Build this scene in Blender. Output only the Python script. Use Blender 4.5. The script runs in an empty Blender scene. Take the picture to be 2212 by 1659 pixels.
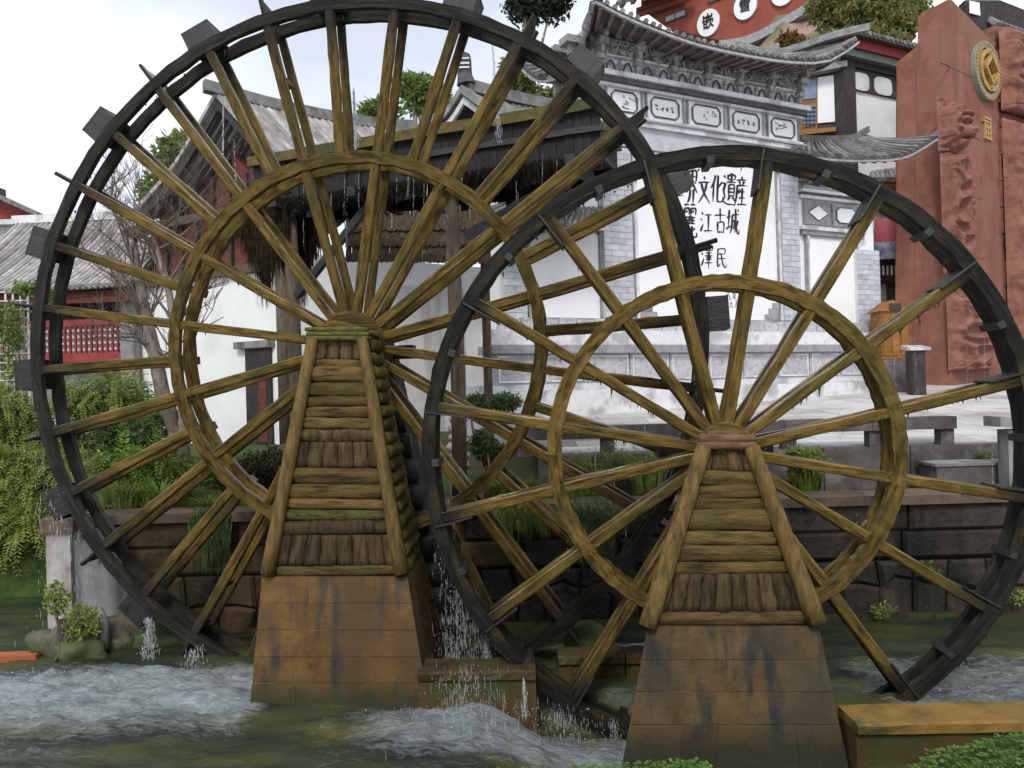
import bpy, bmesh, math, random
import numpy as np
from mathutils import Vector, Matrix, noise as mnoise

rnd = random.Random(11)
scene = bpy.context.scene
COL = scene.collection
PI = math.pi
rad = math.radians

# ------------------------------------------------------------------ camera
H = 2.66                                    # eye above the water surface (z = 0)
FPX = 1650.0                                # focal length for a frame 2212 wide
RT = Vector((.999591467, .000175135, -.0285809))
UPV = Vector((.0285814, -.0061251, .9995727))
FWV = Vector((0, .99998123, .0061276))
EYE = Vector((0, 0, H))
cam_d = bpy.data.cameras.new('camera')
cam_d.sensor_width = 36
cam_d.lens = FPX / 2212 * 36
cam_d.clip_start = .05
cam_d.clip_end = 2000
cam = bpy.data.objects.new('camera', cam_d)
COL.objects.link(cam)
cam.matrix_world = Matrix(((RT.x, UPV.x, -FWV.x, 0), (RT.y, UPV.y, -FWV.y, 0), (RT.z, UPV.z, -FWV.z, H), (0, 0, 0, 1)))
scene.camera = cam

# ------------------------------------------------------------------ sky, sun, exposure
SUN_EL, SUN_AZ = rad(46), rad(192)          # azimuth clockwise from +Y
world = bpy.data.worlds.new('World')
scene.world = world
world.use_nodes = True
nt = world.node_tree
nt.nodes.clear()
w_out = nt.nodes.new('ShaderNodeOutputWorld')
w_bg = nt.nodes.new('ShaderNodeBackground')
w_sky = nt.nodes.new('ShaderNodeTexSky')
w_sky.sky_type = 'NISHITA'
w_sky.sun_disc = False
w_sky.sun_elevation = SUN_EL
w_sky.sun_rotation = SUN_AZ
w_sky.air_density = 1.0
w_sky.dust_density = 3.0
w_sky.altitude = 2400
w_tc = nt.nodes.new('ShaderNodeTexCoord')
w_map = nt.nodes.new('ShaderNodeMapping')
w_map.inputs['Scale'].default_value = (1.3, 1.3, 2.6)
w_map.inputs['Location'].default_value = (3.1, .4, 1.2)
w_noise = nt.nodes.new('ShaderNodeTexNoise')
w_noise.inputs['Scale'].default_value = 1.5
w_noise.inputs['Detail'].default_value = 5
w_noise.inputs['Roughness'].default_value = .5
w_ramp = nt.nodes.new('ShaderNodeValToRGB')
w_ramp.color_ramp.elements[0].position = .40
w_ramp.color_ramp.elements[0].color = (.56, .56, .56, 1)
w_ramp.color_ramp.elements[1].position = .66
w_ramp.color_ramp.elements[1].color = (1, 1, 1, 1)
w_mix = nt.nodes.new('ShaderNodeMixRGB')
w_mix.inputs['Color2'].default_value = (6.9, 7.15, 7.6, 1)
nt.links.new(w_tc.outputs['Generated'], w_map.inputs['Vector'])
nt.links.new(w_map.outputs['Vector'], w_noise.inputs['Vector'])
nt.links.new(w_noise.outputs['Fac'], w_ramp.inputs['Fac'])
nt.links.new(w_ramp.outputs['Color'], w_mix.inputs['Fac'])
nt.links.new(w_sky.outputs['Color'], w_mix.inputs['Color1'])
nt.links.new(w_mix.outputs['Color'], w_bg.inputs['Color'])
nt.links.new(w_bg.outputs['Background'], w_out.inputs['Surface'])
w_bg.inputs['Strength'].default_value = .13
sun_d = bpy.data.lights.new('sun', 'SUN')
sun_d.energy = 1.5
sun_d.angle = rad(14)
sun_d.color = (1, .96, .9)
sun = bpy.data.objects.new('sun', sun_d)
COL.objects.link(sun)
_sd = Vector((math.sin(SUN_AZ) * math.cos(SUN_EL), math.cos(SUN_AZ) * math.cos(SUN_EL), math.sin(SUN_EL)))
sun.rotation_euler = _sd.to_track_quat('Z', 'Y').to_euler()
sun.location = (0, 0, 40)
vs = scene.view_settings
vs.view_transform = 'Standard'
vs.look = 'None'
vs.exposure = .38
vs.gamma = 1
vs.use_curve_mapping = False
scene.cycles.use_denoising = True
scene.cycles.max_bounces = 6
scene.cycles.diffuse_bounces = 3
scene.cycles.transparent_max_bounces = 6
scene.cycles.caustics_reflective = False
scene.cycles.caustics_refractive = False

# ------------------------------------------------------------------ surveying helpers
def ray(x, y):
    return RT * ((x - 1106) / FPX) - UPV * ((y - 829.5) / FPX) + FWV

def at(x, y, Y):
    d = ray(x, y)
    return EYE + d * (Y / d.y)

def atz(x, y, z):
    d = ray(x, y)
    return EYE + d * ((z - H) / d.z)

class Frame:
    """a local frame standing in the place: X along a front, Y to the back, Z up"""
    def __init__(self, o, a):
        self.o = Vector(o); self.a = a
        self.X = Vector((math.cos(a), math.sin(a), 0)); self.Y = Vector((-math.sin(a), math.cos(a), 0))
    def pix(self, x, y, yo=0.0):
        d = ray(x, y); p0 = self.o + self.Y * yo
        p = EYE + d * ((p0 - EYE).dot(self.Y) / d.dot(self.Y)) - self.o
        return (p.dot(self.X), p.z)
    def face(self, x, y, y0, y1, zt):
        """front leaning from depth y0 at z = 0 to y1 at z = zt"""
        n = (self.Y * (y1 - y0) + Vector((0, 0, zt))).cross(self.X)
        d = ray(x, y); p0 = self.o + self.Y * y0
        p = EYE + d * ((p0 - EYE).dot(n) / d.dot(n)) - self.o
        return Vector((p.dot(self.X), p.dot(self.Y), p.z))
    def loc(self, p):
        p = Vector(p) - self.o
        return Vector((p.dot(self.X), p.dot(self.Y), p.z))

# ------------------------------------------------------------------ object helpers
def tag(o, label=None, cat=None, group=None, kind=None):
    if label: o['label'] = label
    if cat: o['category'] = cat
    if group: o['group'] = group
    if kind: o['kind'] = kind
    return o

def empty(name, loc, rz=0, label=None, cat=None, group=None):
    o = bpy.data.objects.new(name, None)
    o.empty_display_size = .2
    o.location = loc; o.rotation_euler = (0, 0, rz)
    COL.objects.link(o)
    return tag(o, label, cat, group, 'thing' if cat else None)

def off(o):
    v = Vector((0, 0, 0))
    while o:
        v += o.location; o = o.parent
    return v

class MB:
    def __init__(self): self.v = []; self.f = []; self.n = 0
    def add(self, vs, fs):
        k = len(self.v); self.v += [tuple(p) for p in vs]; self.f += [tuple(i + k for i in f) for f in fs]
        return self
    def hexa(self, p):      # 0-3 bottom ring, 4-7 top ring
        return self.add(p, [(3, 2, 1, 0), (4, 5, 6, 7), (0, 1, 5, 4), (1, 2, 6, 5), (2, 3, 7, 6), (3, 0, 4, 7)])
    def box(self, x0, x1, y0, y1, z0, z1):
        return self.hexa([(x0, y0, z0), (x1, y0, z0), (x1, y1, z0), (x0, y1, z0), (x0, y0, z1), (x1, y0, z1), (x1, y1, z1), (x0, y1, z1)])
    def beam(self, a, b, w, h, up=(0, 0, 1), segs=1, jit=0, taper=1.0):
        a = Vector(a); b = Vector(b); d = (b - a).normalized(); up = Vector(up)
        s = d.cross(up)
        if s.length < 1e-4: s = d.cross(Vector((1, 0, 0)))
        s.normalize(); u = s.cross(d).normalized()
        vs = []
        for i in range(segs + 1):
            t = i / segs; c = a.lerp(b, t); k = 1 + (taper - 1) * t
            c = c + s * rnd.uniform(-jit, jit) + u * rnd.uniform(-jit, jit)
            vs += [c - s * w / 2 * k - u * h / 2 * k, c + s * w / 2 * k - u * h / 2 * k, c + s * w / 2 * k + u * h / 2 * k, c - s * w / 2 * k + u * h / 2 * k]
        fs = [(0, 1, 2, 3), tuple(4 * segs + i for i in (3, 2, 1, 0))]
        for i in range(segs):
            for j in range(4):
                fs.append((4 * i + j, 4 * i + 4 + j, 4 * i + 4 + (j + 1) % 4, 4 * i + (j + 1) % 4))
        return self.add(vs, fs)
    def tube(self, pts, rs, n=8, jit=0, cap=True, squash=None):
        pts = [Vector(p) for p in pts]
        if not isinstance(rs, (list, tuple)): rs = [rs] * len(pts)
        vs = []; up = None
        for i, p in enumerate(pts):
            d = (pts[min(i + 1, len(pts) - 1)] - pts[max(i - 1, 0)]).normalized()
            if up is None:
                up = Vector((0, 0, 1)) if abs(d.z) < .9 else Vector((1, 0, 0))
            s = d.cross(up).normalized(); up = s.cross(d).normalized()
            for k in range(n):
                a = 2 * PI * k / n; r = rs[i] * (1 + rnd.uniform(-jit, jit))
                vs.append(p + s * math.cos(a) * r + up * math.sin(a) * r * (squash or 1))
        fs = []
        for i in range(len(pts) - 1):
            for k in range(n):
                fs.append((i * n + k, i * n + (k + 1) % n, (i + 1) * n + (k + 1) % n, (i + 1) * n + k))
        if cap:
            fs.append(tuple(reversed(range(n)))); fs.append(tuple(range((len(pts) - 1) * n, len(pts) * n)))
        return self.add(vs, fs)
    def prism(self, poly, depth, axis=(0, 1, 0)):
        """poly: 3D points of a flat outline, pushed by depth along axis"""
        a = Vector(axis) * depth; k = len(poly); p = [Vector(q) for q in poly]
        vs = p + [q + a for q in p]
        fs = [tuple(range(k)), tuple(reversed(range(k, 2 * k)))]
        for i in range(k): fs.append((i, i + k, (i + 1) % k + k, (i + 1) % k))
        return self.add(vs, fs)
    def build(self, name, m, parent=None, smooth=False, world=False, fix=True):
        me = bpy.data.meshes.new(name)
        vs = self.v
        if world and parent is not None:
            L = off(parent); vs = [(x - L.x, y - L.y, z - L.z) for x, y, z in vs]
        me.from_pydata(vs, [], self.f)
        if fix:
            bm = bmesh.new(); bm.from_mesh(me); bmesh.ops.recalc_face_normals(bm, faces=bm.faces); bm.to_mesh(me); bm.free()
        if smooth: me.polygons.foreach_set('use_smooth', [True] * len(me.polygons))
        me.materials.append(m)
        o = bpy.data.objects.new(name, me)
        COL.objects.link(o)
        if parent is not None: o.parent = parent
        return o

def inst(src, name, parent, loc=(0, 0, 0), rot=(0, 0, 0), scale=(1, 1, 1)):
    o = src.copy(); o.name = name; COL.objects.link(o)
    o.parent = parent; o.location = loc; o.rotation_euler = rot; o.scale = scale
    return o

# ------------------------------------------------------------------ materials
def newmat(name):
    m = bpy.data.materials.new(name); m.use_nodes = True
    n = m.node_tree; n.nodes.clear()
    o = n.nodes.new('ShaderNodeOutputMaterial'); b = n.nodes.new('ShaderNodeBsdfPrincipled')
    n.links.new(b.outputs[0], o.inputs[0])
    return m, n, b, o

def c4(c): return (c[0], c[1], c[2], 1)

def M(name, cols, scale=4.0, stretch=(1, 1, 1), rough=.8, spec=.3, bump=.3, bscale=None, bdist=.02, var=.25, patch=None, patch_scale=1.2, patch_cut=(.5, .62), coord='Object', streak=None, bstretch=None, shift=37.0, tide=None):
    """layered noise paint: cols are 2-4 colours; patch is a colour laid on in large soft patches; streak = (colour, x-scale) runs down in z"""
    m, n, b, o = newmat(name)
    L = n.links.new
    tc = n.nodes.new('ShaderNodeTexCoord'); oi = n.nodes.new('ShaderNodeObjectInfo')
    add = n.nodes.new('ShaderNodeVectorMath'); add.operation = 'ADD'
    mul = n.nodes.new('ShaderNodeMath'); mul.operation = 'MULTIPLY'; mul.inputs[1].default_value = shift
    L(oi.outputs['Random'], mul.inputs[0]); L(tc.outputs[coord], add.inputs[0]); L(mul.outputs[0], add.inputs[1])
    mp = n.nodes.new('ShaderNodeMapping'); mp.inputs['Scale'].default_value = stretch
    L(add.outputs[0], mp.inputs['Vector'])
    nz = n.nodes.new('ShaderNodeTexNoise'); nz.inputs['Scale'].default_value = scale; nz.inputs['Detail'].default_value = 7; nz.inputs['Roughness'].default_value = .62
    L(mp.outputs[0], nz.inputs['Vector'])
    rp = n.nodes.new('ShaderNodeValToRGB'); el = rp.color_ramp.elements
    k = len(cols); el[0].position = .3; el[0].color = c4(cols[0]); el[1].position = .72; el[1].color = c4(cols[-1])
    for i in range(1, k - 1):
        e = el.new(.3 + .42 * i / (k - 1)); e.color = c4(cols[i])
    L(nz.outputs['Fac'], rp.inputs['Fac'])
    col = rp.outputs['Color']
    def lay(colour, src, lo, hi, prev):
        r = n.nodes.new('ShaderNodeMapRange'); r.inputs[1].default_value = lo; r.inputs[2].default_value = hi
        L(src, r.inputs[0])
        mx = n.nodes.new('ShaderNodeMixRGB'); mx.inputs['Color2'].default_value = c4(colour)
        L(r.outputs[0], mx.inputs['Fac']); L(prev, mx.inputs['Color1'])
        return mx.outputs[0]
    if patch is not None:
        n2 = n.nodes.new('ShaderNodeTexNoise'); n2.inputs['Scale'].default_value = patch_scale; n2.inputs['Detail'].default_value = 5
        L(add.outputs[0], n2.inputs['Vector'])
        col = lay(patch, n2.outputs['Fac'], patch_cut[0], patch_cut[1], col)
    if streak is not None:
        mp3 = n.nodes.new('ShaderNodeMapping'); mp3.inputs['Scale'].default_value = (streak[1], streak[1], streak[1] * .12)
        L(add.outputs[0], mp3.inputs['Vector'])
        n3 = n.nodes.new('ShaderNodeTexNoise'); n3.inputs['Scale'].default_value = 1; n3.inputs['Detail'].default_value = 4
        L(mp3.outputs[0], n3.inputs['Vector'])
        col = lay(streak[0], n3.outputs['Fac'], .5, .68, col)
    if tide is not None:            # algae line left by the water: (colour, full up to z, gone at z)
        sz_ = n.nodes.new('ShaderNodeSeparateXYZ'); L(tc.outputs['Object'], sz_.inputs[0])
        tz = n.nodes.new('ShaderNodeMath'); tz.operation = 'MULTIPLY_ADD'; tz.inputs[1].default_value = -.35; L(nz.outputs['Fac'], tz.inputs[0]); L(sz_.outputs['Z'], tz.inputs[2])
        col = lay(tide[0], tz.outputs[0], tide[2] - .17, tide[1] - .17, col)
    if var:
        hs = n.nodes.new('ShaderNodeHueSaturation')
        mr = n.nodes.new('ShaderNodeMapRange'); mr.inputs[3].default_value = 1 - var; mr.inputs[4].default_value = 1 + var
        L(oi.outputs['Random'], mr.inputs[0]); L(mr.outputs[0], hs.inputs['Value']); L(col, hs.inputs['Color'])
        col = hs.outputs[0]
    L(col, b.inputs['Base Color'])
    b.inputs['Roughness'].default_value = rough
    b.inputs['Specular IOR Level'].default_value = spec
    if bump:
        bn = n.nodes.new('ShaderNodeTexNoise'); bn.inputs['Scale'].default_value = bscale or scale * 3; bn.inputs['Detail'].default_value = 6; bn.inputs['Roughness'].default_value = .65
        if bstretch:
            mp4 = n.nodes.new('ShaderNodeMapping'); mp4.inputs['Scale'].default_value = bstretch
            L(add.outputs[0], mp4.inputs['Vector']); L(mp4.outputs[0], bn.inputs['Vector'])
        else: L(mp.outputs[0], bn.inputs['Vector'])
        bp = n.nodes.new('ShaderNodeBump'); bp.inputs['Strength'].default_value = bump; bp.inputs['Distance'].default_value = bdist
        L(bn.outputs['Fac'], bp.inputs['Height']); L(bp.outputs[0], b.inputs['Normal'])
    return m

AMBER = [(.022, .014, .0045), (.090, .056, .012), (.185, .119, .027), (.185, .135, .052)]
MOSS = (.10, .11, .022)

def wheel_wood(name, r_dark, R, polar=False, dark=(.015, .014, .012), dark2=(.045, .042, .033)):
    """amber algae-covered oak that turns to black weathered wood where the rim runs through the water"""
    m, n, b, o = newmat(name); L = n.links.new
    tc = n.nodes.new('ShaderNodeTexCoord'); oi = n.nodes.new('ShaderNodeObjectInfo')
    sp = n.nodes.new('ShaderNodeSeparateXYZ'); L(tc.outputs['Object'], sp.inputs[0])
    cb = n.nodes.new('ShaderNodeCombineXYZ'); L(sp.outputs['X'], cb.inputs[0]); L(sp.outputs['Z'], cb.inputs[1])
    ln = n.nodes.new('ShaderNodeVectorMath'); ln.operation = 'LENGTH'; L(cb.outputs[0], ln.inputs[0])
    mul = n.nodes.new('ShaderNodeMath'); mul.operation = 'MULTIPLY'; mul.inputs[1].default_value = 53.0; L(oi.outputs['Random'], mul.inputs[0])
    add = n.nodes.new('ShaderNodeVectorMath'); L(tc.outputs['Object'], add.inputs[0]); L(mul.outputs[0], add.inputs[1])
    mp = n.nodes.new('ShaderNodeMapping'); mp.inputs['Scale'].default_value = (1.4, 9, 9)
    if polar:                       # grain follows the bend of the felloes
        an = n.nodes.new('ShaderNodeMath'); an.operation = 'ARCTAN2'; L(sp.outputs['Z'], an.inputs[0]); L(sp.outputs['X'], an.inputs[1])
        am = n.nodes.new('ShaderNodeMath'); am.operation = 'MULTIPLY'; am.inputs[1].default_value = R * .8; L(an.outputs[0], am.inputs[0])
        pc = n.nodes.new('ShaderNodeCombineXYZ'); L(am.outputs[0], pc.inputs[0]); L(sp.outputs['Y'], pc.inputs[1]); L(ln.outputs['Value'], pc.inputs[2])
        L(pc.outputs[0], mp.inputs['Vector'])
    else: L(add.outputs[0], mp.inputs['Vector'])
    nz = n.nodes.new('ShaderNodeTexNoise'); nz.inputs['Scale'].default_value = 2.6; nz.inputs['Detail'].default_value = 8; nz.inputs['Roughness'].default_value = .66; L(mp.outputs[0], nz.inputs['Vector'])
    rp = n.nodes.new('ShaderNodeValToRGB'); el = rp.color_ramp.elements
    el[0].position = .32; el[0].color = c4(AMBER[0]); el[1].position = .76; el[1].color = c4(AMBER[3])
    e = el.new(.44); e.color = c4(AMBER[1]); e = el.new(.58); e.color = c4(AMBER[2])
    L(nz.outputs['Fac'], rp.inputs['Fac'])
    n2 = n.nodes.new('ShaderNodeTexNoise'); n2.inputs['Scale'].default_value = 2.3; n2.inputs['Detail'].default_value = 6; L(add.outputs[0], n2.inputs['Vector'])
    r2 = n.nodes.new('ShaderNodeMapRange'); r2.inputs[1].default_value = .50; r2.inputs[2].default_value = .70; r2.inputs[4].default_value = .75; L(n2.outputs['Fac'], r2.inputs[0])
    m2 = n.nodes.new('ShaderNodeMixRGB'); m2.inputs['Color2'].default_value = c4((.070, .064, .016)); L(r2.outputs[0], m2.inputs['Fac']); L(rp.outputs[0], m2.inputs['Color1'])
    # dark outer zone, its border uneven
    nd = n.nodes.new('ShaderNodeTexNoise'); nd.inputs['Scale'].default_value = 3.5; nd.inputs['Detail'].default_value = 4; L(add.outputs[0], nd.inputs['Vector'])
    md = n.nodes.new('ShaderNodeMath'); md.operation = 'MULTIPLY_ADD'; md.inputs[1].default_value = .5; L(nd.outputs['Fac'], md.inputs[0]); L(ln.outputs['Value'], md.inputs[2])
    rd = n.nodes.new('ShaderNodeMapRange'); rd.inputs[1].default_value = r_dark + .25; rd.inputs[2].default_value = R - .10 + .25; L(md.outputs[0], rd.inputs[0])
    dk = n.nodes.new('ShaderNodeMixRGB'); dk.inputs['Color1'].default_value = c4(dark); dk.inputs['Color2'].default_value = c4(dark2)
    rk = n.nodes.new('ShaderNodeMapRange'); rk.inputs[1].default_value = .42; rk.inputs[2].default_value = .68; L(nz.outputs['Fac'], rk.inputs[0]); L(rk.outputs[0], dk.inputs['Fac'])
    m3 = n.nodes.new('ShaderNodeMixRGB'); L(rd.outputs[0], m3.inputs['Fac']); L(m2.outputs[0], m3.inputs['Color1']); L(dk.outputs[0], m3.inputs['Color2'])
    hs = n.nodes.new('ShaderNodeHueSaturation'); mr = n.nodes.new('ShaderNodeMapRange'); mr.inputs[3].default_value = .8; mr.inputs[4].default_value = 1.25
    L(oi.outputs['Random'], mr.inputs[0]); L(mr.outputs[0], hs.inputs['Value']); L(m3.outputs[0], hs.inputs['Color']); L(hs.outputs[0], b.inputs['Base Color'])
    gn = n.nodes.new('ShaderNodeNewGeometry'); sz = n.nodes.new('ShaderNodeSeparateXYZ'); L(gn.outputs['True Normal'], sz.inputs[0])
    wr = n.nodes.new('ShaderNodeMapRange'); wr.inputs[1].default_value = .15; wr.inputs[2].default_value = .5; wr.inputs[3].default_value = .62; wr.inputs[4].default_value = .16; L(sz.outputs['Z'], wr.inputs[0]); L(wr.outputs[0], b.inputs['Roughness'])
    ws_ = n.nodes.new('ShaderNodeMapRange'); ws_.inputs[1].default_value = .1; ws_.inputs[2].default_value = .5; ws_.inputs[3].default_value = .16; ws_.inputs[4].default_value = .55; L(sz.outputs['Z'], ws_.inputs[0]); L(ws_.outputs[0], b.inputs['Specular IOR Level'])
    bn = n.nodes.new('ShaderNodeTexNoise'); bn.inputs['Scale'].default_value = 9; bn.inputs['Detail'].default_value = 7; bn.inputs['Roughness'].default_value = .7; L(mp.outputs[0], bn.inputs['Vector'])
    bp = n.nodes.new('ShaderNodeBump'); bw_ = n.nodes.new('ShaderNodeMapRange'); bw_.inputs[1].default_value = .15; bw_.inputs[2].default_value = .6; bw_.inputs[3].default_value = .85; bw_.inputs[4].default_value = .16; L(sz.outputs['Z'], bw_.inputs[0]); L(bw_.outputs[0], bp.inputs['Strength']); bp.inputs['Distance'].default_value = .03; L(bn.outputs['Fac'], bp.inputs['Height']); L(bp.outputs[0], b.inputs['Normal'])
    return m

def leafmat(name, c1, c2, c3=None, rough=.5, scale=3.0):
    m, n, b, o = newmat(name); L = n.links.new
    g = n.nodes.new('ShaderNodeNewGeometry'); oi = n.nodes.new('ShaderNodeObjectInfo')
    nz = n.nodes.new('ShaderNodeTexNoise'); nz.inputs['Scale'].default_value = scale; nz.inputs['Detail'].default_value = 8; nz.inputs['Roughness'].default_value = .75
    L(g.outputs['Position'], nz.inputs['Vector'])
    rp = n.nodes.new('ShaderNodeValToRGB'); el = rp.color_ramp.elements
    el[0].position = .36; el[0].color = c4(c1); el[1].position = .66; el[1].color = c4(c3 or c2)
    if c3: e = el.new(.5); e.color = c4(c2)
    L(nz.outputs['Fac'], rp.inputs['Fac'])
    hs = n.nodes.new('ShaderNodeHueSaturation'); mr = n.nodes.new('ShaderNodeMapRange'); mr.inputs[3].default_value = .75; mr.inputs[4].default_value = 1.3
    L(g.outputs['Random Per Island'], mr.inputs[0]); L(mr.outputs[0], hs.inputs['Value']); L(rp.outputs[0], hs.inputs['Color'])
    L(hs.outputs[0], b.inputs['Base Color']); b.inputs['Roughness'].default_value = rough; b.inputs['Specular IOR Level'].default_value = .25
    tr = n.nodes.new('ShaderNodeBsdfTranslucent'); L(hs.outputs[0], tr.inputs['Color'])
    ms = n.nodes.new('ShaderNodeMixShader'); ms.inputs[0].default_value = .42
    L(b.outputs[0], ms.inputs[1]); L(tr.outputs[0], ms.inputs[2]); L(ms.outputs[0], o.inputs[0])
    return m

MAT = {}
MAT['wheel_b'] = wheel_wood('amber_oak_of_big_wheel', 2.75, 3.5)
MAT['wheel_s'] = wheel_wood('amber_oak_of_small_wheel', 2.1, 2.565, False, (.009, .010, .0085), (.031, .030, .022))
MAT['ring_b'] = wheel_wood('bent_amber_oak_of_big_wheel', 2.75, 3.5, True)
MAT['ring_s'] = wheel_wood('bent_amber_oak_of_small_wheel', 2.1, 2.565, True, (.009, .010, .0085), (.031, .030, .022))
MAT['dark_wood'] = M('wet_black_wood', [(.010, .0105, .010), (.022, .022, .019), (.042, .041, .034)], 3, (1.5, 8, 8), .5, .45, .5, var=.3)
MAT['log_x'] = M('algae_log', [(.032, .020, .007), (.112, .070, .020), (.195, .128, .040), (.15, .115, .045)], 3, (1.2, 7, 7), .75, .25, 1.0, bscale=16, bdist=.03, var=.35, patch=(.11, .10, .018), patch_scale=2.6, patch_cut=(.56, .72))
MAT['log_z'] = M('algae_pole', [(.06, .037, .011), (.165, .102, .028), (.25, .168, .055)], 3, (7, 7, 1.2), .7, .3, .8, bdist=.03, var=.2, patch=(.12, .115, .018), patch_scale=1.8, patch_cut=(.56, .70))
MAT['plank_z'] = M('bark_plank', [(.020, .0135, .007), (.072, .046, .019), (.118, .078, .033), (.10, .082, .040)], 3, (9, 9, 1.1), .8, .25, .9, bdist=.03, var=.35)
MAT['moss_log'] = M('mossy_log', [(.05, .04, .014), (.12, .10, .025), (.14, .15, .03)], 5, (3, 3, 3), .9, .15, 1, bdist=.05, var=.3)
MAT['cap_moss'] = M('lime_moss_cap', [(.06, .055, .02), (.135, .13, .035), (.19, .19, .06)], 6, (2, 6, 6), .9, .15, .9, bdist=.04, var=.2)
MAT['red_cap'] = M('reddish_cap_log', [(.085, .045, .026), (.17, .095, .055), (.21, .135, .08)], 4, (1.5, 6, 6), .8, .2, .6, var=.15)
MAT['base_l'] = M('ochre_stained_stone', [(.085, .043, .012), (.145, .075, .021), (.20, .112, .036)], 5, (1, 1, 1), .7, .3, .5, var=.10, patch=(.085, .048, .018), patch_scale=1.3, streak=((.042, .036, .027), 7.0), shift=0, tide=((.035, .036, .012), .05, .24))
MAT['base_r'] = M('grey_ochre_stained_stone', [(.055, .035, .014), (.10, .060, .023), (.135, .085, .034)], 5, (1, 1, 1), .7, .3, .5, var=.12, patch=(.055, .047, .028), patch_scale=1.0, streak=((.022, .026, .023), 8.0), shift=0, tide=((.026, .027, .012), .05, .22))
MAT['core'] = M('dark_core', [(.02, .016, .01), (.05, .035, .018)], 4, var=0)
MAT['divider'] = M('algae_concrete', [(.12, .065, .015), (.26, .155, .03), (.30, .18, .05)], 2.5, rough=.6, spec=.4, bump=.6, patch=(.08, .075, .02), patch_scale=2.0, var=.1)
MAT['divider_dark'] = M('brown_algae_concrete', [(.03, .02, .007), (.075, .046, .015), (.105, .064, .022)], 3, rough=.6, spec=.4, bump=.6, patch=(.05, .06, .015), patch_scale=2, var=.1)  # browner and darker than the ochre wall top
MAT['stone_dark'] = M('wet_channel_stone', [(.022, .016, .012), (.050, .037, .027), (.080, .060, .044)], 3, rough=.7, spec=.35, bump=.9, bdist=.04, var=.25, patch=(.022, .026, .012), patch_scale=1.3, patch_cut=(.52, .66), streak=((.018, .015, .012), 5), shift=0)
MAT['stone_brown'] = M('brown_channel_stone', [(.032, .020, .010), (.075, .045, .021), (.112, .068, .033)], 3, rough=.7, spec=.35, bump=.9, bdist=.04, var=.25, patch=(.028, .034, .011), patch_scale=1.2, patch_cut=(.52, .66), streak=((.022, .016, .010), 5), shift=0)
MAT['pale_joint'] = M('ochre_mortar', [(.16, .11, .06), (.24, .17, .10)], 6, var=0)
MAT['joint'] = M('dark_joint', [(.016, .013, .010), (.036, .029, .022)], 6, var=0)
MAT['stone_shaded'] = M('soaked_stone_with_shade', [(.007, .006, .005), (.018, .014, .011), (.032, .025, .019)], 3, rough=.6, spec=.4, bump=.9, bdist=.04, var=.25, patch=(.010, .016, .006), patch_scale=1.3, patch_cut=(.5, .64))  # drip-soaked stone, with the dark of the recess between the wheels painted in
MAT['cap_stone'] = M('reddish_coping', [(.085, .058, .042), (.16, .11, .08), (.21, .15, .115)], 4, rough=.8, bump=.4, var=.15, patch=(.09, .07, .05), patch_scale=2)
MAT['concrete'] = M('pale_concrete', [(.30, .285, .255), (.42, .40, .36), (.50, .47, .42)], 3, rough=.85, bump=.35, var=.08, patch=(.22, .2, .17), patch_scale=1.6, streak=((.2, .18, .15), 3))
MAT['concrete_grey'] = M('grey_concrete', [(.16, .16, .16), (.25, .25, .245), (.33, .32, .31)], 3, rough=.85, bump=.4, var=.08, streak=((.09, .09, .085), 4))
MAT['white'] = M('limewashed_plaster', [(.78, .78, .77), (.83, .83, .825), (.86, .86, .855)], 1.5, rough=.9, spec=.2, bump=.12, var=.03, patch=(.66, .66, .65), patch_scale=.9, patch_cut=(.58, .8))
MAT['white_grimy'] = M('stained_white_plaster', [(.50, .49, .47), (.64, .63, .61), (.72, .71, .69)], 1.6, rough=.9, spec=.2, bump=.2, var=.04, streak=((.38, .37, .35), 2.5))
MAT['grey_trim'] = M('grey_brick_trim', [(.20, .20, .21), (.30, .30, .31), (.38, .38, .385)], 6, rough=.85, bump=.3, var=.2)
MAT['dark_trim'] = M('ink_grey_moulding', [(.05, .05, .055), (.09, .09, .095), (.13, .13, .135)], 6, rough=.8, bump=.2, var=.15)
MAT['pale_trim'] = M('pale_moulding', [(.56, .56, .56), (.68, .68, .68), (.75, .75, .75)], 5, rough=.85, bump=.2, var=.08, patch=(.40, .40, .40), patch_scale=2)
MAT['carved'] = M('carved_grey_stucco', [(.16, .155, .15), (.40, .395, .385), (.58, .575, .56)], 14, rough=.9, bump=1.0, bscale=22, bdist=.05, var=.15)
MAT['carved_pale'] = M('pale_carved_stone', [(.34, .34, .345), (.50, .50, .505), (.60, .60, .60)], 9, rough=.9, bump=.9, bscale=11, bdist=.05, var=.1)
MAT['brick_grey'] = M('pale_grey_brick', [(.38, .39, .42), (.50, .51, .54), (.60, .605, .625)], 3, rough=.9, bump=.3, var=.12)
MAT['mortar'] = M('white_mortar', [(.56, .56, .57), (.66, .66, .67)], 4, rough=.9, bump=.2, var=0)
MAT['ink'] = M('black_ink', [(.012, .012, .013), (.028, .028, .03)], 8, rough=.6, bump=0, var=0)
MAT['tile'] = M('grey_roof_tile', [(.10, .10, .095), (.19, .188, .178), (.28, .275, .26)], 5, rough=.85, bump=.5, var=.3, patch=(.10, .11, .07), patch_scale=1.5, patch_cut=(.56, .7))
MAT['tile_pale'] = M('sun_bleached_roof_tile', [(.20, .19, .18), (.34, .325, .31), (.46, .445, .43)], 5, rough=.85, bump=.5, var=.3, patch=(.2, .17, .15), patch_scale=1.2, patch_cut=(.56, .7))
MAT['tile_bed'] = M('dark_tile_pan', [(.07, .068, .064), (.13, .125, .118)], 6, rough=.9, bump=.4, var=0)  # darker grey than the tile rows laid on it
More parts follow.
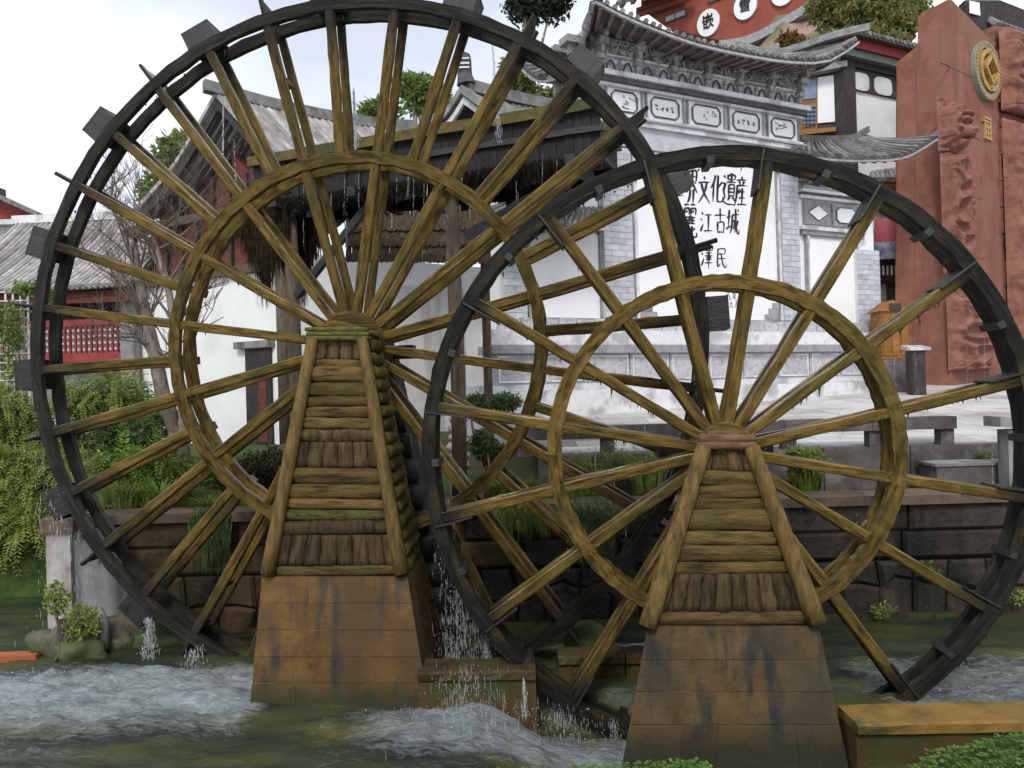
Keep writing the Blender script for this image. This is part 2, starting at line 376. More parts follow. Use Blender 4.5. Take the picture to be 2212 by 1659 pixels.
MAT['rafter'] = M('greyed_rafter', [(.10, .07, .06), (.19, .14, .125), (.26, .2, .18)], 5, rough=.85, bump=.3, var=.25)
MAT['timber_dark'] = M('dark_house_timber', [(.022, .019, .02), (.045, .038, .036), (.07, .058, .05)], 4, (3, 3, 1), .7, .3, .3, var=.2)
MAT['timber_brown'] = M('brown_house_timber', [(.05, .036, .026), (.10, .075, .055), (.15, .115, .085)], 4, (5, 5, 1), .8, .25, .5, var=.25)
MAT['red_board'] = M('faded_red_board', [(.075, .024, .019), (.14, .043, .033), (.18, .062, .048)], 4, (1, 1, 4), .8, .25, .3, var=.2)
MAT['red_wall'] = M('brick_red_render', [(.24, .062, .042), (.29, .078, .052), (.32, .092, .064)], 2, rough=.9, bump=.15, var=.04)
MAT['red_paint'] = M('red_painted_wood', [(.20, .026, .028), (.29, .04, .04), (.34, .06, .055)], 5, rough=.6, bump=.15, var=.12)
MAT['sandstone'] = M('red_sandstone', [(.19, .072, .048), (.26, .104, .070), (.32, .145, .10)], 2.2, rough=.88, bump=.5, bdist=.04, var=.06, patch=(.26, .12, .085), patch_scale=.9, streak=((.20, .09, .065), 2))
MAT['sandstone_carved'] = M('carved_red_sandstone', [(.14, .058, .040), (.25, .108, .076), (.33, .16, .12)], 3, rough=.9, bump=.8, bscale=7, bdist=.06, var=.06)
MAT['gold'] = M('weathered_gilding', [(.26, .15, .035), (.42, .25, .06), (.50, .33, .11)], 5, rough=.42, spec=.6, bump=.3, var=.05)
MAT['patina'] = M('grey_green_bronze', [(.16, .18, .15), (.26, .28, .23), (.32, .32, .25)], 6, rough=.6, bump=.3, var=.05)
MAT['gold_stone'] = M('faded_gold_lettering', [(.40, .24, .08), (.52, .33, .12)], 5, rough=.6, bump=.2, var=0)
MAT['pave'] = M('pale_paving', [(.44, .42, .41), (.54, .52, .51), (.62, .60, .59)], 2.5, rough=.7, spec=.4, bump=.2, var=.10, patch=(.37, .34, .32), patch_scale=.8)
MAT['pave_bed'] = M('paving_joint', [(.16, .15, .145), (.22, .21, .2)], 4, var=0)
MAT['rail_stone'] = M('dark_rail_stone', [(.05, .045, .043), (.10, .09, .085), (.15, .135, .125)], 4, rough=.8, bump=.5, var=.2, patch=(.2, .19, .18), patch_scale=3, patch_cut=(.58, .72))
MAT['soil'] = M('planter_soil', [(.035, .026, .018), (.075, .055, .036), (.11, .08, .055)], 5, rough=.95, bump=.8, bdist=.05, var=0, patch=(.05, .075, .018), patch_scale=1.0, patch_cut=(.48, .6))
MAT['grass_earth'] = M('grassy_earth', [(.03, .045, .012), (.05, .085, .018), (.08, .12, .028)], 6, rough=.95, bump=.8, bdist=.05, var=0)
MAT['bark_grey'] = M('pale_bark', [(.16, .13, .11), (.27, .235, .205), (.36, .32, .285)], 6, (3, 3, 1), .9, .2, .8, var=.1, patch=(.14, .11, .09), patch_scale=4)
MAT['twig'] = M('grey_brown_twig', [(.12, .092, .072), (.21, .165, .135)], 6, rough=.9, bump=.3, var=.2)
MAT['hang_moss'] = M('hanging_brown_moss', [(.03, .023, .012), (.07, .052, .026), (.11, .08, .042)], 8, (2, 2, 1), .95, .1, .8, bdist=.04, var=.25)
MAT['hang_dark'] = M('black_hanging_moss', [(.010, .010, .007), (.024, .022, .014), (.045, .036, .02)], 8, (2, 2, 1), .95, .1, .8, bdist=.04, var=.25)
MAT['thatch'] = M('weathered_thatch', [(.05, .036, .024), (.115, .082, .055), (.18, .135, .095)], 7, (3, 3, 1), .95, .1, .9, bdist=.05, var=.2)
MAT['orange_wood'] = M('orange_varnished_wood', [(.16, .065, .014), (.27, .115, .025), (.34, .16, .045)], 4, (1, 1, 4), .6, .35, .3, var=.15)
MAT['banner_red'] = M('faded_red_banner', [(.55, .10, .12), (.66, .16, .19), (.70, .24, .27)], 3, rough=.7, bump=.1, var=0)
MAT['banner_blue'] = M('banner_photograph', [(.08, .08, .16), (.32, .30, .46), (.60, .72, .78), (.36, .30, .42)], 2.2, rough=.7, bump=0, var=0)
MAT['glass_blue'] = M('blue_window_pane', [(.08, .11, .17), (.16, .21, .30), (.24, .29, .38)], 3, rough=.15, spec=.6, bump=0, var=.1)
MAT['glass_sky'] = M('sky_lit_window_pane', [(.38, .42, .44), (.52, .56, .57)], 2, rough=.12, spec=.6, bump=0, var=.1)
MAT['green_beam'] = M('green_grey_painted_beam', [(.10, .13, .11), (.16, .2, .17)], 5, rough=.7, bump=.2, var=.1)
MAT['rock'] = M('channel_rock', [(.05, .045, .035), (.12, .105, .08), (.19, .165, .13)], 4, rough=.8, bump=.9, bdist=.05, var=.3, patch=(.06, .08, .02), patch_scale=2.5, patch_cut=(.5, .64))
MAT['rock_green'] = M('mossy_rock', [(.035, .05, .02), (.07, .095, .035), (.10, .12, .05)], 5, rough=.85, bump=.6, var=.1)
MAT['rock_pale'] = M('pale_garden_rock', [(.30, .28, .24), (.46, .44, .39), (.56, .54, .49)], 4, rough=.85, bump=.8, bdist=.05, var=.15)
MAT['hill_earth'] = M('pinkish_hill_earth', [(.22, .15, .12), (.34, .24, .20), (.30, .26, .16)], .6, rough=.95, bump=.6, bdist=.3, var=0, patch=(.10, .13, .04), patch_scale=.25, patch_cut=(.45, .58))
MAT['trough'] = M('black_flume_board', [(.005, .0055, .0065), (.011, .0115, .013), (.026, .024, .021)], 3, (7, 7, 1), .6, .35, .5, var=.4)
MAT['flume_rail'] = M('mossy_flume_rail', [(.06, .055, .018), (.15, .11, .03), (.2, .14, .045)], 3, (1.5, 7, 7), .7, .3, .7, var=.2, patch=(.06, .08, .03), patch_scale=1.6)
MAT['dead_flag'] = M('orange_board', [(.30, .085, .03), (.42, .13, .05)], 4, var=0)
MAT['leaf_bush'] = leafmat('garden_bush_leaf', (.11, .165, .04), (.23, .30, .07), (.40, .43, .13))
MAT['leaf_dark'] = leafmat('dark_shrub_leaf', (.045, .08, .03), (.10, .16, .055), (.19, .25, .09))
MAT['leaf_bright'] = leafmat('bright_grass_leaf', (.07, .13, .018), (.16, .25, .035), (.28, .34, .06))
MAT['leaf_tree'] = leafmat('tree_leaf', (.10, .15, .04), (.19, .26, .07), (.30, .36, .13))
MAT['leaf_olive'] = leafmat('olive_hill_leaf', (.09, .10, .035), (.19, .20, .06), (.31, .29, .11))
MAT['leaf_conifer'] = leafmat('conifer_leaf', (.014, .024, .012), (.03, .045, .02), (.055, .07, .03))
MAT['leaf_brown'] = leafmat('brown_hedge_leaf', (.018, .016, .008), (.04, .038, .016), (.07, .062, .025))
MAT['leaf_rust'] = leafmat('rusty_shrub_leaf', (.13, .07, .025), (.21, .13, .045), (.26, .19, .06))
MAT['clover'] = leafmat('clover_leaf', (.06, .13, .022), (.12, .23, .04), (.20, .32, .07), rough=.45, scale=5)

def drop_material():
    m, n, b, o = newmat('falling_water')
    b.inputs['Base Color'].default_value = (.82, .85, .88, 1); b.inputs['Roughness'].default_value = .15
    b.inputs['Transmission Weight'].default_value = .35; b.inputs['IOR'].default_value = 1.33
    return m
MAT['drops'] = drop_material()

def water_material():
    m, n, b, o = newmat('churned_channel_water'); L = n.links.new
    at_ = n.nodes.new('ShaderNodeVertexColor'); at_.layer_name = 'foam'
    tc = n.nodes.new('ShaderNodeTexCoord')
    mp = n.nodes.new('ShaderNodeMapping'); mp.inputs['Scale'].default_value = (.8, 2.8, 1); L(tc.outputs['Object'], mp.inputs['Vector'])
    nz = n.nodes.new('ShaderNodeTexNoise'); nz.inputs['Scale'].default_value = 6.5; nz.inputs['Detail'].default_value = 12; nz.inputs['Roughness'].default_value = .78; nz.inputs['Distortion'].default_value = 1.4; L(mp.outputs[0], nz.inputs['Vector'])
    sep = n.nodes.new('ShaderNodeSeparateColor'); L(at_.outputs['Color'], sep.inputs[0])
    s1 = n.nodes.new('ShaderNodeMath'); s1.operation = 'MULTIPLY_ADD'; s1.inputs[1].default_value = .60; L(sep.outputs[0], s1.inputs[0]); L(nz.outputs['Fac'], s1.inputs[2])
    mr = n.nodes.new('ShaderNodeMapRange'); mr.inputs[1].default_value = .80; mr.inputs[2].default_value = 1.34; L(s1.outputs[0], mr.inputs[0])
    # water body: green-brown bed seen through shallow water
    n2 = n.nodes.new('ShaderNodeTexNoise'); n2.inputs['Scale'].default_value = 1.1; n2.inputs['Detail'].default_value = 5; L(mp.outputs[0], n2.inputs['Vector'])
    rp = n.nodes.new('ShaderNodeValToRGB'); el = rp.color_ramp.elements
    el[0].position = .36; el[0].color = (.020, .030, .022, 1); el[1].position = .70; el[1].color = (.085, .082, .022, 1); e = el.new(.52); e.color = (.044, .058, .030, 1)
    L(n2.outputs['Fac'], rp.inputs['Fac'])
    mx = n.nodes.new('ShaderNodeMixRGB'); mx.inputs['Color2'].default_value = (.46, .51, .55, 1); L(mr.outputs[0], mx.inputs['Fac']); L(rp.outputs[0], mx.inputs['Color1'])
    L(mx.outputs[0], b.inputs['Base Color'])
    r2 = n.nodes.new('ShaderNodeMapRange'); r2.inputs[3].default_value = .09; r2.inputs[4].default_value = .55; L(mr.outputs[0], r2.inputs[0]); L(r2.outputs[0], b.inputs['Roughness'])
    b.inputs['IOR'].default_value = 1.33; b.inputs['Specular IOR Level'].default_value = .5
    bn = n.nodes.new('ShaderNodeTexNoise'); bn.inputs['Scale'].default_value = 7; bn.inputs['Detail'].default_value = 9; bn.inputs['Roughness'].default_value = .7; bn.inputs['Distortion'].default_value = .8; L(mp.outputs[0], bn.inputs['Vector'])
    bp = n.nodes.new('ShaderNodeBump'); bp.inputs['Distance'].default_value = .05; L(bn.outputs['Fac'], bp.inputs['Height']); bs_ = n.nodes.new('ShaderNodeMapRange'); bs_.inputs[3].default_value = .38; bs_.inputs[4].default_value = .9; L(sep.outputs[0], bs_.inputs[0]); L(bs_.outputs[0], bp.inputs['Strength']); L(bp.outputs[0], b.inputs['Normal'])
    return m
MAT['water'] = water_material()

# ================================================================== THE SETTING
def sstep(a, b, x):
    t = min(1, max(0, (x - a) / (b - a))); return t * t * (3 - 2 * t)

def foam_at(X, Y):
    f = 0
    f = max(f, 1.0 * sstep(-7.6, -5.6, X) * (1 - sstep(-2.35, -2.0, X)) * sstep(5.3, 6.8, Y) * (1 - sstep(7.3, 8.0, Y)))
    f = max(f, .50 * (1 - sstep(-3.8, -1.6, X)) * sstep(3.8, 5.8, Y) * (1 - sstep(7.6, 8.3, Y)))
    f = max(f, .9 * sstep(-2.3, -.7, X) * (1 - sstep(.9, 1.4, X)) * sstep(5.2, 6.0, Y) * (1 - sstep(6.35, 6.7, Y)))
    f = max(f, .45 * sstep(-3.0, -1.4, X) * (1 - sstep(.9, 1.6, X)) * sstep(4.0, 5.5, Y) * (1 - sstep(6.25, 6.5, Y)))
    f = max(f, .72 * sstep(2.6, 3.2, X) * sstep(5.7, 6.2, Y) * (1 - sstep(6.9, 7.9, Y)))
    f = max(f, .85 * sstep(.1, .5, X) * (1 - sstep(1.6, 2.0, X)) * sstep(7.35, 7.55, Y) * (1 - sstep(7.8, 8.05, Y)))
    f = max(f, .5 * sstep(-1.0, -.6, X) * (1 - sstep(.2, .6, X)) * sstep(6.7, 6.9, Y) * (1 - sstep(7.4, 7.7, Y)))
    return f

def build_water():
    x0, x1, y0, y1, st = -9.0, 7.0, 2.6, 9.4, .05
    nx = int((x1 - x0) / st); ny = int((y1 - y0) / st)
    vs = []; fm = []
    for j in range(ny + 1):
        Y = y0 + j * st
        for i in range(nx + 1):
            X = x0 + i * st; f = foam_at(X, Y)
            a = .020 + .065 * f
            z = a * mnoise.noise(Vector((X * 1.5, Y * 3.6, 0))) + a * .7 * mnoise.noise(Vector((X * 4.2 + 9, Y * 9, 3))) + .4 * a * mnoise.noise(Vector((X * 11, Y * 20, 7)))
            if f > .3: z += .055 * (f - .3) * ((1 - abs(mnoise.noise(Vector((X * 2.6, Y * 5.5, 11))))) ** 3 + .6 * (1 - abs(mnoise.noise(Vector((X * 7, Y * 12, 5))))) ** 3 - .5)
            z -= .33 * sstep(-.45, .45, X) * (1 - sstep(2.15, 2.4, X)) * (1 - sstep(6.62, 6.85, Y))      # the race of the small wheel lies lower
            vs.append((X, Y, z)); fm.append(f)
    fs = []
    w = nx + 1
    for j in range(ny):
        for i in range(nx):
            k = j * w + i; fs.append((k, k + 1, k + w + 1, k + w))
    for (xa, xb, ya, yb) in ((-60, 60, y1 - .02, 30), (-60, x0 + .02, 1.5, y1), (x1 - .02, 60, 1.5, y1)):
        k = len(vs); vs += [(xa, ya, -.05), (xb, ya, -.05), (xb, yb, -.05), (xa, yb, -.05)]; fm += [.1] * 4
        fs.append((k, k + 1, k + 2, k + 3))
    me = bpy.data.meshes.new('water'); me.from_pydata(vs, [], fs)
    ca = me.color_attributes.new('foam', 'FLOAT_COLOR', 'POINT')
    ca.data.foreach_set('color', np.repeat(np.array(fm, dtype=np.float32), 4))
    me.polygons.foreach_set('use_smooth', [True] * len(fs)); me.materials.append(MAT['water'])
    o = bpy.data.objects.new('water', me); COL.objects.link(o); tag(o, kind='structure')
    o['label'] = 'churning green channel water under the two wheels'
build_water()

# --- ground behind the channel
def sheet(name, mat, xs, ys, zf):
    mb = MB(); w = len(xs)
    vs = [(x, y, zf(x, y)) for y in ys for x in xs]
    fs = [(j * w + i, j * w + i + 1, (j + 1) * w + i + 1, (j + 1) * w + i) for j in range(len(ys) - 1) for i in range(w - 1)]
    mb.add(vs, fs); return tag(mb.build(name, mat, smooth=True), kind='structure')

def lin(a, b, n): return [a + (b - a) * i / n for i in range(n + 1)]
def wall_y(x): return 8.75 - .022 * (x + 5.25)          # face of the retaining wall
def bed_z(x, y):
    return 1.27 + .35 * sstep(9.4, 14, y) * (1 if x < 2 else .3) + .03 * mnoise.noise(Vector((x * 1.3, y * 1.3, 0)))
sheet('garden_soil', MAT['soil'], lin(-4.94, 11, 54), [8.8 + .25 * i for i in range(5)] + lin(10.2, 30, 12), bed_z)
sheet('ground', MAT['grass_earth'], [-400, -120, -40, -20, -12, -9.5, -7.8, -4.9], [10.6, 11.2, 12, 14, 18, 30, 80, 500], lambda x, y: (1.35 if y > 11 else -.3) + (.2 if y > 13 else 0))
sheet('ground', MAT['grass_earth'], [-5.2, 10, 40, 400], [30, 60, 120, 500], lambda x, y: 1.3)

# --- plaza: slabs in rows, rising gently to the back
def plaza_z(y): return 1.81 + .066 * (y - 9.75)
plz = sheet('plaza', MAT['pave_bed'], [.2, 6, 14, 40], [9.72, 14, 20, 34, 60], lambda x, y: plaza_z(min(y, 26)) - .012)
for j in range(13):
    y0 = 9.8 + j * .52 + .02 * j * j
    y1 = y0 + .52 + .02 * (2 * j + 1) - .018
    x = .5 + (.37 * j) % 1.1
    while x < 10.4 + j * .5:
        w = rnd.uniform(.95, 1.25)
        z0, z1 = plaza_z(y0), plaza_z(y1); dz = rnd.uniform(0, .005)
        MB().hexa([(x, y0, z0 - .05), (x + w - .014, y0, z0 - .05), (x + w - .014, y1, z1 - .05), (x, y1, z1 - .05), (x, y0, z0 + dz), (x + w - .014, y0, z0 + dz), (x + w - .014, y1, z1 + dz), (x, y1, z1 + dz)]).build('paving_slab', MAT['pave'], plz)
        x += w

# --- retaining wall of the channel
def hexstone(mb, poly, depth, yf):
    """irregular stone: outline poly in x,z at face depth yf, bulging a little to the front"""
    cx = sum(p[0] for p in poly) / len(poly); cz = sum(p[1] for p in poly) / len(poly)
    k = len(poly)
    back = [(p[0], yf + depth, p[1]) for p in poly]
    rim = [(p[0], yf + .02, p[1]) for p in poly]
    inn = [(p[0] + (.04 if p[0] < cx else -.04), yf - rnd.uniform(.004, .02), p[1] + (.035 if p[1] < cz else -.035)) for p in poly]
    vs = back + rim + inn
    fs = []
    for i in range(k):
        j = (i + 1) % k
        fs += [(i, j, k + j, k + i), (k + i, k + j, 2 * k + j, 2 * k + i)]
    fs.append(tuple(range(2 * k, 3 * k)))
    return mb.add(vs, fs)

def retaining_wall():
    r = empty('retaining_wall', (-5.25, 8.75, 0), 0, 'long dark stone retaining wall along the back of the water channel', 'wall')
    mb = MB()
    mb.hexa([(-4.9, wall_y(-5.2) + .1, -.4), (9.5, wall_y(9.5) + .1, -.4), (9.5, wall_y(9.5) + .5, -.4), (-4.9, wall_y(-5.2) + .5, -.4), (-4.9, wall_y(-5.2) + .1, 1.25), (9.5, wall_y(9.5) + .1, 1.25), (9.5, wall_y(9.5) + .5, 1.25), (-4.9, wall_y(-5.2) + .5, 1.25)])
    mb.build('wall_core', MAT['joint'], r, world=True)
    # two upper courses of long blocks, two lower courses of irregular stones
    for zi, (z0, z1) in enumerate(((.95, 1.247), (.64, .948))):
        x = -4.92 + zi * .02
        while x < 7.2:
            w = rnd.uniform(.9, 1.9)
            m = MAT['stone_brown'] if x < -1.3 else MAT['stone_shaded'] if x < 1.5 else MAT['stone_dark']
            g = .0015
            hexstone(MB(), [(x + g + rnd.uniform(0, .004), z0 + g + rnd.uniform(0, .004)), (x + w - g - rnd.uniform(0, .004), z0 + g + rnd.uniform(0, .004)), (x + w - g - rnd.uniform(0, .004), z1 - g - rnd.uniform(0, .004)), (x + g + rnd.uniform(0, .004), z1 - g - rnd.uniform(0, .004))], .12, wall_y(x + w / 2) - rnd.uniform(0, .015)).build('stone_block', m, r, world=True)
            x += w
    x = -4.92; prev = [(x, -.2), (x, .2), (x, .62)]
    while x < 7.2:
        w = rnd.uniform(.30, .52); xn = x + w
        zb = rnd.uniform(.22, .42)
        nxt = [(xn + rnd.uniform(-.06, .06), -.2), (xn + rnd.uniform(-.08, .08), zb), (xn + rnd.uniform(-.05, .05), .62)]
        m = MAT['stone_brown'] if x < -1.3 else MAT['stone_shaded'] if x < 1.5 else MAT['stone_dark']
        mid_l = prev[1]; mid_r = nxt[1]; mx = ((mid_l[0] + mid_r[0]) / 2, (mid_l[1] + mid_r[1]) / 2 + rnd.uniform(-.08, .08))
        def shrink(poly, g=.006):
            cx = sum(p[0] for p in poly) / len(poly); cz = sum(p[1] for p in poly) / len(poly)
            return [(p[0] + g * (1 if p[0] < cx else -1), p[1] + g * (1 if p[1] < cz else -1)) for p in poly]
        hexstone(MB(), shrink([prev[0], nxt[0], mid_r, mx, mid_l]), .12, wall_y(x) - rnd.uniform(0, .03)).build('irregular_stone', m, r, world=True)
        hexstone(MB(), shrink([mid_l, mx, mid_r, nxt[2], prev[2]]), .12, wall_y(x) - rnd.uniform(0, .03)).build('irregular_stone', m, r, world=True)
        prev = nxt; x = xn
    x = -4.86
    while x < 7.2:
        w = rnd.uniform(1.1, 1.7)
        y = wall_y(x + w / 2)
        MB().box(x, x + w - .01, y - .10, y + .42, 1.255, 1.36 + rnd.uniform(-.006, .006)).build('coping_stone', MAT['cap_stone'], r, world=True)
        x += w
    # the ledge at the foot of the wall
    mb = MB()
    for i in range(30):
        x = -4.2 + i * .40
        y = wall_y(x)
        mb.box(x, x + .40, y - rnd.uniform(.04, .08), y + .05, -.3, rnd.uniform(.02, .05))
    tag(mb.build('footing_ledge', MAT['divider_dark'], r, world=True), kind='stuff')
    # pale corner pier and the side wall running back
    c = empty('corner_pier', (-5.05, 8.5, 0), 0, 'pale concrete pier at the left end of the channel wall', 'pier')
    MB().box(-5.20, -4.93, 8.45, 8.8, -.3, 1.22).build('shaft', MAT['concrete'], c, world=True)
    MB().box(-5.24, -4.87, 8.40, 8.86, 1.222, 1.37).build('cap', MAT['cap_stone'], c, world=True)
    MB().hexa([(-4.927, 8.50, -.3), (-4.25, 8.60, -.3), (-4.25, 8.72, -.3), (-4.927, 8.72, -.3), (-4.927, 8.50, 1.22), (-4.5, 8.58, 1.22), (-4.5, 8.72, 1.22), (-4.927, 8.72, 1.22)]).build('wing_wall', MAT['concrete_grey'], c, world=True)
    s = empty('side_wall', (-5.4, 9.5, 0), 0, 'low mossy side wall running back from the pale corner pier', 'wall')
    for i in range(8):
        MB().box(-5.2, -4.95, 8.87 + i * .6, 9.455 + i * .6, -.3, 1.28 + rnd.uniform(-.02, .02)).build('stone_block', MAT['stone_dark'], s, world=True)
retaining_wall()

# --- dark plinth wall in front of the plaza, with its rail
def plaza_edge():
    w = empty('plaza_wall', (4, 9.7, 1.3), 0, 'low dark stone wall carrying the plaza edge behind the planter', 'wall')
    x = .3
    while x < 8.6:
        d = rnd.uniform(.8, 1.3)
        MB().box(x, x + d - .012, 9.60 + rnd.uniform(-.012, .012), 9.78, 1.1, 1.795).build('stone_block', MAT['rail_stone'], w, world=True)
        x += d
    r = empty('stone_railing', (3, 9.7, 1.8), 0, 'low dark stone bench railing along the plaza edge', 'railing')
    xs = [at(v, 910, 9.7).x for v in (1128, 1310, 1462, 1700, 1885, 2038)]
    for i, x in enumerate(xs):
        MB().box(x - .085, x + .085, 9.62, 9.77, 1.797, 2.0).build('post', MAT['rail_stone'], r, world=True)
    for a, b in zip(xs[:-1], xs[1:]):
        mb = MB(); mb.box(a - .06, b + (.1 if b == xs[-1] else -.065), 9.58, 9.81, 2.002, 2.16 + rnd.uniform(-.006, .006))
        mb.build('rail_beam', MAT['rail_stone'], r, world=True)
    p = at(2170, 960, 8.9)
    q = empty('rail_end_post', (p.x, 8.9, 1.3), 0, 'grey stone rail end with sloping cap behind the rim of the small wheel', 'post')
    MB().box(p.x - .02, p.x + .16, 8.8, 9.0, 1.3, 2.02).build('post', MAT['concrete_grey'], q, world=True)
    MB().hexa([(p.x - .14, 8.74, 2.06), (p.x + .8, 8.74, 1.96), (p.x + .8, 9.06, 1.96), (p.x - .14, 9.06, 2.06), (p.x - .14, 8.74, 2.18), (p.x + .8, 8.74, 2.07), (p.x + .8, 9.06, 2.07), (p.x - .14, 9.06, 2.18)]).build('sloping_cap', MAT['concrete_grey'], q, world=True)
    a = at(2035, 1020, 9.2)
    MB_ = MB(); MB_.box(a.x - .12, a.x + 1.0, 9.1, 9.5, 1.25, 1.585)
    t = empty('stone_bin', (a.x, 9.3, 1.3), 0, 'dark square stone trough with pale rim under the plaza wall', 'trough')
    MB_.build('trough_body', MAT['rail_stone'], t, world=True)
    MB().box(a.x - .14, a.x + 1.02, 9.08, 9.52, 1.588, 1.62).build('trough_rim', MAT['concrete_grey'], t, world=True)
plaza_edge()

# --- low divider walls in the channel
def divider(name, label, pts, z, mat, parts=4):
    (xa, ya), (xb, yb), d = pts
    r = empty(name, ((xa + xb) / 2, (ya + yb) / 2, 0), 0, label, 'wall')
    for i in range(parts):
        a = i / parts; b = (i + 1) / parts
        x0 = xa + (xb - xa) * a; x1 = xa + (xb - xa) * b - .012
        y0 = ya + (yb - ya) * a; y1 = ya + (yb - ya) * b
        zz = z + rnd.uniform(-.01, .01)
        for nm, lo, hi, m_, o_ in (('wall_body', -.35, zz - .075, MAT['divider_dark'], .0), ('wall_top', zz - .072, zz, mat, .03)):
            mb = MB(); n = 12; vs = []; fs = []
            for k in range(n + 1):
                t = k / n; x = x0 + (x1 - x0) * t; y = y0 + (y1 - y0) * t
                j = lambda s: rnd.uniform(-s, s)
                vs += [(x, y - o_ + j(.006), lo), (x, y - o_ + j(.01), hi - .012 + j(.006)), (x, y - o_ + .025 + j(.008), hi + j(.005)), (x, y + d + j(.008), hi + j(.006)), (x, y + d + .01, lo)]
            for k in range(n):
                for q in range(5): fs.append((5 * k + q, 5 * k + 5 + q, 5 * k + 5 + (q + 1) % 5, 5 * k + (q + 1) % 5))
            fs += [(0, 1, 2, 3, 4), tuple(5 * n + q for q in (4, 3, 2, 1, 0))]
            mb.add(vs, fs).build(nm, m_, r, world=True)
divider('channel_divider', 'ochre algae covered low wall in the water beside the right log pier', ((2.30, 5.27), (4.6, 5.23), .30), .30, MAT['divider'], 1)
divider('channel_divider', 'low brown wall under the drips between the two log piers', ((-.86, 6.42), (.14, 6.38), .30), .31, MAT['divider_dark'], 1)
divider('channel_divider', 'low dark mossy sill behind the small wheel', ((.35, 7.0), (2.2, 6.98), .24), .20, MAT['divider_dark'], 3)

# ================================================================== WATER WHEELS
def ring(mb, r0, r1, y0, y1, n=144, jr=.007):
    vs = []; fs = []
    j = [(rnd.uniform(-jr, jr), rnd.uniform(-jr, jr), rnd.uniform(-jr, jr)) for _ in range(n)]
    for i in range(n):
        a = 2 * PI * i / n; c, s = math.cos(a), math.sin(a); d = j[i]
        for r, y in ((r0 + d[0], y0 + d[2]), (r1 + d[1], y0 + d[2]), (r1 + d[1], y1 + d[2]), (r0 + d[0], y1 + d[2])):
            vs.append((r * c, y, r * s))
    for i in range(n):
        k = (i + 1) % n
        for q in range(4): fs.append((4 * i + q, 4 * i + (q + 1) % 4, 4 * k + (q + 1) % 4, 4 * k + q))
    return mb.add(vs, fs)

def spoke_mesh(r0, r1, w, y0, y1, tip=0.0, tipw=.04, jit=.004):
    """a squared timber lying along +X in the wheel plane"""
    mb = MB(); n = 12; vs = []; fs = []
    xs = [r0 + (r1 - r0) * i / n for i in range(n + 1)]
    ws = [w * (1 + rnd.uniform(-.07, .07)) for _ in xs]
    if tip: xs += [r1 + .004, r1 + tip]; ws += [tipw, tipw * .9]
    bow = rnd.uniform(-.012, .012); m = len(xs); k = 8
    for i, (x, ww) in enumerate(zip(xs, ws)):
        j = lambda: rnd.uniform(-jit, jit)
        c = .011 * rnd.uniform(.6, 1.4); z = bow * math.sin(PI * i / m)
        for y, q in ((y0, -ww / 2 + c), (y0, ww / 2 - c), (y0 + c, ww / 2), (y1 - c, ww / 2), (y1, ww / 2 - c), (y1, -ww / 2 + c), (y1 - c, -ww / 2), (y0 + c, -ww / 2)):
            vs.append((x, y + j() * .5, q + z + j() * .6))
    for i in range(m - 1):
        for q in range(k): fs.append((k * i + q, k * i + (q + 1) % k, k * i + k + (q + 1) % k, k * i + k + q))
    fs += [tuple(range(k)), tuple(k * (m - 1) + q for q in reversed(range(k)))]
    return mb.add(vs, fs)

def spin(a): return (0, -a, 0)

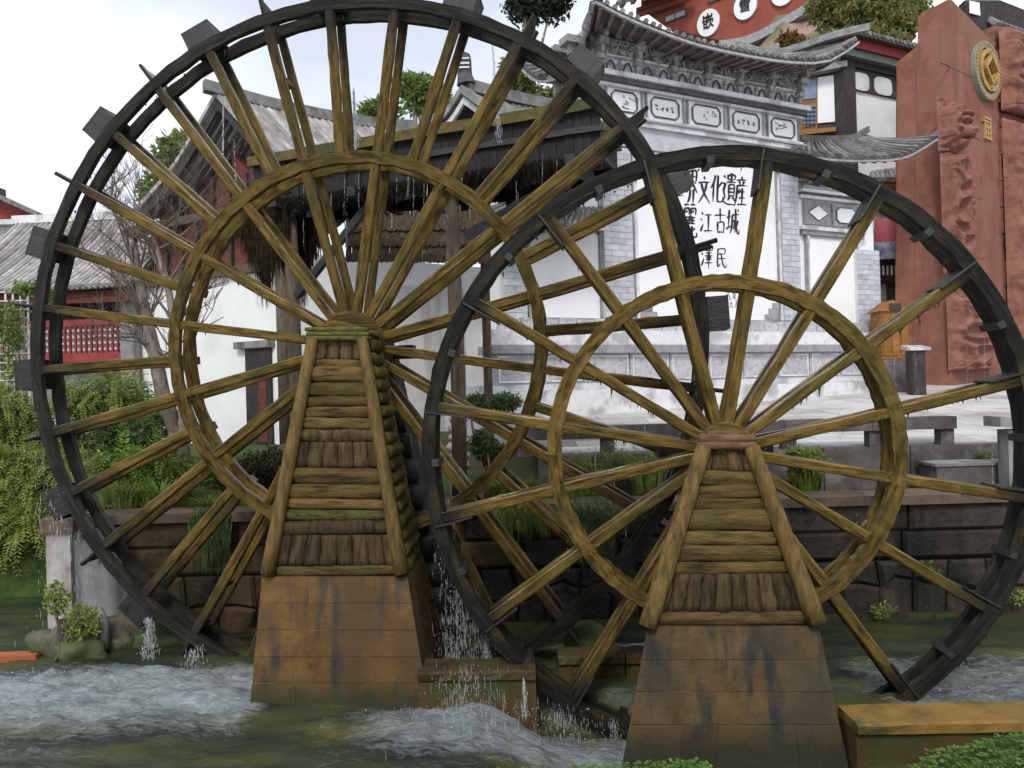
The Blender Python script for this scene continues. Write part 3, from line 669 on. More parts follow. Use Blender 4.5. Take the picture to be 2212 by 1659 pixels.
def build_wheel(name, label, C, th, R, rw, ri, iw, phase, sep, sw, mat, half, hub, rmat):
    root = empty(name, C, -th, label, 'waterwheel')
    f0, f1 = -.012, .055
    b0, b1 = sep, sep + .065
    ring(MB(), R - rw, R, f0, f1).build('rim', rmat, root)
    ring(MB(), R - rw, R, b0, b1).build('rim', rmat, root)
    ring(MB(), ri - iw, ri, f0 - .004, f1 - .006).build('inner_ring', rmat, root)
    ring(MB(), ri - iw, ri, b0 + .004, b1 + .006).build('inner_ring', rmat, root)
    # sources, then copies
    def copies(mbs, nm, angles, m=mat):
        src = [q.build(nm, m, root) for q in mbs]
        for i, a in enumerate(angles):
            k = i % len(src)
            if i < len(src): src[k].rotation_euler = spin(a)
            else: inst(src[k], nm, root, rot=spin(a))
    full = [rad(phase + 22.5 * i) for i in range(16)]
    tip = .22 if half else 0
    ro = .020 if half else -.055
    copies([spoke_mesh(hub * .6, R - .01, sw, f0 + .006, f1 + .014, tip) for _ in range(3)], 'spoke', full)
    copies([spoke_mesh(hub * .6, R - .01, sw * .96, b1 + ro, b1 + ro + .065, tip) for _ in range(3)], 'rear_spoke', full)
    if half:
        hs = [rad(phase - 11.25 + 22.5 * i) for i in range(16)]
        copies([spoke_mesh(ri - iw + .004, R - .01, sw, f0 + .003, f1 + .010) for _ in range(2)], 'half_spoke', hs)
        copies([spoke_mesh(ri - iw + .004, R - .01, sw * .96, b1 + .017, b1 + .080) for _ in range(2)], 'rear_half_spoke', hs)
        # paddle boards at the full spokes
        mb = MB(); mb.box(R - .20, R + .17, f1 + .018, b0 - .016, -.014, .014)
        copies([mb], 'paddle', full)
        # wooden buckets on the half spokes: five boards, open to one side
        mb = MB(); t = .022; r0, r1, a0, a1, y0, y1 = R + .002, R + .20, -.13, .19, .0, sep + .06
        mb.box(r0, r0 + t, y0, y1, a0, a1); mb.box(r1 - t, r1, y0, y1, a0, a1)
        mb.box(r0 + t + .001, r1 - t - .001, y0 + .001, y0 + t, a0 + .002, a1 - .002); mb.box(r0 + t + .001, r1 - t - .001, y1 - t, y1 - .001, a0 + .002, a1 - .002)
        mb.box(r0 + t + .001, r1 - t - .001, y0 + t + .001, y1 - t - .001, a0 + .003, a0 + t)
        copies([mb], 'bucket', hs, MAT['dark_wood'])
        # cross struts tying the front and the back spokes
        mb = MB(); mb.box(R * .80, R * .80 + .06, f1 + .016, b0 - .014, -.03, .03)
        copies([mb], 'cross_strut', full[::2])
    else:
        mb = MB(); mb.hexa([(R - .36, f0 - .015, .042), (R - .02, f0 - .015, .050), (R - .02, b1, .050), (R - .36, b1, .042), (R - .36, f0 - .015, .058), (R - .02, f0 - .015, .068), (R - .02, b1, .068), (R - .36, b1, .058)])
        copies([mb], 'paddle', full, MAT['dark_wood'])
        mb = MB(); mb.box(R - rw - .03, R - rw + .03, f0 - .012, b1 + .02, -.03, .03)
        copies([mb], 'cross_strut', [a + rad(11.25) for a in full], MAT['dark_wood'])
    mb = MB(); mb.tube([(0, -.50, 0), (0, -.10, 0), (0, .55, 0), (0, .95, 0)], [hub * .62, hub * .62, hub * .62, hub * .55], 16)
    mb.build('axle', MAT['log_x'], root, smooth=False)
    mb = MB(); mb.tube([(0, f0 - .06, 0), (0, f0 - .055, 0), (0, b1 + .02, 0)], [hub * .93, hub, hub], 24, jit=.01)
    mb.build('hub', mat, root)
    return root

CB, THB, RB = Vector((-1.5926, 7.658, .4812 + H)), .11467, 3.5
CS, THS, RS = Vector((1.7616, 6.40, -.5727 + H)), .075, 2.560
build_wheel('waterwheel', 'larger wooden waterwheel with boxes on its rim, behind on the left', CB, THB, RB, .116, 1.95, .116, 13.75, .265, .092, MAT['wheel_b'], True, .34, MAT['ring_b'])
build_wheel('waterwheel', 'smaller wooden waterwheel with a black mossy rim, in front on the right', CS, THS, RS, .112, 1.483, .118, 12.3, .18, .089, MAT['wheel_s'], False, .25, MAT['ring_s'])

# moss beards dripping off the spokes and rims of the small wheel
def beards(name, root_c, th, R, phase, n, label_root, mat):
    mb = MB()
    X = Vector((math.cos(th), -math.sin(th), 0)); Yv = Vector((math.sin(th), math.cos(th), 0))
    for i in range(n):
        a = rad(phase + 22.5 * rnd.randrange(16)); r = rnd.uniform(.25, .97) * R
        if rnd.random() < .45: a = rnd.uniform(0, 2 * PI); r = R - rnd.choice((.0, .128)) + rnd.uniform(-.01, .01)
        p = root_c + X * (r * math.cos(a)) + Vector((0, 0, r * math.sin(a) - .04)) + Yv * rnd.uniform(0, .06)
        if p.z < .15: continue
        l = rnd.uniform(.02, .06) * (2.2 if rnd.random() < .06 else 1)
        w = rnd.uniform(.006, .016)
        mb.add([p + X * w, p - X * w * .5 + Yv * w, p - X * w * .5 - Yv * w, p + Vector((rnd.uniform(-.01, .01), 0, -l))], [(0, 1, 2), (0, 3, 1), (1, 3, 2), (2, 3, 0)])
    o = mb.build(name, mat, label_root, fix=False)
    Mx = label_root.matrix_basis.inverted()
    o.data.transform(Mx)
    tag(o, kind='stuff')
wheels = [o for o in COL.objects if o.name.startswith('waterwheel')]
beards('moss_beard', CS, THS, RS, 12.3, 420, wheels[1], MAT['wheel_s'])
beards('moss_beard', CB, THB, RB, 13.75, 260, wheels[0], MAT['wheel_b'])

# ================================================================== LOG PIERS
def log(mb, a, b, r, n=10, segs=7, jit=.05, squash=1.0, flat=1.0):
    """a rough log: knobbly, a little bowed, its cut ends drawn in"""
    a = Vector(a); b = Vector(b); n = 14; segs = max(12, segs * 2); ax = (b - a).normalized()
    up = Vector((0, 0, 1)) if abs(ax.z) < .9 else Vector((1, 0, 0)); sd = Vector((rnd.uniform(0, 99), rnd.uniform(0, 99), rnd.uniform(0, 99)))
    s = ax.cross(up).normalized(); up = s.cross(ax).normalized(); L = (b - a).length
    bow = rnd.uniform(-.12, .12) * r; tp = rnd.uniform(-.08, .08); vs = []; fs = []
    for i in range(segs + 1):
        t = i / segs; c = a.lerp(b, t) + up * bow * math.sin(PI * t)
        for k in range(n):
            an = 2 * PI * k / n; d = s * math.cos(an) + up * math.sin(an)
            q = c / max(r, .01) * .55
            rr = r * (1 + tp * (t - .5) * 2 + .16 * mnoise.noise(Vector((t * L / r * .28, 0, 0)) + d * .9 + sd) + .07 * mnoise.noise(Vector((t * L / r * .5, 0, 0)) + d * 3.2 + sd))
            if i in (0, segs): rr *= .86
            vs.append(c + s * math.cos(an) * rr * flat + up * math.sin(an) * rr)
    for i in range(segs):
        for k in range(n): fs.append((i * n + k, i * n + (k + 1) % n, (i + 1) * n + (k + 1) % n, (i + 1) * n + k))
    fs.append(tuple(reversed(range(n)))); fs.append(tuple(range(segs * n, (segs + 1) * n)))
    return mb.add(vs, fs)

def build_pier(label, C, th, y0, y1, zt, back, cap, edgeL, edgeR, rows, courses, baseL, baseR, mats, cw, cap_n, tp, rear):
    fr = Frame((C.x, C.y, 0), -th)
    root = empty('log_pier', fr.o, -th, label, 'pier')
    BX = lambda x: tp[1] + (x - tp[1]) * tp[0]      # the back of the pier is narrower than its front
    P = lambda x, y, d=0: fr.face(x, y, y0, y1, zt) + Vector((0, d, 0))
    def on(edge, y):            # pixel x on an edge line at height y
        (xa, ya), (xb, yb) = edge; return xa + (xb - xa) * (y - ya) / (yb - ya)
    # dark box added inside the pier to block light between the logs
    t, b = rows[0][1], rows[-1][2]
    def slab(yt, yb_, inset, dfront, backy, EL, ER):
        tl, tr_ = P(on(EL, yt), yt), P(on(ER, yt), yt); bl, br = P(on(EL, yb_), yb_), P(on(ER, yb_), yb_)
        i = Vector((inset, 0, 0)); d = Vector((0, dfront, 0))
        bk = lambda q: Vector((BX(q.x), backy, q.z))
        return MB().hexa([bl + i + d, br - i + d, bk(br - i), bk(bl + i), tl + i + d, tr_ - i + d, bk(tr_ - i), bk(tl + i)])
    slab(t, b, .05, .07, back, edgeL, edgeR).build('light_block', MAT['core'], root)
    for kind, ya, yb_, m in rows:
        if kind == 'h':
            l = P(on(edgeL, (ya + yb_) / 2), (ya + yb_) / 2); r = P(on(edgeR, (ya + yb_) / 2), (ya + yb_) / 2)
            rr = (P(1100, ya) - P(1100, yb_)).length / 2 * 1.10
            tilt = rnd.uniform(-.008, .008)
            mb = MB(); log(mb, l + Vector((.03, .035, tilt)), r + Vector((-.03, .035, -tilt)), rr, jit=.07, flat=.62)
            mb.build('log', MAT[m], root, smooth=True)
        else:
            l0, r0 = on(edgeL, yb_), on(edgeR, yb_)
            n = max(4, int(round((r0 - l0) / 36)))
            for i in range(n):
                f0, f1 = i / n, (i + 1) / n
                top_l, top_r = on(edgeL, ya), on(edgeR, ya)
                mid0 = P(l0 + (r0 - l0) * (f0 + f1) / 2, yb_, .035 + rnd.uniform(-.012, .012)); mid1 = P(top_l + (top_r - top_l) * (f0 + f1) / 2, ya, .035 + rnd.uniform(-.012, .012))
                w = (P(r0, yb_) - P(l0, yb_)).length / n; w1 = (P(top_r, ya) - P(top_l, ya)).length / n
                mb = MB(); seg = 5; vs_ = []; fs_ = []
                for q in range(seg + 1):
                    c_ = mid0.lerp(mid1, q / seg); hw = (w + (w1 - w) * q / seg) * .492
                    j_ = lambda: rnd.uniform(-.006, .006)
                    vs_ += [c_ + Vector((-hw + j_(), .02, 0)), c_ + Vector((-hw * .9 + j_(), -.012 + j_(), 0)), c_ + Vector((j_(), -.022 + j_(), 0)), c_ + Vector((hw * .9 + j_(), -.012 + j_(), 0)), c_ + Vector((hw + j_(), .02, 0))]
                for q in range(seg):
                    for e_ in range(4): fs_.append((5 * q + e_, 5 * q + e_ + 1, 5 * q + e_ + 6, 5 * q + e_ + 5))
                fs_ += [(0, 1, 2, 3, 4), tuple(5 * seg + e_ for e_ in (4, 3, 2, 1, 0))]
                mb.add(vs_, fs_)
                mb.build('plank', MAT[m], root, smooth=True)
    # corner poles
    for e, s in ((edgeL, 1), (edgeR, -1)):
        a, b2 = P(e[0][0], e[0][1], -.015), P(e[1][0], e[1][1], -.015)
        mb = MB(); pts = [a.lerp(b2, q / 9) for q in range(10)]
        mb.tube(pts, [cw * (.88 + .16 * q / 9) * rnd.uniform(.96, 1.04) for q in range(10)], 12, jit=.02)
        mb.build('corner_pole', MAT['log_z'], root, smooth=True)
        # back poles
        a2, b3 = Vector((BX(a.x), back, a.z)), Vector((BX(b2.x), back, b2.z))
        mb = MB(); mb.tube([a2.lerp(b3, q / 5) for q in range(6)], cw * .9, 8, jit=.04); mb.build('corner_pole', MAT['log_z'], root, smooth=True)
        # short logs closing the flank
        n = 17
        for i in range(n):
            f = (i + .5) / n; q = a.lerp(b2, f)
            rr = (a - b2).length / n / 2 * rnd.uniform(.9, 1.12)
            mb = MB(); log(mb, (q.x - s * .02, q.y + cw * .9, q.z), (BX(q.x) - s * .02 + rnd.uniform(-.02, .02), back - .03, q.z), rr, 8, 4, .12)
            mb.build('flank_log', MAT['moss_log'], root, smooth=True)
    # cap logs
    for (xa, xb, ya, m) in cap:
        l = P(xa, ya, -.03); r = P(xb, ya, -.03)
        mb = MB(); log(mb, l, r, cap_n, 10, 8, .08); mb.build('cap_log', MAT[m], root, smooth=True)
        mb = MB(); log(mb, Vector((BX(l.x), back, l.z)), Vector((BX(r.x), back, r.z)), cap_n, 8, 5, .08); mb.build('cap_log', MAT[m], root, smooth=True)
    # side caps carrying the axle
    for xx in (cap[0][0] + 6, cap[0][1] - 6):
        l = P(xx, cap[0][2] + 8, -.02)
        mb = MB(); log(mb, l, Vector((BX(l.x), back + .02, l.z)), cap_n, 8, 5, .08); mb.build('cap_log', MAT['moss_log'], root, smooth=True)
    # stone base in courses
    slab(courses[0] + 4, courses[-1] + 140, .008, .008, back + .02, baseL, baseR).build('base_core', MAT['pale_joint'], root)
    for ya, yb_ in zip(courses[:-1], courses[1:]):
        last = yb_ == courses[-1]
        tl, tr_ = P(on(baseL, ya + .8), ya + .8), P(on(baseR, ya + .8), ya + .8)
        y2 = yb_ + (150 if last else -1.1)
        bl, br = P(on(baseL, y2), y2), P(on(baseR, y2), y2)
        j = rnd.uniform(-.004, .004)
        bk = lambda q: Vector((BX(q.x), back + .03, q.z))
        d = Vector((0, j, 0))
        cuts = [0] + sorted(((i + 1) / 4 + rnd.uniform(-.07, .07)) for i in range(3)) + [1]
        for c0_, c1_ in zip(cuts[:-1], cuts[1:]):
            g_ = .0003; k0 = c0_ + (g_ if c0_ > 0 else 0); k1 = c1_ - (g_ if c1_ < 1 else 0); d = Vector((0, 0, 0))
            a0, a1, b0_, b1_ = bl.lerp(br, k0) + d, bl.lerp(br, k1) + d, tl.lerp(tr_, k0) + d, tl.lerp(tr_, k1) + d
            q0, q1, p0_, p1_ = bk(bl).lerp(bk(br), k0), bk(bl).lerp(bk(br), k1), bk(tl).lerp(bk(tr_), k0), bk(tl).lerp(bk(tr_), k1)
            jj = lambda v: v + Vector((0, rnd.uniform(-.005, .005), rnd.uniform(-.002, .002)))
            MB().hexa([jj(a0), jj(a1), q1, q0, jj(b0_), jj(b1_), p1_, p0_]).build('base_block', mats, root)
    # a trestle for the far axle end, its shade put into near-black colours
    zt2 = C.z - .1; ya_, yb2, hb, ht = rear
    MB().hexa([(-hb, ya_ - .05, -.3), (hb, ya_ - .05, -.3), (hb, yb2 + .05, -.3), (-hb, yb2 + .05, -.3), (-ht, ya_, zt2), (ht, ya_, zt2), (ht, yb2, zt2), (-ht, yb2, zt2)]).build('rear_trestle', MAT['core'], root)
    for i in range(12):
        t = (i + .5) / 12; z = -.2 + (zt2 + .2) * t; hw = hb + (ht - hb) * t + .02; rr = (zt2 + .2) / 24
        mb = MB(); log(mb, (-hw, ya_ - .04, z), (hw, ya_ - .04, z), rr * .98, flat=.5); mb.build('shaded_rear_log', MAT['dark_wood'], root, smooth=True)
    mb = MB(); mb.beam((-.5, ya_ + .1, zt2 + .04), (.5, ya_ + .1, zt2 + .04), .16, .14, (0, 0, 1), 3, .006); mb.build('rear_bearer', MAT['dark_wood'], root)

rowsL = [('v', 735, 776, 'plank_z'), ('h', 777, 793, 'log_x'), ('h', 794, 826, 'log_x'), ('h', 828, 856, 'log_x'), ('h', 857, 878, 'log_x'), ('h', 880, 902, 'log_x'), ('h', 903, 926, 'log_x'), ('h', 928, 953, 'plank_z'),
         ('v', 955, 1010, 'plank_z'), ('h', 1012, 1045, 'log_x'), ('h', 1047, 1078, 'log_x'), ('h', 1080, 1101, 'log_x'), ('h', 1103, 1124, 'cap_moss'), ('h', 1127, 1156, 'plank_z'), ('v', 1157, 1222, 'plank_z'), ('h', 1224, 1244, 'log_x')]
build_pier('taller log clad pier on an ochre stone base, carrying the big wheel', CB, THB, -1.12, -.60, 3.15, -.12,
           [(662, 797, 712, 'cap_moss'), (665, 800, 722, 'cap_moss'), (664, 798, 731, 'cap_moss')],
           ((677, 733), (579, 1240)), ((784, 733), (868, 1240)), rowsL, [1246, 1303, 1361, 1419, 1476, 1530], ((566, 1245), (540, 1525)), ((880, 1245), (925, 1525)), MAT['base_l'], .062, .022, (.86, .12), (.46, .82, .92, .26))
rowsR = [('v', 972, 1018, 'plank_z'), ('h', 1019, 1047, 'log_x'), ('h', 1049, 1076, 'log_x'), ('h', 1078, 1102, 'log_x'), ('h', 1104, 1148, 'log_x'), ('h', 1151, 1178, 'log_x'), ('h', 1180, 1213, 'log_x'), ('h', 1216, 1240, 'log_x'), ('v', 1241, 1323, 'plank_z'), ('h', 1324, 1352, 'log_x')]
build_pier('shorter log clad pier with reddish cap logs, in front of the small wheel', CS, THS, -.98, -.52, 2.15, -.12,
           [(1509, 1630, 946, 'red_cap'), (1505, 1632, 962, 'red_cap')],
           ((1520, 965), (1398, 1353)), ((1622, 965), (1764, 1345)), rowsR, [1353, 1425, 1494, 1565, 1642], ((1399, 1353), (1346, 1640)), ((1768, 1350), (1828, 1635)), MAT['base_r'], .068, .032, (.62, .05), (.36, .80, .62, .2))

# ================================================================== ROOFS AND LETTERING
def polyat(pts, t):
    """point at fraction t of a polyline by length"""
    ls = [(pts[i + 1] - pts[i]).length for i in range(len(pts) - 1)]; T = sum(ls) * min(max(t, 0), 1)
    for i, l in enumerate(ls):
        if T <= l or i == len(ls) - 1: return pts[i].lerp(pts[i + 1], T / l if l else 0)
        T -= l

def smooth_line(pts, n=24):
    """Catmull-Rom through the points"""
    P = [Vector(p) for p in pts]; out = []
    for i in range(len(P) - 1):
        p0 = P[max(i - 1, 0)]; p1 = P[i]; p2 = P[i + 1]; p3 = P[min(i + 2, len(P) - 1)]
        m = max(2, n // (len(P) - 1))
        for k in range(m):
            t = k / m
            out.append(.5 * ((2 * p1) + (p2 - p0) * t + (2 * p0 - 5 * p1 + 4 * p2 - p3) * t * t + (3 * p1 - p0 - 3 * p2 + p3) * t ** 3))
    out.append(P[-1]); return out

def tiled_slope(root, eave, ridge, n, r, sag=.12, tile='tile', bed='tile_bed', thick=.09, world=False, steps=7, name='roof_slope', rafters=0, raf=.09, rlen=.75):
    """one roof slope: a bowed bed, and rounded tile rows running from ridge to eave"""
    E = smooth_line(eave); Rg = smooth_line(ridge)
    def pt(u, v):
        a = polyat(E, u); b = polyat(Rg, u); p = a.lerp(b, v)
        return p + Vector((0, 0, -sag * 4 * v * (1 - v)))
    m = 28; mb = MB(); vs = []; fs = []
    for j in range(steps + 1):
        for i in range(m + 1):
            p = pt(i / m, j / steps); vs += [p, p - Vector((0, 0, thick))]
    w = 2 * (m + 1)
    for j in range(steps):
        for i in range(m):
            a = j * w + 2 * i
            fs += [(a, a + 2, a + w + 2, a + w), (a + 1, a + w + 1, a + w + 3, a + 3)]
    for i in range(m):
        a = 2 * i; b = steps * w + 2 * i
        fs += [(a, a + 1, a + 3, a + 2), (b, b + 2, b + 3, b + 1)]
    for j in range(steps):
        a = j * w; b = j * w + 2 * m
        fs += [(a, a + w, a + w + 1, a + 1), (b, b + 1, b + w + 1, b + w)]
    deck = mb.add(vs, fs).build(name, MAT[bed], root, world=world)
    for i in range(n):
        u = (i + .5) / n + rnd.uniform(-.12, .12) / n
        mb = MB(); pts = [pt(u, -.02 + 1.02 * k / steps) + Vector((0, 0, r * .25)) for k in range(steps + 1)]
        mb.tube(pts, [r * rnd.uniform(.92, 1.06) for _ in pts], 6, jit=.04)
        mb.build('tile_row', MAT[tile], root, world=world)
    for i in range(rafters):
        u = (i + .5) / rafters
        a = pt(u, .0) - Vector((0, 0, thick + raf * .45)); b = pt(u, min(1, rlen)) - Vector((0, 0, thick + raf * .5))
        MB().beam(a, b, raf, raf).build('rafter', MAT['rafter'], root, world=world)
    return deck

def beam_part(root, pts, w, h, name, mat, world=False, jit=0):
    """a ridge or a moulding following a line"""
    P = smooth_line(pts, 20) if len(pts) > 2 else [Vector(p) for p in pts]
    mb = MB(); vs = []; fs = []
    for i, p in enumerate(P):
        d = (P[min(i + 1, len(P) - 1)] - P[max(i - 1, 0)]); d.z = 0
        s = Vector((d.y, -d.x, 0)).normalized() * w / 2
        z = Vector((0, 0, h / 2))
        vs += [p - s - z, p + s - z, p + s * .8 + z, p - s * .8 + z]
    for i in range(len(P) - 1):
        for q in range(4): fs.append((4 * i + q, 4 * i + (q + 1) % 4, 4 * i + 4 + (q + 1) % 4, 4 * i + 4 + q))
    k = 4 * (len(P) - 1)
    fs += [(3, 2, 1, 0), (k, k + 1, k + 2, k + 3)]
    return mb.add(vs, fs).build(name, MAT[mat], root, world=world)

def letter(ch, size, mat, parent, loc, rot=(rad(90), 0, 0), shear=.0, fat=.012, name='character', stretch=(1, 1), rough=.0):
    cu = bpy.data.curves.new('ink', 'FONT'); cu.body = ch; cu.size = size; cu.extrude = .004
    cu.offset = fat * size; cu.align_x = 'CENTER'; cu.align_y = 'CENTER'; cu.shear = shear; cu.resolution_u = 3
    ob = bpy.data.objects.new('ink', cu); COL.objects.link(ob)
    dg = bpy.context.evaluated_depsgraph_get()
    me = bpy.data.meshes.new_from_object(ob.evaluated_get(dg))
    COL.objects.unlink(ob); bpy.data.objects.remove(ob); bpy.data.curves.remove(cu)
    if rough:
        sd = rnd.uniform(0, 50)
        for v in me.vertices:
            q = Vector((v.co.x / size * 2.2 + sd, v.co.y / size * 2.2, 0))
            v.co.x += mnoise.noise(q) * rough * size; v.co.y += mnoise.noise(q + Vector((9, 3, 1))) * rough * size
    for v in me.vertices: v.co.x *= stretch[0]; v.co.y *= stretch[1]
    me.materials.clear(); me.materials.append(MAT[mat])
    o = bpy.data.objects.new(name, me); COL.objects.link(o); o.parent = parent; o.location = loc; o.rotation_euler = rot
    return o

# brush strokes of the characters, each a line on a 10 x 10 square
STROKES = {
 '世': [[(1, 6), (9, 6.6)], [(3, 8.5), (3, 2), (9, 1.8)], [(5.5, 9), (5.5, 4), (7.5, 4.1)], [(7.5, 8.8), (7.5, 4)]],
 '界': [[(2.5, 9.5), (2.3, 6)], [(2.5, 9.5), (7.8, 9.8), (7.5, 6)], [(2.4, 7.8), (7.6, 8)], [(5, 9.7), (5, 6.2)], [(2.3, 6), (7.5, 6.2)], [(5, 6), (1, 3)], [(5, 6), (9, 3.2)], [(3.8, 4), (3.4, 1.5), (2, 0)], [(6.2, 4.2), (6.2, 0)]],
 '文': [[(5, 9.8), (5.6, 8.6)], [(1, 7.4), (9, 8)], [(7, 7.8), (5, 4), (1, .5)], [(3, 7.4), (5, 4), (9.2, .6)]],
 '化': [[(3.6, 9.5), (2.6, 7), (.8, 5)], [(2.6, 6.8), (2.6, .5)], [(8.5, 7.5), (5, 5)], [(5.4, 9.6), (5.4, 1.6), (6.4, .8), (9, 1), (9.2, 2.6)]],
 '遺': [[(4.2, 9.2), (8.6, 9.4), (8.4, 8)], [(4.2, 9.2), (4.3, 8), (8.4, 8)], [(6.4, 10), (6.4, 7)], [(3.4, 7), (9.4, 7.2)], [(4.8, 6.2), (4.8, 2.6)], [(4.8, 6.2), (8.2, 6.3), (8.2, 2.8)], [(4.8, 5), (8.2, 5.1)], [(4.8, 3.9), (8.2, 4)], [(4.8, 2.8), (8.2, 2.9)], [(5.6, 2.6), (4.4, 1.4)], [(7.4, 2.6), (8.8, 1.4)], [(1.4, 9), (2.2, 8.2)], [(.8, 6.4), (2.6, 6.6), (1.4, 4.4), (2.4, 2.4), (1, 1.2)], [(1, 1.2), (4, .3), (9.6, .2)]],
 '產': [[(5, 10), (5.5, 9)], [(1.6, 8.6), (8.6, 9)], [(3.4, 8.4), (4.2, 7.2)], [(7, 8.6), (6, 7.2)], [(1.6, 6.8), (9, 7.1)], [(2, 6.8), (1.6, 3), (.4, 0)], [(4, 5.8), (3, 4.2)], [(3.6, 4.8), (8, 5)], [(3.6, 2.8), (8, 3)], [(2.6, .6), (9.4, .8)], [(5.8, 6.2), (5.8, .7)]],
 '麗': [[(1, 9.6), (4.4, 9.8)], [(5.6, 9.8), (9, 9.9)], [(1, 8.6), (1, 6.8)], [(1, 8.6), (4.2, 8.7), (4.2, 6.9)], [(2.2, 8), (2.8, 7.4)], [(5.6, 8.7), (5.6, 6.9)], [(5.6, 8.7), (9, 8.8), (9, 7)], [(6.8, 8.1), (7.4, 7.5)], [(5, 6.8), (5.3, 6.2)], [(1.4, 6), (9, 6.2)], [(1.4, 6), (1.2, 3), (.4, .4)], [(3, 5.2), (8.6, 5.3)], [(3, 4.3), (8.6, 4.4)], [(4.6, 6), (4.6, 4.2)], [(6.6, 6), (6.6, 4.2)], [(3.2, 3.4), (3.2, .4), (4.8, .9)], [(3.2, 2.2), (4.8, 2.4)], [(8.4, 3), (6, 2)], [(6.2, 3.6), (6.2, .8), (9.4, .6), (9.6, 1.8)]],
 '江': [[(1.6, 9), (2.6, 8)], [(.8, 6.4), (1.8, 5.6)], [(1, 1), (2.8, 4.2)], [(4, 8), (9, 8.3)], [(6.4, 8), (6.4, 1.4)], [(3.4, 1.2), (9.6, 1.5)]],
 '古': [[(1, 7), (9.2, 7.4)], [(5, 9.8), (5, 4.6)], [(2.8, 4.4), (3, .6)], [(2.8, 4.4), (7.6, 4.6), (7.2, .6)], [(3, .9), (7.2, 1)]],
 '城': [[(.8, 6.2), (3.6, 6.6)], [(2.2, 9), (2.2, 2.6)], [(.6, 2), (3.8, 3.2)], [(4.4, 7.2), (9.4, 7.6)], [(4.6, 7.2), (4.4, 3), (3.6, .6)], [(4.6, 5), (6.2, 5.1), (6, 2.4), (5.4, 2.6)], [(6.6, 9.6), (7.2, 4), (8.4, 1), (9.6, .6), (9.6, 2.2)], [(8.8, 5.4), (6.6, 1)], [(8, 9.4), (8.8, 8.6)]],
 '澤': [[(1.6, 9), (2.6, 8)], [(.8, 6.4), (1.8, 5.6)], [(1, 1), (2.8, 4.2)], [(4, 9.4), (4, 7.4)], [(4, 9.4), (9.2, 9.6), (9, 7.5)], [(5.8, 9.4), (5.8, 7.5)], [(7.4, 9.5), (7.4, 7.5)], [(4, 7.5), (9, 7.6)], [(4.4, 6.4), (8.8, 6.6)], [(6.6, 7.2), (6.6, 0)], [(3.6, 5.2), (9.6, 5.4)], [(5, 4.9), (5.6, 4)], [(8.2, 5), (7.4, 4)], [(4.4, 3.6), (8.8, 3.7)], [(3.6, 2.2), (9.6, 2.4)]],
 '民': [[(2, 9), (8, 9.3), (7.8, 6.8)], [(2, 6.6), (7.8, 6.8)], [(2, 9), (2, 1), (4.4, 2.4)], [(2, 4.4), (9, 4.8)], [(5, 6.6), (6, 3.4), (7.6, 1), (9.4, .6), (9.4, 2.4)]],
 '九': [[(1, 6.5), (6.5, 7), (6.4, 2), (7.5, .8), (9.2, 1), (9.4, 2.6)], [(4, 9.6), (3.6, 4), (1, .4)]],
 '年': [[(3, 9.6), (1, 6.4)], [(2.4, 8), (8.6, 8.3)], [(2.6, 5.6), (8.2, 5.8)], [(2.6, 5.6), (2.6, 3)], [(.6, 3), (9.6, 3.2)], [(5.4, 8.1), (5.4, 0)]],
 '月': [[(3, 9.4), (2.8, 4), (1, .4)], [(3, 9.4), (7.6, 9.6), (7.6, 1), (6.4, 1.6)], [(3, 6.6), (7.5, 6.8)], [(2.9, 4), (7.5, 4.2)]],
}

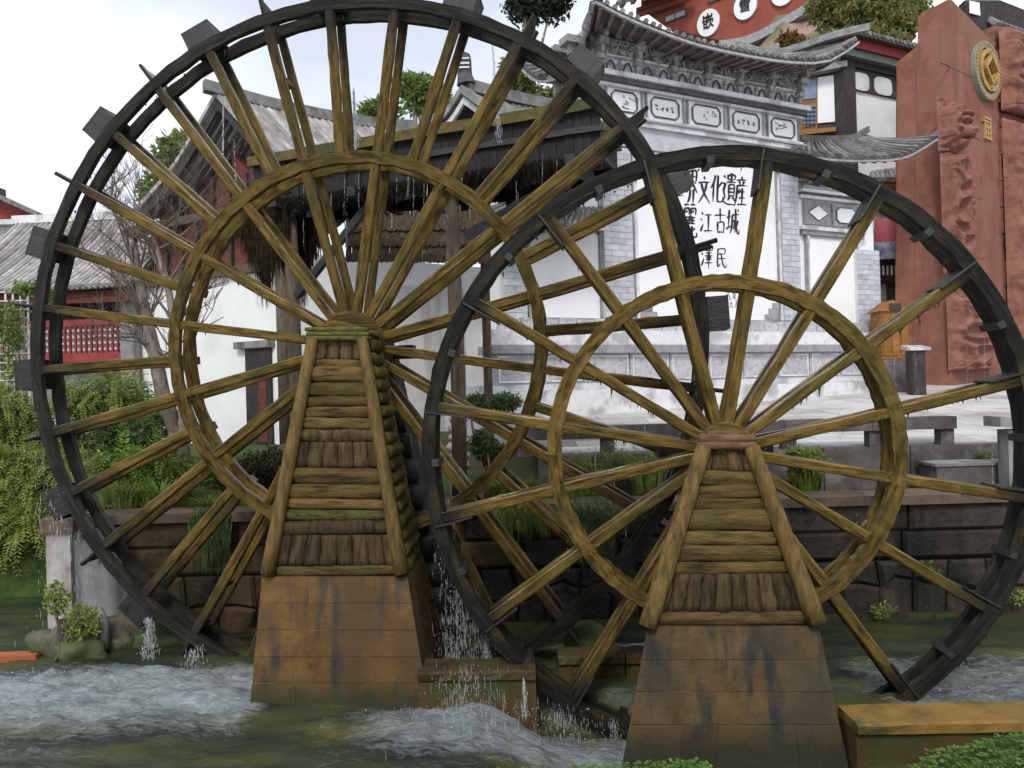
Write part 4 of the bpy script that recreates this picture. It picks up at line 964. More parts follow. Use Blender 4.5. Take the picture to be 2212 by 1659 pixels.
# ================================================================== WHITE SCREEN WALL WITH CALLIGRAPHY
def screen_wall():
    O = at(1300, 889, 15); fr = Frame(O, rad(26))
    root = empty('screen_wall', O, rad(26), 'tall white screen wall with black calligraphy, carved grey eaves and brick pilasters', 'wall')
    px = fr.pix
    V = lambda x, y, yo=0: Vector((px(x, y, yo)[0], yo, px(x, y, yo)[1]))
    Z = lambda x, y, yo=0: px(x, y, yo)[1]
    gz = lambda lx: plaza_z((O + fr.X * lx).y) - O.z - .05
    xL, xa, xb, xR = px(1085, 600)[0], px(1300, 600)[0], px(1727, 600)[0], px(1897, 600)[0]
    zTop = Z(1700, 150); zW = Z(1800, 405)
    B = lambda name, m, *a: MB().box(*a).build(name, MAT[m], root)
    # bodies
    B('central_body', 'white', xa, xb, .02, 1.3, -.9, zTop + .2)
    B('left_wing_body', 'white', xL, xa - .003, .10, .9, -.9, zW - .1)
    B('right_wing_body', 'white', xb + .003, xR, .10, .9, -.9, zW - .05)
    # base: plinth, carved band, mouldings
    z0 = Z(1475, 835, -.35); z1 = Z(1475, 762, -.3); z2 = Z(1475, 745, -.3); z3 = Z(1475, 716, -.2); z4 = Z(1475, 690, -.1)
    B('plinth', 'pale_trim', xL - .5, xR + .45, -.42, 1.3, -1.0, z0)
    B('plinth_step', 'pale_trim', xL - .46, xR + .40, -.36, 1.3, z0 + .003, z0 + .12)
    n = 11
    for i in range(n):
        a = xL - .3 + (xR - xL + .55) * i / n; b = xL - .3 + (xR - xL + .55) * (i + 1) / n - .03
        o = B('carved_panel', 'carved_pale', a, b, -.27, .3, z0 + .123, z1)
        # raised frame and curls
        f = MB(); f.box(a + .04, b - .04, -.295, -.272, z1 - .07, z1 - .04); f.box(a + .04, b - .04, -.295, -.272, z0 + .16, z0 + .19)
        f.box(a + .04, a + .07, -.294, -.272, z0 + .191, z1 - .071); f.box(b - .07, b - .04, -.294, -.272, z0 + .191, z1 - .071)
        f.build('panel_frame', MAT['pale_trim'], o)
    B('grey_moulding', 'grey_trim', xL - .40, xR + .35, -.38, .3, z1 + .003, z2)
    B('pale_moulding', 'pale_trim', xL - .36, xR + .31, -.32, .3, z2 + .003, z3)
    m = 26
    for i in range(m):
        a = xL - .1 + (xR - xL + .2) * i / m; b = xL - .1 + (xR - xL + .2) * (i + 1) / m - .02
        h = z4 - (.02 if i % 2 else .05)
        B('scallop_block', 'carved_pale', a, b, -.16, .1, z3 + .003, h)
    # centre panel
    cx0, cx1 = px(1377, 560)[0], px(1676, 560)[0]; ct, cbm = Z(1520, 345), z4 + .02
    B('white_panel', 'white', cx0, cx1, -.03, .05, cbm, ct)
    for a, b in ((cx0 - .12, cx0 - .005), (cx1 + .005, cx1 + .12)):
        B('panel_edge', 'grey_trim', a, a + .035, -.07, .05, cbm, ct); B('panel_edge', 'pale_trim', a + .04, b, -.055, .05, cbm, ct)
    for a, s in ((cx0, 1), (cx1, -1)):
        for k in range(3):
            w = .42 - .12 * k
            q = sorted((a + s * .004, a + s * w))
            B('corner_key', 'grey_trim', q[0], q[1], -.05 - .004 * k, .02, cbm + .002 + .13 * k, cbm + .13 * (k + 1))
    # brick pilasters: each brick its own block
    def bricks(x0, x1, zb, zt, yo, per=3):
        B('mortar_bed', 'mortar', x0 + .004, x1 - .004, yo + .012, .3, zb, zt)
        rows = int((zt - zb) / .118); h = (zt - zb) / rows
        for r in range(rows):
            k = per if r % 2 else per + 1
            xs = [x0 + (x1 - x0) * i / per for i in range(per + 1)] if r % 2 else [x0] + [x0 + (x1 - x0) * (i + .5) / per for i in range(per)] + [x1]
            for a, b in zip(xs[:-1], xs[1:]):
                B('brick', 'brick_grey', a + .005, b - .005, yo - rnd.uniform(0, .007), .05, zb + r * h + .005, zb + (r + 1) * h - .005)
    bricks(xa + .03, cx0 - .14, z4 + .02, ct, -.07, 2)
    bricks(cx1 + .14, xb - .03, z4 + .02, ct, -.07, 2)
    bx0 = px(1850, 620)[0]
    bricks(bx0, xR + .02, z4 - .05, Z(1870, 540), -.04, 2)
    bricks(xL, px(1137, 640)[0], z4 - .05, Z(1115, 560), -.04, 1)
    # wing panels
    for (u0, u1, v0) in ((1746, 1846, 517), (1146, 1292, 500)):
        a, b = px(u0, 620, .1)[0], px(u1, 620, .1)[0]; t = Z((u0 + u1) / 2, v0)
        B('white_panel', 'white', a, b, .05, .2, z4 + .01, t)
        for (p, q) in ((a - .10, a - .004), (b + .004, b + .10)):
            B('panel_edge', 'grey_trim', p, p + .04, .0, .2, z4 + .01, t + .06); B('panel_edge', 'pale_trim', p + .045, q, .01, .2, z4 + .01, t + .06)
        B('grey_moulding', 'grey_trim', a - .25, b + .25, -.02, .2, t + .065, t + .17)
        B('pale_moulding', 'pale_trim', a - .3, b + .3, -.06, .2, t + .173, t + .25)
        # two small framed plaques over the panel
        mid = (a + b) / 2; z5, z6 = t + .32, t + .86
        for (p, q, dia) in ((a - .12, mid - .03, True), (mid + .03, b + .12, False)):
            pl = B('plaque', 'grey_trim', p, q, .03, .2, z5, z6)
            c = Vector(((p + q) / 2, .018, (z5 + z6) / 2)); hw, hh = (q - p) / 2 - .09, (z6 - z5) / 2 - .08
            def outline(k): return [(c.x - hw * k, c.y, c.z), (c.x, c.y, c.z - hh * k), (c.x + hw * k, c.y, c.z), (c.x, c.y, c.z + hh * k)] if dia else [(c.x - hw * k, c.y, c.z - hh * k * .6), (c.x - hw * k * .7, c.y, c.z - hh * k), (c.x + hw * k * .7, c.y, c.z - hh * k), (c.x + hw * k, c.y, c.z - hh * k * .6), (c.x + hw * k, c.y, c.z + hh * k * .6), (c.x + hw * k * .7, c.y, c.z + hh * k), (c.x - hw * k * .7, c.y, c.z + hh * k), (c.x - hw * k, c.y, c.z + hh * k * .6)]
            MB().prism(outline(1.0), .01).build('plaque_border', MAT['dark_trim'], pl)
            MB().prism([(x, y - .012, z) for x, y, z in outline(.88)], .01).build('plaque_field', MAT['white'], pl)
        for k, (h, m_) in enumerate(((.07, 'pale_trim'), (.05, 'dark_trim'), (.08, 'pale_trim'), (.06, 'grey_trim'))):
            zz = z6 + .04 + sum((.07, .05, .08, .06)[:k]); B('cornice', m_, a - .3, b + .3, -.05 - .035 * k, .2, zz, zz + h - .003)
        zz = z6 + .31
        for k in range(6):
            xx = a - .2 + (b - a + .4) * (k + .5) / 6
            mb = MB(); mb.box(xx - .10, xx + .10, -.22, .1, zz, zz + .10); mb.box(xx - .17, xx + .17, -.34, .1, zz + .103, zz + .19); mb.box(xx - .06, xx + .06, -.44, .1, zz + .193, zz + .28)
            mb.build('bracket', MAT['carved'], root)
    # frieze of five framed panels on the centre
    zm0, zm1 = Z(1700, 243, -.2), Z(1700, 224, -.2)
    zp0, zp1 = Z(1685, 300, -.05), Z(1685, 253, -.05)
    zb0, zb1 = Z(1715, 323, -.15), Z(1715, 304, -.15)
    B('lower_cornice', 'pale_trim', xa - .10, xb + .10, -.16, .2, zb0, (zb0 + zb1) / 2)
    B('lower_cornice', 'grey_trim', xa - .14, xb + .14, -.20, .2, (zb0 + zb1) / 2 + .003, zb1 - .06)
    B('lower_cornice', 'pale_trim', xa - .10, xb + .10, -.14, .2, zb1 - .057, zb1)
    B('brick_band', 'brick_grey', xa - .02, xb + .02, -.08, .2, ct + .03, zb0 - .003)
    B('frieze_field', 'pale_trim', xa - .04, xb + .04, -.03, .2, zb1 + .003, zm0 - .06)
    spans = [(1306, 1385), (1392, 1474), (1481, 1562), (1569, 1645), (1652, 1720)]
    for i, (u0, u1) in enumerate(spans):
        a, b = px(u0, 260)[0], px(u1, 260)[0]
        fp = B('frieze_panel', 'white', a + .02, b - .02, -.05, .02, zp0 - .03, zp1 + .02)
        f = MB()
        for (p, q, r, s) in ((a, b, zp1 + .023, zp1 + .07), (a, b, zp0 - .08, zp0 - .033), (a, a + .035, zp0 - .032, zp1 + .022), (b - .035, b, zp0 - .032, zp1 + .022)): f.box(p, q, -.085, .0, r, s)
        f.build('panel_frame', MAT['grey_trim'], fp)
        cx, cz = (a + b) / 2, (zp0 + zp1) / 2; hw, hh = (b - a) / 2 - .12, (zp1 - zp0) / 2 - .03
        k = .10
        def octo(g): return [(cx - hw + g, -.056, cz - hh + k), (cx - hw + k, -.056, cz - hh + g), (cx + hw - k, -.056, cz - hh + g), (cx + hw - g, -.056, cz - hh + k), (cx + hw - g, -.056, cz + hh - k), (cx + hw - k, -.056, cz + hh - g), (cx - hw + k, -.056, cz + hh - g), (cx - hw + g, -.056, cz + hh - k)]
        o1 = octo(0); o2 = octo(.032); f = MB()
        for q in range(8):
            r = (q + 1) % 8; f.prism([o1[q], o1[r], o2[r], o2[q]], -.02)
        f.build('octagon_border', MAT['dark_trim'], fp)
        if i in (1, 3):
            f = MB()
            for q in range(4):
                x = cx - hw * .55 + hw * 1.1 * q / 3
                for _ in range(5):
                    dx, dz = rnd.uniform(-.03, .03), rnd.uniform(-.05, .05); w, h = ((rnd.uniform(.03, .07), .010) if rnd.random() < .55 else (.010, rnd.uniform(.03, .08)))
                    f.box(x + dx - w / 2, x + dx + w / 2, -.062 - rnd.uniform(0, .003), -.048, cz + dz - h / 2, cz + dz + h / 2)
            tag(f.build('worn_inscription', MAT['dark_trim'], fp), kind='stuff')
        else:
            f = MB()
            for q in range(6):
                x = cx + rnd.uniform(-.6, .6) * hw; z = cz + rnd.uniform(-.5, .5) * hh
                f.tube([(x + rnd.uniform(-.1, .1), -.058, z + rnd.uniform(-.05, .05)) for _ in range(3)], .01, 4)
            tag(f.build('painted_branch', MAT['grey_trim'], fp), kind='stuff')
    B('dark_moulding', 'dark_trim', xa - .16, xb + .16, -.22, .2, zm0, zm0 + .10)
    B('pale_moulding', 'pale_trim', xa - .22, xb + .22, -.28, .2, zm0 + .103, zm1)
    B('pale_moulding', 'pale_trim', xa - .10, xb + .10, -.16, .2, zm0 - .057, zm0 - .003)
    # carved bracket zone under the eave: arches, lattice panels, bracket sets
    zc0 = zm1 + .004; zc1 = zTop + .05
    B('carved_backing', 'carved', xa - .05, xb + .05, -.10, .2, zc0 + .32, zc1)
    B('pale_backing', 'pale_trim', xa - .05, xb + .05, -.10, .2, zc0, zc0 + .317)
    for i in range(7):
        xx = xa + (xb - xa) * i / 6
        mb = MB()
        for k, (w, d, h) in enumerate(((.08, .10, .20), (.15, .15, .12), (.08, .19, .14), (.22, .25, .12), (.10, .33, .14), (.28, .40, .10))):
            zz = zc0 + sum((.20, .12, .14, .12, .14, .10)[:k]); mb.box(xx - w / 2, xx + w / 2, -.10 - d, .0, zz + .002, zz + h)
        mb.build('bracket', MAT['carved'], root)
    for i in range(6):
        a = xa + (xb - xa) * i / 6 + .14; b = xa + (xb - xa) * (i + 1) / 6 - .14; c = (a + b) / 2; w = (b - a) / 2
        for s in (-1, 1):
            pts = [(c + s * (.10 + (w - .1) * t), -.17, zc0 + .06 + .16 * math.sin(PI * t) ** .7) for t in lin(0, 1, 8)]
            mb = MB(); mb.tube(pts, .022, 6); mb.build('arch_moulding', MAT['dark_trim'], root)
        mb = MB(); mb.tube([(c, -.19, zc0 + .04), (c, -.21, zc0 + .14), (c, -.19, zc0 + .24)], [.03, .05, .03], 7); mb.build('rosette', MAT['carved'], root, smooth=True)
        B('grey_moulding', 'pale_trim', a, b, -.20, .0, zc0 + .30, zc0 + .34)
        # lattice of small carved curls, two tiers
        mb = MB()
        for tier, (d, zz0, zz1) in enumerate(((.14, zc0 + .36, zc0 + .60), (.24, zc0 + .64, zc0 + .86))):
            mb.box(a - .04, b + .04, -.08 - d, -.06 - d, zz1, zz1 + .03)
            for k in range(46):
                x = rnd.uniform(a, b); z = rnd.uniform(zz0, zz1); r_ = rnd.uniform(.025, .055)
                ph = rnd.uniform(0, 6.3)
                mb.tube([(x + r_ * math.cos(ph + t), -.08 - d - .01, z + r_ * math.sin(ph + t)) for t in (0, .9, 1.8, 2.7, 3.6)], .011, 4)
        tag(mb.build('carved_lattice', MAT['carved'], root), kind='stuff')
    # left end of the central block: the same bracket zone turned the corner
    B('carved_backing', 'carved', xa - .12, xa - .051, -.05, 1.5, zc0 - .2, zc1)
    for i in range(3):
        yy = .25 + .5 * i; mb = MB()
        for k, (w, d, h) in enumerate(((.12, .14, .25), (.24, .26, .15), (.14, .36, .18), (.34, .48, .14))):
            zz = zc0 + sum((.25, .15, .18, .14)[:k]); mb.box(xa - .10 - d, xa, yy - w / 2, yy + w / 2, zz + .002, zz + h)
        mb.build('bracket', MAT['carved'], root)
    # roofs
    ov = -.95
    e = [V(1283, -6, ov), V(1340, 24, ov), V(1410, 54, ov), V(1500, 86, ov), V(1610, 111, ov), V(1710, 126, ov), V(1790, 122, ov), V(1852, 82, ov)]
    rz = zTop + 1.55
    rg = [Vector((e[0].x + .8, .65, e[0].z + .10)), Vector((xa + 1.2, .65, e[2].z + .42)), Vector(((xa + xb) / 2, .65, e[4].z + .45)), Vector((xb - .9, .65, e[5].z + .42)), Vector((e[-1].x - .8, .65, e[-1].z + .16))]
    tiled_slope(root, e, rg, 40, .052, .12, rafters=26, raf=.075, rlen=.6)
    beam_part(root, [p + Vector((0, -.03, -.11)) for p in e], .06, .045, 'eave_board', 'grey_trim')
    beam_part(root, [p + Vector((0, .0, .10)) for p in rg], .22, .30, 'ridge', 'tile')
    c1 = e[0]; back = Vector((c1.x + .15, 2.3, c1.z + .1)); mid = Vector((c1.x + .35, .75, c1.z - .62))
    e2 = [back, Vector((c1.x + .2, 1.6, c1.z - .45)), mid, Vector((c1.x + .22, -.1, c1.z - .48)), c1]
    rg2 = [Vector((rg[0].x + .1, 1.6, rg[0].z)), Vector((rg[0].x, .9, rg[0].z)), Vector((rg[0].x, .65, rg[0].z)), Vector((rg[0].x, .60, rg[0].z)), Vector((rg[0].x - .1, .55, rg[0].z - .05))]
    tiled_slope(root, e2, rg2, 15, .052, .08, rafters=11, raf=.075, rlen=.6)
    beam_part(root, [p + Vector((-.02, 0, -.11)) for p in e2], .06, .045, 'eave_board', 'grey_trim')
    # right end slope, turned away, with its flying hip
    c2 = e[-1]
    beam_part(root, [rg[-1] + Vector((-1.2, 0, .0)), rg[-1] + Vector((0, 0, .02)), c2 + Vector((-.35, .3, .12)), c2 + Vector((.22, -.12, .22))], .16, .16, 'hip', 'tile')
    beam_part(root, [rg[0] + Vector((.8, 0, .0)), rg[0] + Vector((0, 0, .05)), c1 + Vector((.3, .3, .16)), c1 + Vector((-.12, -.12, .2))], .16, .16, 'hip', 'tile')
    tiled_slope(root, [c2, c2 + Vector((-.25, .8, -.35)), c2 + Vector((-.1, 1.9, 0))], [rg[-1], rg[-1] + Vector((0, .1, 0)), rg[-1] + Vector((0, .3, 0))], 8, .052, .05)
    # wing roofs
    ow = -.75
    e = [V(1706, 322, ow), V(1790, 336, ow), V(1880, 339, ow), V(1955, 331, ow), V(2022, 293, ow)]
    rg = [V(1727, 304, .4), V(1780, 304, .4), V(1830, 302, .4), V(1862, 296, .4)]
    rg.append(rg[-1] + Vector((.2, .1, .02)))
    tiled_slope(root, e, rg, 22, .05, .06, rafters=14, raf=.07, rlen=.6)
    beam_part(root, [p + Vector((0, -.02, -.1)) for p in e], .06, .045, 'eave_board', 'grey_trim')
    beam_part(root, [V(1727, 301, .4), V(1790, 302, .4), V(1840, 298, .4), V(1872, 281, .4)], .2, .16, 'ridge', 'tile')
    beam_part(root, [rg[-1] + Vector((-.1, 0, .05)), V(1950, 318, -.2), V(1995, 308, -.5), V(2026, 288, -.8)], .14, .13, 'hip', 'tile')
    tiled_slope(root, [e[-1], e[-1] + Vector((-.2, .8, -.2)), e[-1] + Vector((-.1, 1.6, 0))], [rg[-1], rg[-1] + Vector((0, .1, 0)), rg[-1] + Vector((0, .3, 0))], 7, .05, .05)
    e = [V(1050, 450, ow), V(1110, 476, ow), V(1200, 486, ow), V(1306, 484, ow)]
    rg = [V(1110, 410, .4), V(1150, 424, .4), V(1230, 428, .4), V(1310, 428, .4)]
    tiled_slope(root, e, rg, 20, .05, .06, rafters=14, raf=.07, rlen=.6)
    beam_part(root, [p + Vector((0, -.02, -.1)) for p in e], .06, .045, 'eave_board', 'grey_trim')
    beam_part(root, [q + Vector((0, 0, .06)) for q in rg], .2, .2, 'ridge', 'tile')
    # the calligraphy: three lines and a small date line, each character brushed stroke by stroke
    def brush(ch, u, v, h, w, yo=-.034):
        a, z = px(u, v, yo); mb = MB(); lean = rnd.uniform(.02, .10)
        for st in STROKES[ch]:
            P_ = [Vector((a + ((x - 5) / 10 * w) + lean * (y - 5) / 10 * h, yo, z + (y - 5) / 10 * h)) for x, y in st]
            P_ = smooth_line(P_, 9) if len(P_) > 2 else [P_[0].lerp(P_[1], k / 5) + Vector((0, 0, .012 * h * math.sin(PI * k / 5))) for k in range(6)]
            n_ = len(P_); vs_ = []; fs_ = []
            for i, p in enumerate(P_):
                d = (P_[min(i + 1, n_ - 1)] - P_[max(i - 1, 0)]).normalized(); t = i / (n_ - 1)
                bw = h * .031 * (1.15 - .75 * t + .35 * math.sin(PI * t)) * rnd.uniform(.8, 1.15)
                s_ = Vector((d.z, 0, -d.x)) * bw * (1.25 if abs(d.z) > abs(d.x) else .8)
                vs_ += [p - s_, p + s_, p - s_ * .9 + Vector((0, .006, 0)), p + s_ * .9 + Vector((0, .006, 0))]
            for i in range(n_ - 1):
                c = 4 * i; fs_ += [(c, c + 4, c + 5, c + 1), (c + 2, c + 3, c + 7, c + 6), (c, c + 2, c + 6, c + 4), (c + 1, c + 5, c + 7, c + 3)]
            fs_ += [(0, 1, 3, 2), (4 * n_ - 4, 4 * n_ - 2, 4 * n_ - 1, 4 * n_ - 3)]
            lift = Vector((0, -rnd.uniform(0, .003), 0))
            mb.add([q + lift for q in vs_], fs_)
        mb.build('character', MAT['ink'], root)
    for ch, u, v, h, w in (('世', 1466, 400, .62, .36), ('界', 1495, 403, .70, .36), ('文', 1521, 411, .62, .38), ('化', 1549, 408, .64, .40), ('遺', 1575, 408, .70, .42), ('產', 1601, 414, .66, .38),
                           ('麗', 1491, 478, .72, .36), ('江', 1526, 480, .50, .38), ('古', 1556, 478, .58, .36), ('城', 1583, 478, .60, .40),
                           ('江', 1498, 556, .44, .30), ('澤', 1527, 554, .50, .34), ('民', 1558, 557, .46, .32),
                           ('九', 1574, 640, .17, .15), ('年', 1587, 640, .18, .14), ('九', 1580, 658, .16, .14), ('月', 1592, 657, .17, .12)):
        brush(ch, u, v, h, w)

screen_wall()

# ================================================================== FLUME BEHIND THE BIG WHEEL
def flume():
    A = at(1296, 262, 8.75); Bp = at(548, 352, 10.6)          # upper edge of the near side
    d = (Bp - A); L = d.length; d.normalize(); nrm = Vector((-d.y, d.x, 0)).normalized()
    if nrm.y < 0: nrm = -nrm
    A.z = (A.z + Bp.z) / 2 + .12; zt = A.z
    base = Vector((A.x, A.y, 1.3))
    r = empty('water_flume', base, 0, 'dark plank water flume on posts behind the big wheel', 'flume')
    Wd = .75
    def q(t, n, z): p = A + d * (t * L) + nrm * n; return Vector((p.x, p.y, z))
    h = .78; n = 46
    for side, nn in ((0, 0), (1, Wd)):
        for i in range(n):
            t0, t1 = i / n, (i + .96) / n
            lo = zt - h + rnd.uniform(-.09, .05) + (.10 if .55 < t0 < .8 else 0)
            dn = rnd.uniform(-.012, .012)
            MB().hexa([q(t0, nn + dn, lo), q(t1, nn + dn, lo + rnd.uniform(-.02, .02)), q(t1, nn + .03 + dn, lo), q(t0, nn + .03 + dn, lo), q(t0, nn + dn, zt - .08), q(t1, nn + dn, zt - .08), q(t1, nn + .03 + dn, zt - .08), q(t0, nn + .03 + dn, zt - .08)]).build('side_board', MAT['trough'], r, world=True)
    MB().hexa([q(0, .04, zt - .62), q(1, .04, zt - .62), q(1, Wd - .01, zt - .62), q(0, Wd - .01, zt - .62), q(0, .04, zt - .56), q(1, .04, zt - .56), q(1, Wd - .01, zt - .56), q(0, Wd - .01, zt - .56)]).build('floor_board', MAT['trough'], r, world=True)
    for nn in (-.03, Wd + .05):
        MB().beam(q(-.01, nn, zt - .02), q(1.01, nn, zt - .02), .09, .13, (0, 0, 1), 10, .008).build('rail', MAT['flume_rail'], r, world=True)
        MB().beam(q(-.01, nn + .01, zt - .30), q(1.01, nn + .01, zt - .30), .06, .07, (0, 0, 1), 10, .008).build('rail', MAT['dark_wood'], r, world=True)
    for (t, nn) in ((.40, .12), (.90, .12)):
        p = q(t, nn, zt - .6)
        mb = MB(); mb.tube([(p.x, p.y, 1.2), (p.x + .02, p.y, 2.6), (p.x, p.y, zt - .62)], [.10, .095, .09], 9, jit=.05); mb.build('post', MAT['timber_brown'], r, world=True, smooth=True)
    for t in (.06, .40, .65, .90):
        MB().beam(q(t, -.25, zt - .68), q(t, Wd + .25, zt - .68), .12, .12).build('cross_beam', MAT['dark_wood'], r, world=True)
    MB().beam(q(.36, .1, zt - 1.35), q(.05, .12, zt - .68), .10, .10).build('brace', MAT['dark_wood'], r, world=True)
    MB().beam(q(.88, .1, zt - 1.9), q(.62, .12, zt - .68), .09, .09).build('brace', MAT['dark_wood'], r, world=True)
    # root and moss curtains hanging from the boards
    for (t0, t1, ln, m, cnt) in ((.89, 1.04, 1.55, 'hang_moss', 2600), (.0, .40, .30, 'hang_dark', 2000), (.38, .66, .22, 'hang_dark', 1200), (.60, .92, .26, 'hang_dark', 1500)):
        mb = MB()
        for _ in range(cnt):
            t = rnd.uniform(t0, t1); f = 1 - abs((t - t0) / (t1 - t0) - .5) * 1.2
            nn = rnd.choice((rnd.uniform(-.08, .05), rnd.uniform(.6, .8))); z = zt - h + .12 + rnd.uniform(-.03, .1)
            l = ln * f * rnd.uniform(.2, 1.0); w = rnd.uniform(.003, .009)
            p = q(t, nn, z); e = p + Vector((rnd.uniform(-.05, .05), rnd.uniform(-.04, .04), -l)); m_ = p.lerp(e, .5) + Vector((rnd.uniform(-.03, .03), 0, 0))
            mb.tube([p, m_, e], [w, w * 1.2, w * .3], 3, cap=False)
        tag(mb.build('hanging_moss', MAT[m], r, world=True, fix=False), kind='stuff')
    return q, zt
flume_q, flume_zt = flume()

def thatch_shelter():
    c = at(905, 560, 12.5)
    r = empty('thatched_shelter', (c.x, c.y, 1.4), 0, 'small brown thatched lean-to roof seen under the flume', 'shelter')
    P = [at(752, 478, 12.2), at(1052, 465, 12.0), at(1060, 560, 11.6), at(748, 558, 11.8)]
    for tier in range(3):
        f0, f1 = tier / 3, (tier + 1) / 3 + .06
        mb = MB()
        for i in range(620):
            u = rnd.random(); a = P[0].lerp(P[1], u).lerp(P[3].lerp(P[2], u), f0 + rnd.uniform(0, .05)); b = P[0].lerp(P[1], u).lerp(P[3].lerp(P[2], u), f1 + rnd.uniform(-.06, .1))
            up = Vector((0, -.02 - .03 * (2 - tier), .03 * (3 - tier)))
            mb.beam(a + up + Vector((0, 0, rnd.uniform(-.02, .03))), b + up, rnd.uniform(.012, .03), .012)
        tag(mb.build('thatch_layer', MAT['thatch'], r, world=True), kind='stuff')
    for u in (1046,):
        a = at(u, 545, 11.9); mb = MB(); mb.tube([(a.x, a.y + .1, 1.2), (a.x, a.y + .1, a.z)], .07, 8); mb.build('post', MAT['timber_brown'], r, world=True)
    MB().beam(at(750, 556, 11.85), at(1056, 556, 11.7), .1, .12).build('eave_beam', MAT['dark_wood'], r, world=True)
thatch_shelter()

# ================================================================== HOUSES BEHIND
def poly(root, name, mat, pts, thick, axis):
    return MB().prism(pts, thick, axis).build(name, MAT[mat], root, world=True)

def white_house():
    Bq, Pk, Lw, Re = at(648, 350, 16.5), at(475, 212, 17.7), at(308, 446, 19.2), at(890, 288, 20.5)
    rd = Re - Pk; rd.z = 0; rdir = rd.normalized(); gd = (Lw - Bq); gd.z = 0; gdir = gd.normalized()
    W = at(612, 962, 17.2); W.z = 1.45
    r = empty('white_house', (W.x, W.y, W.z), 0, 'white walled house with dark red gable and grey tiled roof behind the big wheel', 'house')
    up = Vector((0, 0, 1))
    low = Bq + (Bq - Pk) * .30; low.z = Bq.z - .62      # the front eave lies lower
    lowL = Lw + (Lw - Pk) * .05; lowL.z = Lw.z - .15
    # front slope and rear slope
    tiled_slope(r, [low, low + rd * .5 - up * .1, low + rd * 1.0], [Pk, Pk + rd * .5 - up * .12, Re], 30, .10, .28, 'tile_pale', world=True, rafters=16, raf=.12, rlen=.5)
    tiled_slope(r, [lowL + rd, lowL + rd * .5, lowL], [Re, Pk + rd * .5 - up * .12, Pk], 26, .10, .28, 'tile_pale', world=True, rafters=14, raf=.12, rlen=.8)
    beam_part(r, [Pk - rdir * .35 + up * .22, Pk + rd * .3 + up * .07, Pk + rd * .7 + up * .06, Re + up * .2], .26, .26, 'ridge', 'tile', True)
    for a, b in ((Pk, low), (Pk, lowL)):
        mid = a.lerp(b, .5) - up * .26
        beam_part(r, [a - rdir * .06 + up * .08, mid - rdir * .06 + up * .08, b - rdir * .06 + up * .06], .12, .14, 'verge_tiles', 'tile_pale', True)
        beam_part(r, [a - rdir * .03 - up * .16, mid - rdir * .03 - up * .16, b - rdir * .03 - up * .18], .06, .24, 'barge_board', 'timber_dark', True)
    # walls
    inn = rdir * .75
    zt = 6.1
    c0 = Vector((W.x, W.y, 0)); c1 = c0 + gdir * 5.4
    g = lambda c, z: Vector((c.x, c.y, z))
    poly(r, 'gable_wall', 'white', [g(c0, 1.3), g(c1, 1.3), g(c1, zt - .5), g(c0, zt - .5)], .25, rdir)
    kneeL, kneeR = lowL.z - .5, low.z - .35
    pkz = Pk.z - .55
    cm = (c0 + c1) / 2
    gp = poly(r, 'gable_boarding', 'red_board', [g(c0 + rdir * .45, zt - .49), g(c1 + rdir * .45, zt - .49), g(c1 + rdir * .45, kneeL), g(cm + rdir * .45, pkz), g(c0 + rdir * .45, kneeR)], .2, rdir)
    for k in range(9):
        t = (k + .5) / 9; c = c0.lerp(c1, t) + rdir * .40
        top = (kneeR + (pkz - kneeR) * t / .5) if t < .5 else (pkz + (kneeL - pkz) * (t - .5) / .5)
        MB().beam(g(c, zt - .45), g(c, top - .05), .10, .05, gdir).build('gable_batten', MAT['timber_dark'], gp, world=True)
    for z in (zt - .5, zt + .9):
        MB().beam(g(c0 - rdir * .08 - gdir * .2, z), g(c1 - rdir * .08, z), .14, .2).build('tie_beam', MAT['timber_brown'], r, world=True)
    poly(r, 'side_wall', 'white', [g(c0 + rdir * .26, 1.3), g(c0 + rdir * 9, 1.3), g(c0 + rdir * 9, zt - .2), g(c0 + rdir * .26, zt - .2)], .25, gdir)
    for t in (0, 7.8):
        c = c0 + rdir * t - gdir * .10
        mb = MB(); mb.tube([g(c, 1.2), g(c, zt + .2)], .15, 10); mb.build('post', MAT['timber_brown'], r, world=True, smooth=True)
    for t in (2.9, 5.5):
        poly(r, 'side_panel', 'white_grimy', [g(c0 + rdir * t - gdir * .03, 1.3), g(c0 + rdir * (t + 1.9) - gdir * .03, 1.3), g(c0 + rdir * (t + 1.9) - gdir * .03, zt - .8), g(c0 + rdir * t - gdir * .03, zt - .8)], .02, gdir)
    # door near the corner
    dn = -rdir * .03
    dr = poly(r, 'door', 'timber_dark', [g(c0 + gdir * .25 + dn, 1.5), g(c0 + gdir * 1.05 + dn, 1.5), g(c0 + gdir * 1.05 + dn, 3.75), g(c0 + gdir * .25 + dn, 3.75)], .05, -rdir)
    poly(r, 'lintel', 'concrete_grey', [g(c0 + gdir * .15 + dn, 3.76), g(c0 + gdir * 1.3 + dn, 3.76), g(c0 + gdir * 1.3 + dn, 3.92), g(c0 + gdir * .15 + dn, 3.92)], .14, -rdir)
    poly(dr, 'door_curtain', 'red_board', [g(c0 + gdir * .35 + dn * 3, 1.6), g(c0 + gdir * .6 + dn * 3, 1.6), g(c0 + gdir * .6 + dn * 3, 3.2), g(c0 + gdir * .35 + dn * 3, 3.2)], .02, -rdir)
white_house()

